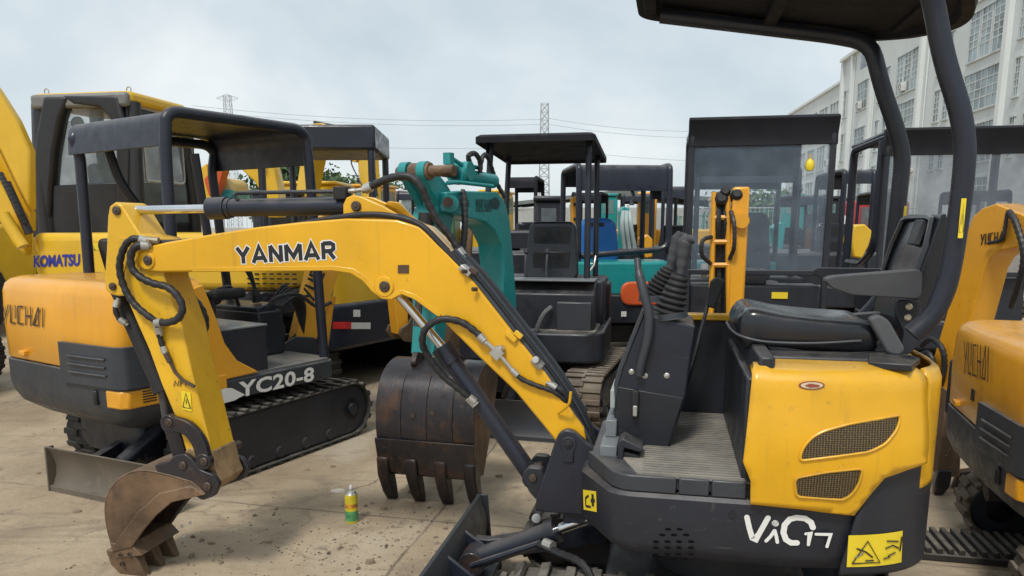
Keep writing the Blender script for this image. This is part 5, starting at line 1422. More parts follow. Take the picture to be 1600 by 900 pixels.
# boom swung to its right; traced on its own plane
TX = swing_x(.66, -14)
tb0 = T.wor(.66, 0, 0)
TBF = Frame(tb0.x, tb0.y, 245)
BX = TX
def tq(pts, v): return [tuple(q) for q in TBF.uz(pts, v)]
bp_ = tq([(698, 331), (698, 300), (722, 298), (778, 300), (790, 318), (797, 345), (802, 400), (807, 470), (807, 545), (803, 566), (794, 572), (785, 562), (784, 520), (785, 480), (788, 420), (784, 382), (774, 360), (760, 347), (724, 338)], .09)
m = MB(); m.prism(bp_, -.10, .09); m.xf(BX); tbm = m.build('boom', TEAL, tm, .008)
q = TBF.pv(795, 556, 0)
m = MB()
for v in (-.125, .095): m.prism(rounded([(q.x - .09, q.z + .05), (q.x - .02, q.z + .10), (q.x + .07, q.z + .05), (q.x + .06, q.z - .12), (q.x - .25, q.z - .16), (q.x - .25, q.z - .02)], .03), v, v + .03)
m.bb(q.x - .30, q.x - .14, -.12, .12, q.z - .18, q.z + .0); m.xf(BX); m.build('swing_bracket', DRK, tm, .006)
def tcyl(a, b, r, frac, nm, par=tm, mt=TEAL):
    q = a.lerp(b, frac); m = MB(); m.tube([a, q], r, 16); m.tube([q - (b - a).normalized() * .05, q], r * 1.2, 16); m.xf(BX); c = m.build(nm, mt, par, ang=40)
    m = MB(); m.tube([q, b], r * .5, 12); m.xf(BX); m.build('cylinder_rod', PIN, c, ang=60); return c
tc_ = tcyl(TBF.pv(770, 283, 0), TBF.pv(668, 266, 0), .050, .62, 'arm_cylinder')
m = MB(); m.rev(TBF.pv(710, 268, -.06), (0, 1, 0), [(0, .06), (.12, .06)], 18); m.tube(bend([TBF.pv(700, 252, .02), TBF.pv(704, 246, .02), TBF.pv(722, 258, .02), TBF.pv(748, 262, .02)], .01), .014, 8); m.box(TBF.pv(701, 248, .02), (.05, .05, .07)); m.xf(BX); m.build('pipe_block', TEAL, tc_)
m = MB(); hose_pts(m, [TBF.pv(735, 258, .03), TBF.pv(732, 244, .05), TBF.pv(742, 240, .05), TBF.pv(750, 252, .05), TBF.pv(750, 270, .05)], .018, True); hose_pts(m, [TBF.pv(750, 262, 0), TBF.pv(756, 242, 0), TBF.pv(764, 250, 0), TBF.pv(776, 285, 0), TBF.pv(790, 310, .05)], .016, True); m.xf(BX); m.build('hoses', HOSE, tbm)
m = MB(); m.tube(spline([TBF.pv(699, 286, .06), TBF.pv(716, 285, .07), TBF.pv(745, 288, .07), TBF.pv(770, 291, .08)], 5), .013, 8); m.xf(BX); m.build('oil_pipe', TEAL, tbm)
tcyl(Vector((.10, -.06, .40)), TBF.pv(772, 392, -.06) - Vector((.02, 0, 0)), .045, .6, 'boom_cylinder', tm, RUSTD)
q = TBF.pv(776, 402, -.06)
m = MB(); m.rev((q.x + .02, -.13, q.z), (0, 1, 0), [(0, .035), (.15, .035)], 12); m.xf(BX); m.build('pivot_pin', RUST, tbm)
m = MB()
for v, x0 in ((.05, 706), (.0, 700), (-.05, 704)):
    hose_pts(m, [TBF.pv(786, 620, v), TBF.pv(796, 590, v + .08), TBF.pv(800, 560, v + .1), TBF.pv(795, 520, v + .06)], .016)
m.xf(BX); m.build('hoses', HOSE, tm)
a_, b_, d_ = TBF.pv(743, 331, .092), TBF.pv(768, 331, .092), TBF.pv(743, 311, .092)
yuchai(BX @ a_, BX @ b_, BX @ d_, paint('dark_teal_decal', (.015, .05, .06), .5), tbm, .010)
for x_ in (726, 774):
    st_ = [TBF.pv(x_ + r_ * math.cos(a) , 318 + 1.25 * r_ * math.sin(a), .0925) for k in range(12) for a, r_ in ((k * math.pi / 6, 9), ((k + .5) * math.pi / 6, 6))]
    m = MB(); m.add([BX @ p for p in st_], [tuple(range(24))]); m.build('gear_mark', paint('dark_teal_decal', (.015, .05, .06)), tbm, smooth=False)
m = MB(); q = TBF.pv(690, 314, 0); 
m.tube([TBF.pv(704, 318, -.10), TBF.pv(704, 318, .115)], .05, 16); m.xf(BX); m.build('pin_boss', TEAL, tbm)
m = MB(); m.tube([TBF.pv(700, 316, .09), TBF.pv(700, 316, .20)], .03, 14); m.xf(BX); m.build('pivot_pin', RUSTD, tbm)
# arm: two head plates, box below, down to the big bucket
AF = Frame(tb0.x, tb0.y, 245)
hd_ = TBF.pv(658, 268, 0); pv_ = TBF.pv(692, 322, 0); en_ = TBF.loc(on_y(752, 562, 4.35)); en_.y = 0
UA = hd_.x
for v in (-.125, .0):
    m = MB(); m.prism(band_poly([(hd_.x, hd_.z), (pv_.x + .03, pv_.z + .02), (pv_.x + .09, pv_.z - .14)], [.10, .17, .19]), v, v + .045)
    m.prism(circ(hd_.x, hd_.z, .058, 16), v - .004, v + .049); m.xf(BX); tah = m.build('arm_head', TEAL, tm, .006)
m = MB(); m.prism(band_poly([(pv_.x + .02, pv_.z - .02), (pv_.x + .07, pv_.z - .15), (en_.x - .06, en_.z + .25), (en_.x, en_.z)], [.17, .20, .15, .10]), -.12, .04); m.xf(BX); tarm = m.build('arm', TEAL, tm, .008)
m = MB(); m.tube([Vector((hd_.x, -.16, hd_.z)), Vector((hd_.x, .22, hd_.z))], .032, 14); m.rev((hd_.x, -.065, hd_.z), (0, 1, 0), [(0, .05), (.13, .05)], 16); m.xf(BX); m.build('pivot_pin', RUST, tah)
m = MB(); hose_pts(m, [TBF.pv(720, 300, .10), Vector((pv_.x - .05, .12, pv_.z + .06)), Vector((pv_.x + .0, .15, pv_.z - .15)), Vector((pv_.x + .05, .14, pv_.z - .35)), Vector((pv_.x + .1, .1, pv_.z - .5))], .022); m.xf(BX); m.build('hose', HOSE, tarm)
tcyl(Vector((pv_.x + .20, 0, pv_.z - .05)), Vector((en_.x + .16, 0, en_.z + .20)), .045, .6, 'bucket_cylinder', tm, BLK)
# bucket: back towards the camera
bx0 = on_z(688, 775, 0); loc_ = T.loc(bx0); BKX = Matrix.Translation((0, 0, 0)) @ Matrix.Translation((loc_.x, loc_.y, 0)) @ Matrix.Rotation(R_(-4), 4, 'Z')
bprof = [(-.22, .74), (-.10, .80), (.04, .79), (.15, .73), (.215, .62), (.235, .50), (.225, .38), (.19, .27), (.14, .19)]
sideb = [(-.22, .74)] + bprof[1:] + [(.06, .17), (-.05, .33), (-.16, .52), (-.24, .66)]
hb = .285
op = spline([Vector((a, 0, b)) for a, b in bprof], 5); ip = [p + (Vector((-.02, 0, .48)) - p).normalized() * .014 for p in op]
m = MB(); m.prism([(p.x, p.z) for p in op] + [(p.x, p.z) for p in ip[::-1]], -hb, hb); m.xf(BKX); tbk = m.build('bucket', RUSTD, tm, .003, 1)
for s in (1, -1):
    a, b = sorted((hb * s, (hb - .02) * s)); m = MB(); m.prism(sideb, a, b); m.xf(BKX); m.build('side_plate', RUST if s > 0 else RUSTD, tbk, .004)
m = MB(); m.prism([(.205, .26), (.235, .40), (.247, .40), (.247, .385), (.20, .19), (.15, .165), (.12, .19)], -hb - .004, hb + .004); m.xf(BKX); m.build('cutting_edge', RUST if False else RUSTD, tbk, .004)
for k in range(4):
    v = -hb * .90 + 2 * hb * .90 * k / 3; m = MB()
    m.prism([(.20, .30), (.235, .28), (.225, .18), (.165, .06), (.115, .0), (.085, .0), (.10, .08), (.13, .18)], v - .034, v + .034); m.xf(BKX); m.build('tooth', RUSTD, tbk, .010)
for v in (-.17, -.02, .13):
    m = MB(); L_ = [p + Vector((0, 0, 0)) for p in op[14:36]]; O_ = [p - (Vector((-.02, 0, .48)) - p).normalized() * .006 for p in L_]
    m.prism([(p.x, p.z) for p in O_] + [(p.x, p.z) for p in L_[::-1]], v - .035, v + .035); m.xf(BKX); m.build('wear_strip', RUSTD, tbk, .004)
m = MB()
for v in (-.13, .10): m.prism(rounded([(-.24, .72), (-.10, .82), (.05, .86), (.10, .80), (.06, .76), (-.10, .74)], .02), v, v + .03)
m.xf(BKX); m.build('pin_bracket', RUSTD, tbk, .004)
lug_ = [(v, z) for v, z in ((-.16, .57), (-.06, .54), (.05, .56), (.15, .50), (-.21, .50))]
for v, z in lug_[:3]:
    m = MB(); m.rev((.236 if z < .56 else .225, v, z), (1, 0, 0), [(0, .014), (.010, .014), (.010, .008)], 10); m.xf(BKX); m.build('bolt', PIN, tbk)
make_blade(tm, 1.20, .62, .30, GREYD, .6, Matrix.Rotation(R_(-4), 4, 'Z'))
A = T.wor(.625, .30, .60)

# ================================================================== machine with the clear screen, facing the camera
W = Frame(2.02, 6.42, 259)
wm = thing('mini_excavator', 'black framed mini excavator with clear front screen and upright ladder-like yellow boom', 'excavator', W.o, 259, 'mini excavators parked in the yard')
undercarriage(wm, 1.7, .22, 1.1, .28, .0, TRK, GREYD)
make_upper(wm, .85, .62, .58, .48, .72, 1.1, .35, DRK, DRK)
make_seat(wm, -.12, .0, 1.0, .52, .62, PLAS, .06)
m = MB(); m.bb(.30, .58, -.50, .50, .73, 1.10); wc = m.build('front_console', DRK, wm, .02)
m = MB(); m.bb(.30, .55, -.10, .10, 1.10, 1.22); m.build('gauge_box', GREYD, wc, .01)
for v in (-.08, .04):
    m = MB(); m.tube([(.50, v, 1.05), (.52, v, 1.35)], .012, 6); m.build('control_lever', GREYD, wm)
m = MB(); m.box((.585, .20, 1.02), (.012, .12, .05)); m.build('yellow_plate', YDEC, wc)
def screen(root, u, half, zb_, zm, zt_, mat, visor, pane, cols=True):
    """front screen: two pillars, sill, visor and a pane; roof and rear hoop behind"""
    m = MB(); m.tube([(u + .03, half, zb_ - .35), (u, half, zb_), (u - .02, half, zt_)], .026, 8); m.build('screen_pillar', mat, root)
    m = MB(); m.tube([(u + .03, -half, zb_ - .35), (u, -half, zb_), (u - .02, -half, zt_)], .026, 8); m.build('screen_pillar', mat, root)
    m = MB(); m.bb(u - .02, u + .025, -half, half, zb_ - .02, zb_ + .02); m.build('screen_sill', mat, root, .006)
    m = MB(); m.bb(u - .006, u, -half + .02, half - .02, zb_ + .02, zm); m.build('windscreen', pane, root)
    m = MB(); m.prism([(u + .05, zt_), (u + .02, zt_ + .02), (u - .06, zt_ + .01), (u - .03, zm), (u + .01, zm - .01), (u + .0, zm + .06)], -half - .03, half + .03); m.build('visor', visor, root, .006)
screen(wm, .62, .515, 1.20, 2.17, 2.36, DRK, ROOFM, glass('clear_pane', (.24, .31, .40), .17), True)  # bluish pane tint carries window haze and reflection in its colour
m = MB(); m.bb(-.72, .62, -.52, .52, 2.34, 2.38); m.build('roof', NAVY, wm, .02)
for s in (1, -1):
    m = MB(); m.tube(bend([(-.70, s * .49, .9), (-.72, s * .49, 2.33), (.60, s * .49, 2.33)], .1), .03, 8); m.build('roof_post', NAVY, wm)
m = MB(); m.bb(-.70, -.68, -.5, .5, 2.02, 2.34); m.build('rear_panel', NAVY, wm, .004)
q = W.pu(1265, 258, .60); m = MB(); m.rev((.60, q.y, q.z - .04), (0, 0, 1), [(0, .028), (.03, .038), (.07, .03), (.09, .012), (.12, .010)], 12); m.build('warning_lamp', YDEC, wm)
m = MB(); m.tube([(.56, -.38, 1.15), (.54, -.38, 1.26)], .03, 10); m.build('cup', paint('pale_plastic', (.45, .42, .38), .5), wm)
# boom, folded upright in front: two yellow side plates with cross bars
m = MB()
WB = [(1.30, .62), (1.42, 1.0), (1.52, 1.40), (1.50, 1.72)]
b1 = band_poly([(.95, .55), (1.22, 1.0), (1.36, 1.45), (1.40, 1.68)], [.14, .17, .18, .11])
bv_ = W.pu(1140, 400, 1.40).y; m.prism(b1, bv_ - .07, bv_ + .07)
wb_ = m.build('boom', ORG, wm, .008)
wq_ = lambda x, y, u=1.48: W.pu(x, y, u)
m = MB(); q0, q1 = wq_(1116, 300), wq_(1110, 520); q2, q3 = wq_(1137, 300), wq_(1139, 500)
m.tube([q0, q1], .018, 6); m.build('arm', ORG, wm, .0)
arm_w = [c for c in wm.children if c.name.startswith('arm')][0]
m = MB(); m.tube([q2, q3], .018, 6); m.build('side_plate', ORG, arm_w)
for y_ in (340, 378, 414):
    a, b = wq_(1114, y_), wq_(1139, y_); m = MB(); m.tube([a, b], .018, 6); m.build('cross_bar', ORG, arm_w)
m = MB(); m.prism([(1.36, wq_(1155, 500).z), (1.50, wq_(1155, 500).z), (1.50, wq_(1155, 292).z), (1.40, wq_(1155, 292).z)], min(wq_(1140, 400).y, wq_(1166, 400).y), max(wq_(1140, 400).y, wq_(1166, 400).y)); m.build('arm_box', ORG, arm_w, .015)
m = MB(); q = wq_(1158, 345, 1.5); m.rev((1.40, q.y, q.z), (1, 0, 0), [(0, .05), (.14, .05)], 16); m.build('pin_boss', ORG, arm_w)
for x_, y_, r_ in ((1126, 318, .045), (1150, 312, .04), (1132, 308, .035)):
    m = MB(); q = wq_(x_, y_, 1.44); m.rev((1.38, q.y, q.z), (1, 0, .3), [(0, r_ * .7), (.04, r_), (.12, r_), (.14, r_ * .6)], 14); m.build('hose_joint', BLK, arm_w)
m = MB()
for dx, w in ((0, .0), (8, .0), (14, .02), (3, .03)): hose_pts(m, [wq_(1118 + dx, 305, 1.42), wq_(1120 + dx, 345, 1.46 + w), wq_(1119 + dx, 395, 1.44), wq_(1121 + dx, 450, 1.42 + w), wq_(1118 + dx, 520, 1.36)], .019)
hose_pts(m, [wq_(1112, 370, 1.5), wq_(1098, 376, 1.56), wq_(1097, 398, 1.56), wq_(1110, 412, 1.5)], .015)
hose_pts(m, [wq_(1142, 330, 1.5), wq_(1147, 350, 1.56), wq_(1147, 385, 1.56), wq_(1140, 405, 1.5)], .015)
m.build('hoses', HOSE, arm_w)
make_blade(wm, 1.15, .58, .3, GREYD)

# ================================================================== machine at the right with the wide screen
E_ = Frame(4.02, 6.98, 259)
em = thing('mini_excavator', 'black framed mini excavator with a wide tinted screen near the right edge, orange bent boom', 'excavator', E_.o, 259, 'mini excavators parked in the yard')
undercarriage(em, 1.7, .22, 1.1, .28, .0, TRK, GREYD)
make_upper(em, .85, .60, .58, .48, .72, 1.1, .35, DRK, DRK)
make_seat(em, -.12, .0, 1.0, .52, .55)
m = MB(); m.bb(.25, .55, -.5, .5, .73, 1.12); m.build('front_console', DRK, em, .02)
screen(em, .60, .70, 1.15, 2.16, 2.36, DRK, ROOFM, glass('smoky_pane', (.17, .20, .24), .40))
m = MB(); m.bb(-.72, .62, -.70, .70, 2.34, 2.38); m.build('roof', NAVY, em, .02)
for s in (1, -1):
    m = MB(); m.tube(bend([(-.70, s * .66, .9), (-.72, s * .66, 2.33), (.60, s * .66, 2.33)], .12), .04, 8); m.build('roof_post', NAVY, em)
m = MB(); m.tube(bend([(.40, -.70, 2.3), (.40, -.70, 1.35), (.0, -.70, 1.2), (-.5, -.70, 1.2)], .12), .03, 8); m.build('side_hoop', NAVY, em)
q = E_.pu(1421, 267, .62); m = MB(); m.rev((.62, q.y, q.z), (1, 0, 0), [(0, .03), (.02, .026), (.03, .012)], 14); m.build('round_lamp', paint('pale_plastic', (.45, .42, .38)), em)
# orange boom swung hard round, foot low on the left
eb = T  # (kept apart: the boom has its own axes)
p0 = on_y(1446, 610, 5.25); p1 = on_y(1600, 330, 4.55)
yawb = math.degrees(math.atan2(p1.y - p0.y, p1.x - p0.x))
EB = Frame(p0.x, p0.y, yawb)
EBX = Matrix.Rotation(-E_.yaw, 4, 'Z') @ Matrix.Translation(EB.o - E_.o) @ Matrix.Rotation(EB.yaw, 4, 'Z')
ebp = [(q.x, q.z) for q in (EB.pv(x, y, -.085) for x, y in ((1438, 640), (1452, 580), (1476, 500), (1497, 425), (1510, 365), (1520, 338), (1535, 325), (1556, 318), (1600, 336), (1680, 360), (1680, 400), (1600, 384), (1562, 392), (1548, 402), (1538, 420), (1520, 490), (1495, 580), (1476, 650)))]
m = MB(); m.prism(ebp, -.085, .085); m.xf(EBX); ebm = m.build('boom', ORG, em, .008)
e_q = lambda x, y, v: EBX @ EB.pv(x, y, v)
yuchai(e_q(1532, 383, -.087), e_q(1572, 378, -.087), e_q(1533, 366, -.087), INK, ebm, .009)
m = MB(); m.tube([e_q(1545, 335, 0), e_q(1660, 352, 0)], .045, 14); ecy = m.build('arm_cylinder', ORG, em)
m = MB(); m.tube([e_q(1530, 480, 0), e_q(1508, 560, 0)], .05, 14); ecb = m.build('boom_cylinder', ORG, em)
m = MB(); m.tube([e_q(1536, 410, 0), e_q(1524, 495, 0)], .028, 12); m.build('cylinder_rod', PIN, ecb)
m = MB(); m.tube([e_q(1526, 478, 0), e_q(1522, 492, 0)], .062, 14); m.build('cylinder_gland', BLK, ecb)
m = MB(); hose_pts(m, [e_q(1576, 330, -.12), e_q(1588, 350, -.13), e_q(1600, 400, -.13), e_q(1590, 450, -.1), e_q(1580, 480, -.05)], .02); hose_pts(m, [e_q(1574, 332, -.1), e_q(1566, 372, -.11), e_q(1545, 380, -.11)], .012); m.build('hoses', HOSE, ebm)
m = MB(); m.prism(rounded([(q.x, q.z) for q in (EB.pv(x, y, -.1) for x, y in ((1425, 600), (1450, 590), (1470, 650), (1465, 700), (1425, 700)))], .02), -.13, .13); m.xf(EBX); m.build('swing_bracket', RUSTD, em, .01)
m = MB(); hose_pts(m, [e_q(1440, 540, -.1), e_q(1455, 530, -.14), e_q(1472, 545, -.14), e_q(1475, 580, -.12), e_q(1460, 620, -.1)], .02); hose_pts(m, [e_q(1432, 560, -.1), e_q(1450, 552, -.16), e_q(1460, 580, -.14), e_q(1445, 630, -.1)], .02); m.build('hoses', HOSE, ebm)
# its rusty bucket end and blade, low between the two hoods
BE = on_z(1478, 774, 0)
def eslab(pts, Yd, dx, dy, nm, mat, par, bev=.008):
    m = MB(); A_ = [E_.loc(on_y(x, y, Yd)) for x, y in pts]; o_ = E_.loc(E_.o + Vector((dx, dy, 0))); m.loft(A_, [p + o_ for p in A_]); return m.build(nm, mat, par, bev)
ebk = eslab([(1481, 610), (1500, 640), (1502, 700), (1500, 745), (1468, 748), (1464, 735), (1470, 690)], BE.y, .12, .42, 'bucket', RUST, em)
eslab([(1466, 735), (1490, 735), (1484, 762), (1474, 774), (1460, 774), (1462, 752)], BE.y - .01, .02, .06, 'tooth', RUSTD, ebk)
eslab([(1497, 738), (1520, 735), (1512, 765), (1496, 776), (1488, 770)], BE.y + .1, .02, .06, 'tooth', RUSTD, ebk)
make_blade(em, 1.2, .6, .32, GREYD)

# ================================================================== teal hooded machine behind, seen from its tail
Hh = Frame(1.24, 9.3, 95)
hm = thing('mini_excavator', 'teal hooded mini excavator with navy roof and a bright blue seat back', 'excavator', Hh.o, 95, 'mini excavators parked in the yard')
undercarriage(hm, 1.7, .22, 1.1, .28, .0, TRK, GREYD)
make_upper(hm, .80, .60, .60, .45, .78, 1.16, .10, DRK, TEAL)
m = MB(); m.prismu(rounded([(-.50, .66), (-.50, .93), (.06, .93), (.06, .66)], .12, 5), -.83, -.70); m.build('tail_flap', ORED, hm, .02, 3)
m = MB(); m.box((-.815, -.14, 1.06), (.012, .07, .07)); m.build('yellow_sticker', YDEC, hm)
m = MB(); m.box((-.81, .02, .56), (.012, .06, .06)); m.build('white_sticker', WHT, hm)
m = MB(); m.prismu(rounded([(.46, 1.10), (.42, 1.66), (-.02, 1.66), (-.08, 1.10)], .14, 6), -.16, .06); bb_ = m.build('seat_back', BLUE, hm, .06, 4)
m = MB(); m.box((-.155, .22, 1.58), (.02, .18, .05)); m.build('hand_slot', NAVY, bb_, .01)
sheet_arch(hm, -.62, .55, .53, 1.9, 2.26, .10, .10, NAVY, .30, .2, .035, zdeck=.8)
m = MB(); m.tube(bend([(-.64, -.53, 1.9), (-.66, -.53, 1.30), (-.66, .50, 1.22)], .14), .035, 10); m.build('rear_rail', NAVY, hm)
m = MB(); hose_pts(m, [(-.55, -.1, 1.98), (-.57, -.12, 1.90), (-.56, -.1, 1.84)], .02, False); m.rev((-.56, -.1, 1.80), (0, 0, 1), [(0, .03), (.05, .02)], 10); m.build('hanging_lamp', PLAS, hm)
# ================================================================== large yellow machine with the cab, upper left
KP = paint('mid_yellow_paint', (.76, .46, .022), .34, .14, (.28, .18, .06), coat=.25, scale=5, vary=.06, scratch=.25, scratchcol=(.35, .22, .08), bump=.01, streak=.15)
K = Frame(-3.05, 7.9, 80)
km = thing('excavator', 'large yellow excavator with a black framed glass cab, blue KOMATSU letters on its tail', 'excavator', K.o, 80, 'full size excavators at the back')
undercarriage(km, 2.6, .36, 1.75, .42, .0, TRK, GREYD)
KO = Matrix.Translation((0, -.22, 0))
m = MB(); m.prismz(plan_upper(1.55, 1.0, 1.19, .25, .1), .82, 1.02).xf(KO); m.build('lower_body', DRK, km, .02)
m = MB(); m.prismz(plan_upper(1.55, -.45, 1.19, .22, .05), 1.02, 1.50).xf(KO); kh = m.build('counterweight', KP, km, .07, 4)
m = MB(); m.bb(-.5, .9, -1.38, -.15, 1.02, 1.48); m.build('side_cover', KP, km, .04, 3)
a, b, d = K.pu(53, 418, -1.552), K.pu(112, 416, -1.552), K.pu(53, 399, -1.552)
lettering('KOMATSU', a, a + (b - a) * 1.22, d, BLUEINK, kh, .045, 1.0, .003)
a, b, d = K.pu(137, 391, -1.552), K.pu(161, 391, -1.552), K.pu(137, 380, -1.552); warn_sticker(a, b, d, kh, 0)
a, b, d = K.pu(36, 387, -1.552), K.pu(46, 387, -1.552), K.pu(36, 374, -1.552); warn_sticker(a, b, d, kh, 2)
# slotted panel at the right of the tail
q0, q1 = K.pu(385, 424, -1.556), K.pu(470, 470, -1.556)
m = MB()
for i in range(7):
    for j in range(6):
        y_ = q0.y + (q1.y - q0.y) * (i + .3) / 7; z_ = q0.z + (q1.z - q0.z) * (j + .5) / 6
        m.bb(-1.556, -1.548, y_ - .018, y_ + .018, z_ - .006, z_ + .006)
m.build('vent_slots', INK, kh)
# cab: traced corner posts, roof, panes
cu0, cu1, cv0, cv1 = -.72, .20, .46, 1.46
cz0, cz1 = 1.0, 2.72
CABM = paint('cab_black', (.020, .021, .025), .4, .1, scale=6)
for (u, v) in ((cu0, cv0), (cu0, cv1), (cu1, cv0), (cu1, cv1)):
    w = .10 if v == cv1 and u == cu0 else .07
    m = MB(); m.tube([(u, v, cz0), (u + .02, v, cz0 + .9), (u + (.08 if u < 0 else -.12), v * .98 + .01, cz1)], w, 8); m.build('cab_pillar', CABM, km, ang=60)
m = MB(); m.bb(cu0, cu1, cv0, cv1, cz0, cz0 + .62); kc = m.build('cab', CABM, km, .04)
ro_ = MB(); ro_.prismz(rounded([(cu0 - .02, cv0 - .04), (cu1, cv0 - .04), (cu1, cv1 + .04), (cu0 - .02, cv1 + .04)], .10), cz1 - .02, cz1 + .10); kr = ro_.build('cab_roof', KP, km, .04, 3)
m = MB(); m.bb(cu0 - .04, cu0 + .05, cv0 - .02, cv1 + .02, cz1 - .05, cz1 + .085); m.build('roof_front_trim', paint('grey_roof_trim', (.20, .20, .20), .5, .2, bump=.02), kr, .03)
m = MB(); m.bb(cu0 + .02, cu0 + .03, cv0 + .1, cv1 - .1, cz0 + .9, cz1 - .06); m.build('cab_window', glass('cab_pane', (.16, .20, .22), .34), km)
m = MB(); m.bb(cu0 + .10, cu1 - .1, cv0 - .005, cv0 + .005, cz0 + .6, cz1 - .1); m.build('cab_window', PANED, km)
m = MB(); m.bb(cu0 + .10, cu1 - .1, cv1 - .005, cv1 + .005, cz0 + .6, cz1 - .1); m.build('cab_window', glass('cab_pane', (.16, .20, .22), .34), km)
m = MB(); m.bb(cu1 - .06, cu1 - .05, cv0 + .05, cv1 - .05, cz0 + .4, cz1 - .1); m.build('cab_window', glass('cab_pane', (.16, .20, .22), .34), km)
def kq(pts, u=None): return [(q.y, q.z) for q in (K.pu(x, y, cu0) for x, y in pts)]
m = MB(); m.prismu(kq([(74, 152), (112, 152), (100, 185), (90, 240), (85, 300), (83, 372), (57, 372), (56, 300), (62, 215)]), cu0 - .06, cu0 + .08); m.build('cab_pillar', CABM, km, .03, 3)
m = MB(); m.prismu(kq([(100, 150), (188, 150), (205, 215), (205, 372), (186, 372), (186, 225), (176, 185), (160, 168), (120, 164)]), cu0 - .05, cu0 + .06); m.build('cab_frame', CABM, km, .025, 3)
m = MB(); m.prismu(kq([(84, 290), (188, 285), (188, 372), (84, 372)]), cu0 - .02, cu0 + .02); m.build('cab_panel', CABM, km, .01)
m = MB(); m.bb(cu0, cu1 + .1, cv0 + .0, cv0 + .03, 1.0, 1.98); m.bb(cu0, cu0 + .16, cv0, cv0 + .032, 1.98, cz1 - .05); m.bb(cu1 - .1, cu1 + .1, cv0, cv0 + .031, 1.98, cz1 - .05); m.bb(cu0, cu1 + .1, cv0, cv0 + .033, 2.52, cz1 - .05); kd = m.build('cab_door', CABM, km, .01)
fr_ = [tuple(p) for p in bend([(cu0 + .18, cv0 - .008, 2.0), (cu0 + .18, cv0 - .008, 2.5), (cu1 - .12, cv0 - .008, 2.5), (cu1 - .12, cv0 - .008, 2.0), (cu0 + .18, cv0 - .008, 2.0)], .07)]
m = MB(); m.tube(fr_, .012, 6); m.build('window_frame', STEEL, kd)
m = MB(); q = K.pv(262, 305, cv0); m.rev((cu0 + .5, cv0 - .012, 1.82), (0, 1, 0), [(0, .05), (.012, .055)], 16); m.build('door_lock', STEEL, kd)
make_seat(km, -.1, .95, 1.50, .5, .62, SEATM)
m = MB(); ring = [(-.35 + .0, 1.08 + .17 * math.cos(a * math.pi / 10), 1.98 + .05 * math.sin(a * math.pi / 10)) for a in range(20)]; m.tube(ring, .014, 6, True); m.tube([(-.35, 1.08, 1.98), (-.25, 1.08, 1.5)], .02, 6); m.build('steering_wheel', BLK, km)
for u, v in ((cu0 + .05, cv1 - .1), (cu0 + .1, cv0 + .05)):
    m = MB(); ring = [(u, v + .025 * math.cos(a * math.pi / 6), cz1 + .12 + .03 * math.sin(a * math.pi / 6)) for a in range(12)]; m.tube(ring, .006, 5, True); m.build('lifting_eye', STEEL, kr)
m = MB(); m.rev((cu0 + .3, 1.28, 2.58), (1, 0, 0), [(0, .06), (.03, .07), (.06, .05)], 14); m.build('work_lamp', paint('lamp_cream', (.55, .52, .40), .3), km)

# big boom crossing the left edge, of a machine outside the frame
BL = Frame(-5.6, 6.3, 352)
bm2 = thing('excavator', 'yellow excavator cut by the left edge, thick boom slanting down beside the glass cab', 'excavator', BL.o, 352, 'full size excavators at the back')
def wl_(x, y, Yd): return BL.loc(on_y(x, y, Yd))
def slab(pts, Yd, th, nm, mat, bev=.01):
    m = MB(); A_ = [BL.loc(on_y(x, y, Yd)) for x, y in pts]; B_ = [p + BL.loc(BL.o + Vector((0, th, 0))) for p in A_]; m.loft(A_, B_); return m.build(nm, mat, bm2, bev)
slab([(-60, 60), (0, 148), (24, 186), (46, 235), (47, 330), (26, 290), (0, 235), (-60, 150)], 6.6, .10, 'boom', KP, .02)
slab([(-60, 155), (0, 240), (46, 332), (46, 362), (0, 300), (-60, 210)], 6.68, .10, 'boom_underside', KP, .01)
slab([(-60, 200), (0, 290), (25, 325), (40, 352), (40, 400), (20, 385), (0, 345), (-60, 260)], 6.5, .10, 'arm', KP, .02)
m = MB(); m.tube([wl_(10, 285, 6.45), wl_(46, 365, 6.45)], .035, 12); bcx = m.build('arm_cylinder', RUSTD, bm2)
m = MB(); m.tube([wl_(5, 335, 6.4), wl_(36, 385, 6.4)], .05, 12); m.build('bucket_cylinder', KP, bm2)
m = MB(); hose_pts(m, [wl_(0, 270, 6.4), wl_(15, 300, 6.38), wl_(30, 330, 6.38), wl_(40, 350, 6.4)], .025); m.build('hoses', HOSE, bm2)
undercarriage(bm2, 2.2, .33, 1.5, .4, -.6, TRK, GREYD)
m = MB(); m.prismz(plan_upper(1.4, .5, .85, .3, .1), .78, 1.25); m.build('lower_body', KP, bm2, .03)

# machine with the pale lamp behind it
LB = Frame(-8.3, 11.0, 250)
lm = thing('wheel_loader', 'yellow wheel loader far left behind the slanting boom, cab roof yellow, one headlamp', 'loader', LB.o, 250)
def wl2(x, y, Yd=11.0): return LB.loc(on_y(x, y, Yd))
m = MB(); a = LB.loc(Vector((-8.0, 11, .9))); m.bb(-1.5, .9, -1.0, 1.0, .7, 1.6); m.build('body', KP, lm, .06)
m = MB(); m.bb(-.5, .85, -.8, .8, 1.6, 3.0); m.build('cab', CABM, lm, .06)
m = MB(); m.bb(-.6, 1.0, -.9, .9, 3.0, 3.14); m.build('cab_roof', KP, lm, .05)
m = MB(); m.bb(.852, .862, -.7, .7, 2.0, 2.9); m.build('cab_window', glass('green_pane', (.20, .32, .32), .6), lm)
m = MB(); m.bb(.90, .95, -1.05, 1.05, 1.2, 1.5); m.build('front_panel', DRK, lm, .02)
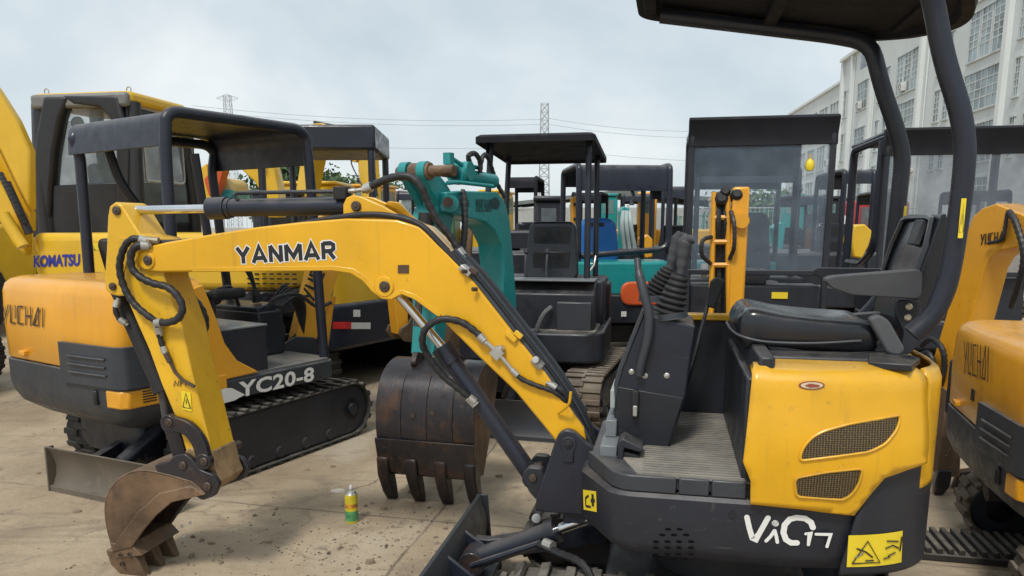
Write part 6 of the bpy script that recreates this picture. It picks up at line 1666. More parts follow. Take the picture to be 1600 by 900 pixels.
for s in (1, -1):
    m = MB(); m.rev((.93, s * .72, 1.32), (1, 0, 0), [(0, .09), (.06, .09), (.07, .07)], 16); m.build('headlight', paint('lamp_glass', (.65, .65, .6), .2, 0), lm)
    for u in (-1.1, .55):
        m = MB(); m.rev((u, s * .95 - .2, .6), (0, 1, 0), [(0, .45), (.05, .6), (.35, .6), (.4, .45)], 24); w_ = m.build('wheel', BLK, lm, .02)

# ================================================================== dark roofed machine right of the orange one
D2 = Frame(-2.30, 8.0, 150)
dm = thing('excavator', 'yellow excavator with black round tail, red and white stripe, dark roof, behind YC20-8', 'excavator', D2.o, 150, 'full size excavators at the back')
undercarriage(dm, 2.2, .24, 1.5, .38, .0, TRK, DRK, cover=True)
make_upper(dm, 1.15, .8, .85, .44, .72, 1.50, .15, DRK, KP)
m = MB(); m.prismz(plan_upper(1.18, -.45, .86, .40, .04), .40, .84); dcw = m.build('counterweight', NAVY, dm, .05, 4)
for x0, x1, mt in ((520, 549, REDD), (549, 579, WHT)):
    pass
def dq(x, y):
    # nearest point of the tail wall along the sight line
    for k in range(400):
        Yd = 5.5 + k * .01; q = D2.loc(on_y(x, y, Yd))
        if abs(q.x) < 1.19 and abs(q.y) < .87:
            pl_ = plan_upper(1.18, -.45, .86, .40, .04); inside = False; n_ = len(pl_)
            for i in range(n_):
                a, b = pl_[i], pl_[i - 1]
                if (a[1] > q.y) != (b[1] > q.y) and q.x < (b[0] - a[0]) * (q.y - a[1]) / (b[1] - a[1]) + a[0]: inside = not inside
            if inside: return q
    return D2.loc(on_y(x, y, 7.0))
DRAY = D2.loc(CO + D2.o * 0)
def dpatch(x0, x1, y0, y1, mat, nm, par, off=.012, n=6):
    m = MB(); vs = []; fs = []; c0 = D2.loc(Vector((0, 0, EYE)))
    for i in range(n + 1):
        x = x0 + (x1 - x0) * i / n
        for y in (y0, y1):
            q = dq(x, y); d = (c0 - q).normalized(); vs.append(q + d * off)
    for i in range(n): fs.append((2 * i, 2 * i + 1, 2 * i + 3, 2 * i + 2))
    m.add(vs, fs); return m.build(nm, mat, par, smooth=False)
dpatch(520, 549, 503, 514, REDD, 'red_stripe', dcw); dpatch(549, 579, 504, 514, WHT, 'white_stripe', dcw)
dpatch(552, 563, 484, 495, WHT, 'white_sticker', dcw)
q = D2.o
r_c = [D2.loc(Vector(p)) for p in ((-2.45, 7.25, 2.27), (-1.30, 7.25, 2.27), (-1.34, 8.35, 2.27), (-2.45, 8.35, 2.27))]
m = MB(); m.loft([tuple(p) for p in r_c], [tuple(p + Vector((0, 0, .24))) for p in r_c]); m.build('roof', NAVY, dm, .03, 3)
for k in (1, 2, 0, 3):
    c_ = sum(r_c, Vector()) / 4; p = r_c[k].lerp(c_, .08); m = MB(); m.tube([p, Vector((p.x, p.y, 1.0))], .035, 8); m.build('roof_post', NAVY, dm)
make_seat(dm, .0, 0, 1.3, .5, .5)

# ================================================================== far row: simpler machines one can tell apart
def far_canopy(px0, px1, pyt, Yd, yaw, label, hood, roof=NAVY, boomcol=None, h=2.3, cat='excavator', dep=1.2, boomkw=None, uc=True, seat=True):
    a, b = on_y(px0, pyt, Yd), on_y(px1, pyt, Yd); c = (a + b) / 2; w = (b - a).length / 2; s = a.z / 2.3
    f = Frame(c.x, c.y + dep * .4, yaw)
    r = thing('mini_excavator', label, cat, f.o, yaw, 'mini excavators parked in the yard')
    undercarriage(r, 1.7 * s, .22 * s, 1.1 * s, .28 * s, .0, TRK, GREYD)
    make_upper(r, .85 * s, .6 * s, .58 * s, .48 * s, .76 * s, 1.12 * s, .2 * s, DRK, hood)
    sheet_arch(r, -.55 * s, .6 * s, w, 1.9 * s, a.z, .1, .1, roof, .2, .18, .032, zdeck=.8 * s)
    if seat: make_seat(r, -.02, 0, 1.05 * s, .5, .5)
    if boomkw:
        X = swing_x(.66 * s, boomkw.get('swing', 0)); make_boom(r, X, (.1, .6), boomkw.get('B', (.5, 1.75)), boomkw.get('T', (1.2, 1.9)), boomkw.get('A0', (1.25, 2.1)), boomkw.get('E', (1.5, .7)), boomcol or ORG, .08, cyl=NAVY, bucket=dict(half=.2, mat=RUST), det=True)
    return r
far_canopy(800, 845, 277, 12.5, 262, 'small dark roofed mini excavator with twin seats, behind the teal one at left', DRK, ROOFM)
far_canopy(1036, 1078, 291, 13.0, 90, 'dark roofed mini excavator glimpsed left of the clear screen, far behind', DRK, NAVY)
far_canopy(1100, 1252, 263, 9.2, 262, 'navy mini excavator seen through the clear front screen', TEAL, NAVY)
far_canopy(1322, 1366, 266, 10.0, 265, 'navy roofed mini excavator right of the clear screen, in the far row', DRK, NAVY)
far_canopy(628, 668, 299, 15.5, 262, 'dark roofed mini excavator half hidden behind the teal arm head', ORG, NAVY)
far_canopy(905, 948, 301, 16.5, 255, 'mini excavator with black roof and yellow hood behind the blue seat back', KP, ROOFM)
far_canopy(978, 1024, 303, 17.5, 264, 'teal mini excavator with navy roof farthest behind the blue seat back', TEAL, NAVY)
far_canopy(1240, 1290, 305, 14.5, 268, 'orange hooded mini excavator seen at the right edge of the clear screen', ORG, NAVY)
far_canopy(1374, 1420, 300, 13.5, 258, 'yellow hooded mini excavator seen through the narrow side hoop at right', KP, NAVY)
far_canopy(1520, 1580, 298, 12.5, 262, 'teal hooded mini excavator behind the wide tinted screen', TEAL, ROOFM)
# dark cab right of the twin seats
def far_cab(px0, px1, py0, py1, Yd, yaw, label, mat, pane, roofm=None, group='full size excavators at the back', boomkw=None, d=1.4, boomcol=None, hoodm=None):
    a, b = on_y(px0, py0, Yd), on_y(px1, py1, Yd); w = abs(b.x - a.x); c = Vector(((a.x + b.x) / 2, Yd + d / 2, 0)); zt, zb_ = a.z, max(.7, b.z)
    r = thing('excavator', label, 'excavator', c, yaw, group)
    undercarriage(r, 2.2, .3, 1.5, .36, 0, TRK, GREYD)
    m = MB(); m.prismz(plan_upper(1.3, .8, .85, .3, .1), .6, .85); m.build('lower_body', DRK, r, .02)
    m = MB(); m.prismz(plan_upper(1.28, -.5, .84, .28, .05), .85, 1.5); m.build('engine_hood', hoodm or KP, r, .05, 3)
    m = MB(); m.bb(-d / 2, d / 2, -w / 2, w / 2, .85, zt - .08); cb = m.build('cab', mat, r, .05, 3)
    m = MB(); m.bb(-d / 2 - .03, d / 2 + .05, -w / 2 - .02, w / 2 + .02, zt - .08, zt); m.build('cab_roof', roofm or mat, r, .03)
    m = MB(); m.bb(d / 2 - .0, d / 2 + .008, -w / 2 + .1, w / 2 - .1, zb_ + .1, zt - .18); m.build('cab_window', pane, cb)
    m = MB(); m.bb(-d / 2 - .008, -d / 2, -w / 2 + .1, w / 2 - .1, zb_ + .2, zt - .18); m.build('cab_window', pane, cb)
    for s in (1, -1):
        m = MB(); m.bb(-d / 2 + .12, d / 2 - .1, s * w / 2 - .006, s * w / 2 + .006, zb_ + .1, zt - .18); m.build('cab_window', pane, cb)
    if boomkw:
        X = Matrix.Translation((.75, -.4, 0)) @ Matrix.Rotation(R_(boomkw.get('swing', 0)), 4, 'Z')
        make_boom(r, X, (.1, 1.0), boomkw['B'], boomkw['T'], boomkw['A0'], boomkw['E'], boomcol or KP, .15, boomkw.get('wb', (.35, .5, .3)), (.22, .36, .22), cyl=NAVY, bucket=dict(half=.35, s=1.6, mat=RUST))
    return r
far_cab(838, 882, 306, 372, 11.2, 268, 'charcoal cabbed excavator between the twin seats and the navy roof', DRK, PANED, hoodm=DRK)
far_cab(440, 530, 283, 330, 17.0, 268, 'small yellow roofed excavator cab with teal glass under the dark roof', KP, glass('green_pane', (.20, .32, .32), .6), KP, boomkw=dict(swing=50, B=(1.2, 3.4), T=(2.6, 3.0), A0=(2.8, 3.4), E=(3.0, 1.2)))
# yellow boom bending over, behind the orange machine's roof
def free_boom(label, pts, Yd, th, mat, name='excavator', extra=None, cat='excavator', group=None):
    c = on_y(*pts[0], Yd); f = Frame(c.x, Yd + 1.5, 270)
    r = thing(name, label, cat, f.o, 270, group or 'full size excavators at the back')
    undercarriage(r, 2.2, .3, 1.5, .36, 0, TRK, GREYD)
    m = MB(); m.prismz(plan_upper(1.3, .8, .85, .3, .1), .6, 1.2); m.build('lower_body', DRK, r, .04)
    m = MB(); A_ = [f.loc(on_y(x, y, Yd)) for x, y in pts]; B_ = [p + Vector((-th, 0, 0)) for p in A_]; m.loft(A_, B_); b = m.build('boom', mat, r, .02)
    return r, f, b
r1, f1, b1 = free_boom('yellow excavator with a tall bent boom seen between the roof posts at left', [(340, 234), (376, 234), (408, 240), (428, 262), (436, 300), (436, 340), (412, 340), (408, 300), (396, 282), (370, 258)], 13.0, .4, KP)
m = MB(); A_ = [f1.loc(on_y(x, y, 12.9)) for x, y in ((398, 246), (411, 246), (411, 258), (398, 258))]; m.add(A_, [(0, 1, 2, 3)]); m.build('maker_mark', INK, b1)
r2, f2, b2 = free_boom('orange red armed excavator with pale hood between the roof posts at left', [(322, 255), (330, 300), (336, 330), (322, 332), (316, 300), (313, 262)], 12.0, .3, KP)
m = MB(); A_ = [f2.loc(on_y(x, y, 11.9)) for x, y in ((347, 252), (351, 262), (343, 288), (336, 306), (326, 306), (318, 280), (330, 266))]; m.loft(A_, [p + Vector((-.25, 0, 0)) for p in A_]); b3 = m.build('bucket', ORED, r2, .02)
a, b, d = (f2.loc(on_y(x, y, 11.88)) for x, y in ((328, 283), (335, 283), (330, 271)))
strokes([[(0, 1), (.3, .5), (0, 0), (1, 0), (.7, .5), (1, 1)], [(.3, .5), (.7, .5)]], a, b, d, .025, YDEC, b3, .004, 'mark', False)
m = MB(); A_ = [f2.loc(on_y(x, y, 12.2)) for x, y in ((342, 280), (352, 276), (360, 282), (364, 294), (364, 312), (338, 312))]; m.loft(A_, [p + Vector((-.8, 0, 0)) for p in A_]); m.build('engine_hood', paint('cream_paint', (.62, .47, .20), .4, .1), r2, .05)
m = MB(); A_ = [f2.loc(on_y(x, y, 12.15)) for x, y in ((338, 297), (362, 296), (364, 310), (338, 310))]; m.loft(A_, [p + Vector((-.82, 0, 0)) for p in A_]); m.build('side_band', TEAL, r2, .02)
r3, f3, b3 = free_boom('yellow ladder like boom standing upright behind the teal roof posts', [(892, 308), (904, 306), (907, 330), (904, 352), (907, 392), (893, 394)], 9.8, .15, ORG, group='full size excavators at the back')
for y_ in (317, 340, 358, 374):
    m = MB(); A_ = [f3.loc(on_y(x, yy, 9.78)) for x, yy in ((896, y_), (902, y_), (902, y_ + 5), (896, y_ + 5))]; m.add(A_, [(0, 1, 2, 3)]); m.build('slot', INK, b3)
r4, f4, b4 = free_boom('teal excavator boom with pale hoses far behind the blue seat back', [(968, 330), (974, 322), (984, 326), (990, 360), (998, 400), (984, 402), (978, 370), (972, 402), (962, 402), (968, 360)], 12.5, .25, TEAL)
m = MB()
for dx in (0, 5, 10): hose_pts(m, [f4.loc(on_y(974 + dx, 330, 12.4)), f4.loc(on_y(972 + dx * 1.4, 352, 12.3)), f4.loc(on_y(976 + dx * 1.6, 390, 12.35))], .035, False)
m.build('hoses', paint('pale_hose', (.35, .42, .42), .5), r4)
r5, f5, b5 = free_boom('second teal excavator boom seen through the clear front screen', [(1208, 356), (1220, 346), (1228, 350), (1226, 372), (1222, 400), (1210, 400), (1214, 376)], 13.5, .25, TEAL)
r6, f6, b6 = free_boom('orange excavator arm left of the far dark roof, beside pale fence', [(1000, 372), (1012, 366), (1020, 374), (1020, 402), (1008, 404), (1002, 390)], 11.5, .25, ORG)
r7, f7, b7 = free_boom('yellow excavator boom with black seams right of the clear screen', [(1335, 352), (1352, 350), (1364, 362), (1358, 384), (1348, 404), (1334, 402), (1330, 376)], 9.4, .25, KP)
r8, f8, b8 = free_boom('rust orange excavator arm glimpsed left of the teal boom', [(724, 352), (733, 346), (738, 362), (736, 404), (726, 408)], 10.5, .25, RUST)

GPANE = glass('green_pane', (.20, .32, .32), .6)
for (px0, px1, py0, Yd, yaw, lab, mt, hm_, bk_) in (
    (560, 598, 287, 21, 250, 'orange cabbed excavator just left of the teal arm head', ORG, ORG, None),
    (600, 632, 296, 24, 262, 'white roofed excavator cab beyond the teal arm head', WHT, DRK, None),
    (676, 712, 300, 19, 268, 'green excavator cab behind the teal boom', paint('moss_green_paint', (.06, .16, .08), .4, .15), ORG, None),
    (760, 792, 296, 18, 255, 'yellow excavator cab left of the twin seats', KP, KP, None),
    (940, 968, 302, 20, 265, 'teal excavator cab under the navy roof at left', TEAL, TEAL, None),
    (1004, 1032, 300, 18, 262, 'orange excavator cab under the navy roof at right', ORG, ORG, None),
    (1128, 1160, 306, 16, 262, 'yellow excavator cab beyond the clear front screen', KP, KP, None),
    (1236, 1268, 304, 19, 255, 'teal excavator cab at the right of the clear front screen', TEAL, TEAL, None),
    (1290, 1318, 306, 17, 262, 'dark excavator cab between the two screens', DRK, ORG, None),
    (400, 436, 296, 15, 258, 'grey excavator cab between the posts of the YC20-8 roof', GREYD, KP, None)):
    far_cab(px0, px1, py0, 340, Yd, yaw, lab, mt, GPANE, mt, hoodm=hm_, boomkw=bk_)
# ================================================================== red truck cab and white van far right
tr = thing('truck', 'red truck cab with white nose parked in front of the pale building', 'truck', on_y(1338, 355, 24).xy.to_3d(), 0)
m = MB(); m.bb(-.55, 1.1, -1.1, 1.1, .9, 2.35); m.build('cab', paint('truck_red', (.42, .025, .03), .35, .1), tr, .12, 3)
m = MB(); m.bb(-1.3, -.6, -1.0, 1.0, .8, 1.9); m.build('hood', paint('truck_white', (.7, .7, .68), .4, .1), tr, .15, 3)
m = MB(); m.bb(-.4, .7, -1.12, -1.10, 1.6, 2.15); m.build('window', PANED, tr)
for x in (-.9, .7):
    m = MB(); m.rev((x, -1.1, .5), (0, 1, 0), [(0, .35), (.04, .5), (.3, .5), (.34, .35)], 20); m.rev((x, .8, .5), (0, 1, 0), [(0, .35), (.04, .5), (.3, .5), (.34, .35)], 20); m.build('wheel', BLK, tr)

# ================================================================== pallets / crates behind the teal arm, green fence, awning
fn = thing('wire_fence', 'teal green mesh fence standing along the foot of the pale building', 'fence', (0, 0, 0))
GREENF = paint('fence_green', (.05, .22, .18), .5, .2)
p0, p1 = Vector((9.0, 21.0, 0)), Vector((9.9, 90, 0))
for k in range(24):
    t = k / 23; q = p0.lerp(p1, t); m = MB(); m.tube([q, q + Vector((0, 0, 2.2))], .05, 6); m.build('fence_post', GREENF, fn)
m = MB()
for z in (.15, .6, 1.1, 1.6, 2.1): m.tube([p0 + Vector((0, 0, z)), p1 + Vector((0, 0, z))], .025, 4)
n_ = 220
for k in range(n_):
    q = p0.lerp(p1, k / n_); m.tube([q + Vector((0, 0, .1)), q + Vector((0, 0, 2.15))], .014, 3)
m.build('mesh_panel', GREENF, fn)
f2_ = thing('wire_fence', 'pale mesh fence far behind the dark roofs, middle of the yard', 'fence', (0, 0, 0))
PALEF = paint('pale_fence', (.45, .48, .47), .5, .2)
for k in range(15):
    m = MB(); m.tube([(-14 + k * 2.0, 26, 0), (-14 + k * 2.0, 26, 2.3)], .04, 6); m.build('fence_post', PALEF, f2_)
m = MB()
for z in (.2, .8, 1.4, 2.2): m.tube([(-14, 26, z), (14, 26, z)], .02, 4)
for k in range(180): m.tube([(-14 + k * 28 / 180, 26, .1), (-14 + k * 28 / 180, 26, 2.25)], .010, 3)
m.build('mesh_panel', PALEF, f2_)

# ================================================================== building
BD = Vector((math.sin(R_(7.4)), math.cos(R_(7.4)), 0)); BN = Vector((-BD.y, BD.x, 0))   # along the front, out of the front (towards -x)
BO_ = Vector((35, 55, 0))
bl_ = thing('factory_building', 'long pale grey factory building with rows of small paned windows at the right', 'building', BO_, 0)
def bw_(s, z, d=0.0): return BD * s + BN * d + Vector((0, 0, z))       # local to the root
def wall_mat():
    m = paint('pale_render', (.60, .645, .65), .8, .12, (.35, .36, .35), scale=.35, vary=.06, bump=.0, streak=.5, sscale=1.1)
    return m
WALL = wall_mat()
TRIM = paint('pale_pilaster', (.66, .69, .69), .8, .1, (.4, .4, .4), scale=.5, vary=.04, bump=0)
WGL = paint('window_glass', (.20, .26, .28), .12, .5, (.42, .44, .42), scale=.7, vary=.5, bump=0, spec=.8)
WFR = paint('window_frame_paint', (.50, .54, .54), .6, .1, scale=2, bump=0)
def bbox_(m, s0, s1, z0, z1, d0, d1):
    vs = [bw_(s, z, d) for s in (s0, s1) for z in (z0, z1) for d in (d0, d1)]
    m.add(vs, [(0, 1, 3, 2), (4, 6, 7, 5), (0, 4, 5, 1), (2, 3, 7, 6), (0, 2, 6, 4), (1, 5, 7, 3)])
m = MB(); bbox_(m, 38.0, 66, 0, 19.0, -20, 0); m.build('far_wing', WALL, bl_, smooth=False)
m = MB(); bbox_(m, -60, 37.9, 0, 21.2, -20, .25); bbox_(m, -60, 27.5, 21.2, 23.2, -20, .25); m.build('main_wing', WALL, bl_, smooth=False)
for s in (37.6, 34.0, 27.0, 14.2, -0.6, -14.5, -28):
    m = MB(); bbox_(m, s - .28, s + .28, 0, 21.0, .25, .62); m.build('pilaster', TRIM, bl_, smooth=False)
m = MB(); bbox_(m, 27.2, 38.1, 20.9, 21.25, .25, .75); bbox_(m, -60, 27.6, 22.9, 23.25, .25, .75); bbox_(m, 38.1, 66, 18.75, 19.05, 0, .3); m.build('parapet', TRIM, bl_, smooth=False)
m = MB()
for z in (8.6, 12.95, 16.9): 
    pass
def window(s0, s1, z0, z1, nc, nr, d=.25, low=0.0):
    """recessed sash: jambs stand proud, glass behind, bars; low = plain bottom lights"""
    f = MB(); t = .09
    bbox_(f, s0 - .08, s1 + .08, z1, z1 + .12, d, d + .12); bbox_(f, s0 - .12, s1 + .12, z0 - .14, z0, d, d + .16)
    bbox_(f, s0, s0 + t, z0, z1, d + .004, d + .07); bbox_(f, s1 - t, s1, z0, z1, d + .004, d + .07)
    for k in range(1, nc):
        s = s0 + (s1 - s0) * k / nc; bbox_(f, s - .04, s + .04, z0, z1, d + .006, d + .055)
    for k in range(1, nr):
        z = z0 + (z1 - z0) * (low + (1 - low) * k / nr); bbox_(f, s0 + t, s1 - t, z - .045, z + .045, d + .008, d + .05)
    if low: 
        z = z0 + (z1 - z0) * low; bbox_(f, s0 + t, s1 - t, z - .05, z + .05, d + .008, d + .05)
    fr = f.build('window', WFR, bl_, smooth=False)
    g = MB(); bbox_(g, s0 + .02, s1 - .02, z0 + .02, z1 - .02, d + .0, d + .02); g.build('pane', WGL, fr, smooth=False)
def bay(s0, s1):
    w = s1 - s0
    for z0, z1 in ((14.1, 17.6), (18.4, 21.4)):
        if z0 > 18 and s0 > 14: continue
        for k in range(3): window(s0 + k * w / 3 + .12, s0 + (k + 1) * w / 3 - .12, z0, z1, 2, 5, .25, .28)
    window(s0, s1, 10.3, 13.1, 6, 3, .25, .30); window(s0, s1, 6.4, 9.2, 6, 3, .25, .3); window(s0, s1, 2.6, 5.2, 6, 3, .25, .3)
bay(14.9, 20.4); bay(.1, 5.6); bay(-13.9, -8.4); bay(-27, -21.5)
for s0, s1 in ((8.2, 9.2), (9.9, 11.0), (-4.6, -3.6), (-6.6, -5.6), (-2.6, -1.9)):
    for z0, z1 in ((14.2, 17.2), (10.4, 12.9), (6.4, 9.0), (18.6, 21)): window(s0, s1, z0, z1, 2, 4, .25, .25)
for s0, s1, nc in ((28.6, 32.0, 3), (34.6, 35.5, 1), (36.0, 36.9, 1), (22.2, 23.2, 1), (24.4, 25.4, 1)):
    for z0, z1 in ((14.4, 17.3), (9.4, 12.4), (5.0, 7.8)): window(s0, s1, z0, z1, nc, 3, .25, 0)
m = MB(); bbox_(m, 28.8, 31.8, 18.8, 20.4, .248, .256); 
m.build('parapet_opening', WGL, bl_, smooth=False)
for k in range(5):
    s0 = 39.6 + k * 5.0
    for z0, z1 in ((13.6, 16.8), (9.0, 12.0), (5.0, 7.6)):
        for j in range(3): window(s0 + j * 1.3, s0 + j * 1.3 + .95, z0, z1, 1, 3, 0.0, 0)
for s, z in ((30.0, 14.45), (29.6, 9.5), (41.0, 9.2), (17.6, 14.2), (-22, 10.4)):
    m = MB(); bbox_(m, s, s + .95, z, z + .75, .3, .75); ac_ = m.build('air_conditioner', paint('ac_white', (.62, .63, .62), .5, .15), bl_, .03)
    m = MB()
    for a in range(10): pass
    c_ = bw_(s + .42, z + .37, .757); ring = [c_ + BD * (.26 * math.cos(a * math.pi / 8)) + Vector((0, 0, .26 * math.sin(a * math.pi / 8))) for a in range(16)]
    m.tube(ring, .03, 5, True); m.build('fan_ring', GREYD, ac_)
for s in (33.4, 26.3, 12.9):
    m = MB(); m.tube([bw_(s, 1, .34), bw_(s, 20.6, .34)], .07, 6); m.build('drain_pipe', TRIM, bl_)
aw = thing('awning', 'long grey sheet awning along the foot of the pale building', 'awning', BO_, 0)
m = MB()
vs = [bw_(20, 5.0, .7), bw_(64, 5.0, .5), bw_(64, 4.45, 4.2), bw_(20, 4.45, 4.2)]; m.loft(vs, [v - Vector((0, 0, .12)) for v in vs]); m.build('sheet', paint('awning_grey', (.16, .18, .18), .6, .3, bump=.02), aw, smooth=False)
for k in range(12):
    m = MB(); m.tube([bw_(20.5 + k * 3.9, 0, 4.0), bw_(20.5 + k * 3.9, 4.4, 4.0)], .07, 6); m.build('awning_post', GREYD, aw)
sh_ = thing('shed_roof', 'low grey shed roof beyond the yard, seen under the navy roofs', 'shed', (6.0, 42, 0), 0)
m = MB(); m.prism([(-9, 2.6), (0, 3.6), (9, 2.9), (9, 2.7), (0, 3.4), (-9, 2.4)], 0, 8); m.build('roof', paint('awning_grey', (.16, .18, .18)), sh_, smooth=False)
m = MB(); m.bb(-8.8, 8.8, .2, 7.8, 0, 2.55); m.build('wall', paint('shed_wall', (.42, .43, .42), .8, .2, scale=1), sh_, smooth=False)

# ================================================================== pylons and lines
PYL = paint('pylon_grey', (.36, .39, .41), .6, .1, scale=.3, bump=0)
def pylon(x, y, h, wb, wt, label, arms, k0=.22):
    r = thing('pylon', label, 'pylon', (x, y, 0))
    m = MB(); L4 = []
    for i in (-1, 1):
        for j in (-1, 1):
            a, b = Vector((i * wb, j * wb, 0)), Vector((i * wt, j * wt, h)); L4.append((a, b)); m.tube([a, b], k0, 4)
    n = 16
    for q in range(n):
        t0, t1 = q / n, (q + 1) / n
        for a, b in ((0, 1), (1, 3), (3, 2), (2, 0)):
            A0, A1 = L4[a][0].lerp(L4[a][1], t0), L4[a][0].lerp(L4[a][1], t1); B0, B1 = L4[b][0].lerp(L4[b][1], t0), L4[b][0].lerp(L4[b][1], t1)
            m.tube([A0, B1], k0 * .6, 3); m.tube([B0, A1], k0 * .6, 3); m.tube([A1, B1], k0 * .6, 3)
    m.build('lattice', PYL, r, smooth=False)
    for z, w in arms:
        m = MB(); d = 1.0
        for s in (1, -1):
            m.tube([(0, -.8, z + d), (s * w, 0, z)], k0 * .7, 3); m.tube([(0, .8, z + d), (s * w, 0, z)], k0 * .7, 3); m.tube([(0, 0, z - d), (s * w, 0, z)], k0 * .7, 3)
            for q in range(5): m.tube([(s * w * q / 5, 0, z - d * (1 - q / 5)), (s * w * (q + .5) / 5, 0, z + d * (1 - (q + .5) / 5))], k0 * .5, 3)
        m.build('crossarm', PYL, r, smooth=False)
    return r
pt = on_y(851, 162, 250); pylon(pt.x, 250, pt.z, 1.9, 1.15, 'tall grey lattice pylon rising behind the teal machine', [], .14)
pt = on_y(355, 150, 210); pylon(pt.x, 210, pt.z, 1.6, .8, 'grey lattice pylon with wide crossarms behind the left roof', [(pt.z - .6, 3.0)], .07)
wm_ = paint('power_line', (.30, .33, .35), .6, 0, bump=0)
def wire(a, b, label, sag, r=.05):
    P_ = []
    for k in range(25):
        t = k / 24; q = a.lerp(b, t); q.z -= sag * 4 * t * (1 - t); P_.append(q)
    m = MB(); m.tube(P_, r, 4); tag(m.build('power_line', wm_), label, 'power line', 'overhead power lines')
A_ = on_y(850, 186, 250)
wire(on_y(300, 165, 230), on_y(850, 186, 250), 'upper power line running left from the pylon', 2.0); wire(on_y(300, 172, 230), on_y(851, 194, 250), 'second power line running left from the pylon', 2.0)
wire(on_y(852, 184, 250), on_y(1240, 196, 260), 'upper power line running right from the pylon', 3.0); wire(on_y(852, 193, 250), on_y(1240, 206, 260), 'second power line running right from the pylon', 3.0)
wire(on_y(300, 215, 230), on_y(850, 230, 250), 'lower power line running left from the pylon', 1.5); wire(on_y(852, 230, 250), on_y(1240, 250, 260), 'lower power line running right from the pylon', 2.0)

# ================================================================== trees
def leaf_mat():
    m, nt, b = node_mat('leaves'); N = nt.nodes; L = nt.links
    oi = N.new('ShaderNodeNewGeometry'); r = N.new('ShaderNodeValToRGB')
    r.color_ramp.elements[0].color = (.035, .075, .03, 1); r.color_ramp.elements[1].color = (.09, .15, .055, 1)
    L.new(oi.outputs['Random Per Island'], r.inputs[0]); L.new(r.outputs[0], b.inputs['Base Color']); b.inputs['Roughness'].default_value = .7
    return m
LEAF = leaf_mat(); BARK = paint('bark', (.09, .07, .05), .9, .2)
def tree(x, y, h, w, label, n=1400, seed=1):
    rng = random.Random(seed); r = thing('tree', label, 'tree', (x, y, 0), 0, 'trees beyond the yard')
    m = MB(); m.tube([(0, 0, 0), (.05 * h * .2, 0, h * .3), (0, 0, h * .62), (.1, 0, h * .9)], [h * .035, h * .028, h * .018, .02], 7)
    cl = []
    for k in range(16):
        a = rng.uniform(0, 6.28); z = rng.uniform(.42, .95) * h; rr = w * .5 * math.sin(math.pi * min(1, (z / h - .25) / .8)) * rng.uniform(.4, 1)
        q = Vector((rr * math.cos(a), rr * math.sin(a), z)); cl.append((q, rng.uniform(.14, .26) * w)); m.tube([(0, 0, z * .72), q], [.06, .02], 4)
    m.build('trunk', BARK, r)
    m = MB()
    for k in range(n):
        c, s = cl[k % len(cl)]
        d = Vector((rng.gauss(0, 1), rng.gauss(0, 1), rng.gauss(0, .8))); p = c + d * s * .62
        a = Vector((rng.gauss(0, 1), rng.gauss(0, 1), rng.gauss(0, 1))).normalized(); b = a.orthogonal().normalized(); sz = rng.uniform(.16, .34) * (w / 6)
        m.add([p - a * sz, p + b * sz * .5, p + a * sz, p - b * sz * .5], [(0, 1, 2, 3)])
    m.build('crown', LEAF, r, smooth=False)
for i, (px, pyt, Yd, w, lab) in enumerate(((455, 266, 60, 5.5, 'leafy green tree right of the tall bent yellow boom'), (498, 276, 60, 4.5, 'lower green tree above the yellow cab roof'), (575, 283, 62, 3.5, 'small green tree under the edge of the dark roof'), (1190, 322, 40, 4.5, 'green tree seen through the clear front screen'), (1150, 330, 46, 4, 'low green tree beyond the clear front screen, left'), (600, 300, 70, 5, 'distant low tree beside the teal arm head'))):
    q = on_y(px, pyt, Yd); tree(q.x, Yd, q.z, w * 1.15, lab, 6000, i + 3)

# ================================================================== things on the ground
q = on_z(550, 815, 0)
can = thing('spray_can', 'yellow and green spray can standing on the concrete between the buckets', 'spray can', q)
m = MB(); m.rev((0, 0, 0), (0, 0, 1), [(0, .031), (.004, .0335), (.150, .0335), (.156, .032)], 24); cbd = m.build('can_body', paint('can_yellow', (.75, .62, .04), .3, .05, metal=.2, scale=30, bump=0), can, ang=40)
m = MB(); m.rev((0, 0, .012), (0, 0, 1), [(0, .0338), (.055, .0338)], 24); m.build('green_band', paint('can_green', (.10, .34, .14), .3, .05, scale=40, bump=0, vary=.3), cbd, ang=60)
m = MB(); m.rev((0, 0, .085), (0, 0, 1), [(0, .0338), (.022, .0338)], 24); m.build('red_band', paint('can_red', (.50, .22, .03), .3, .05, scale=60, bump=0, vary=.5), cbd, ang=60)
m = MB(); m.rev((0, 0, .156), (0, 0, 1), [(0, .032), (.012, .024), (.018, .022), (.020, .013), (.030, .011)], 20); m.build('shoulder', STEEL, can, ang=40)
m = MB(); m.rev((0, 0, .186), (0, 0, 1), [(0, .008), (.014, .008), (.018, .006)], 12); m.build('nozzle', WHT, can)
def scrap(px, py, sx, sy, name, label, cat, mat, h=.012, grp=None):
    q = on_z(px, py, 0); rng = random.Random(px); m = MB(); o = [(sx * rng.uniform(.7, 1.1) * math.cos(a * math.pi / 4), sy * rng.uniform(.7, 1.1) * math.sin(a * math.pi / 4)) for a in range(8)]
    m.loft([(x, y, .001) for x, y in o], [(x * .8, y * .8, h) for x, y in o]); t = m.build(name, mat, None, 0, smooth=False); t.location = q; tag(t, label, cat, grp)
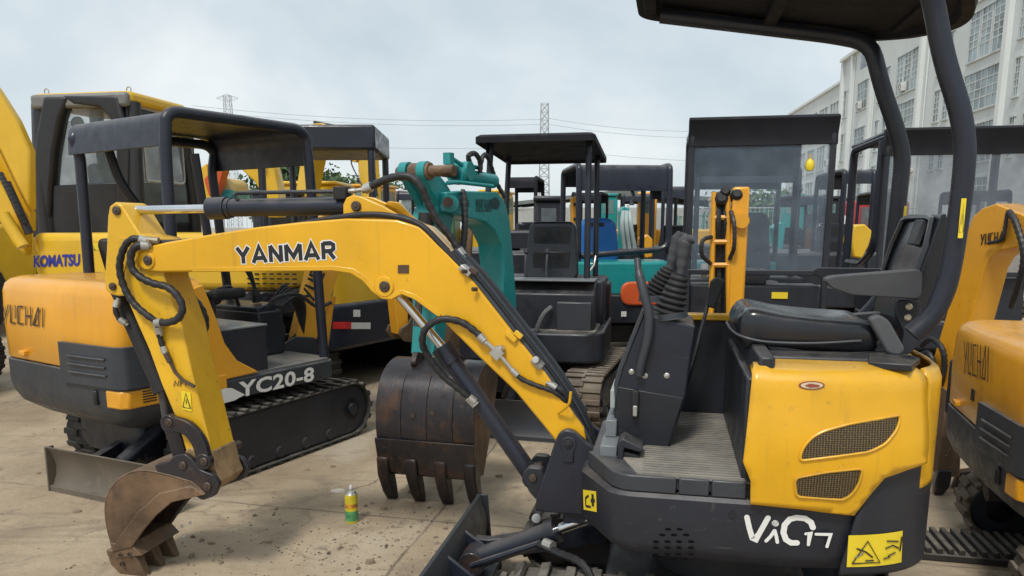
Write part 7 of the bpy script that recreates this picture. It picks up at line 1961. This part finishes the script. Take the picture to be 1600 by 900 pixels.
PAPER = paint('pale_paper', (.62, .58, .50), .7, .2, scale=20)
scrap(529, 768, .045, .03, 'paper_scrap', 'pale paper scrap beside the spray can', 'scrap', PAPER, .012)
gv = MB(); rg = random.Random(11)
for k in range(1500):
    yy = 2.6 + 8 * rg.random() ** 1.6; xx = rg.uniform(-.75, .75) * yy * 1.05
    if rg.random() < .5: xx = rg.gauss(-1.0, .5) if rg.random() < .5 else rg.gauss(-.45, .35); yy = rg.gauss(3.35, .35)
    s_ = rg.uniform(.003, .009) * (1 if rg.random() < .93 else 2.2); a_ = rg.uniform(0, 3.1); h_ = s_ * rg.uniform(.5, .9)
    c_, n_ = math.cos(a_) * s_, math.sin(a_) * s_
    gv.add([(xx + c_, yy + n_, .0005), (xx - n_ * .8, yy + c_ * .8, .0005), (xx - c_, yy - n_, .0005), (xx + n_ * .8, yy - c_ * .8, .0005), (xx + s_ * .1, yy, h_)], [(0, 1, 4), (1, 2, 4), (2, 3, 4), (3, 0, 4)])
tag(gv.build('gravel', paint('grit', (.23, .18, .13), .9, .3, scale=30, vary=.4), smooth=False), kind='stuff')
RT = Frame(2.25, 3.36, -12)
rt = thing('rubber_track', 'black ribbed rubber track lying flat on the concrete behind the yellow hood', 'rubber track', RT.o, -12)
m = MB(); m.bb(-.62, .62, -.15, .15, .003, .035)
for k in range(26): m.bb(-.61 + k * .048, -.585 + k * .048, -.14, .14, .034, .062)
m.build('belt', TRK, rt, .004, 1)
CLOD = paint('dry_clod', (.24, .18, .12), .9, .3, scale=20)
rng_ = random.Random(5)
for k, (px, py) in enumerate(((600, 796), (578, 880), (640, 770), (480, 735), (520, 730), (330, 850), (300, 870), (360, 862), (270, 880), (420, 848), (900, 720), (780, 745), (1500, 862), (120, 800), (60, 740), (740, 812), (345, 880), (315, 845))):
    scrap(px, py, rng_.uniform(.012, .03), rng_.uniform(.01, .022), 'dirt_clod', 'small dry dirt clod lying on the concrete', 'dirt clod', CLOD, rng_.uniform(.006, .016), 'dirt clods on the concrete')
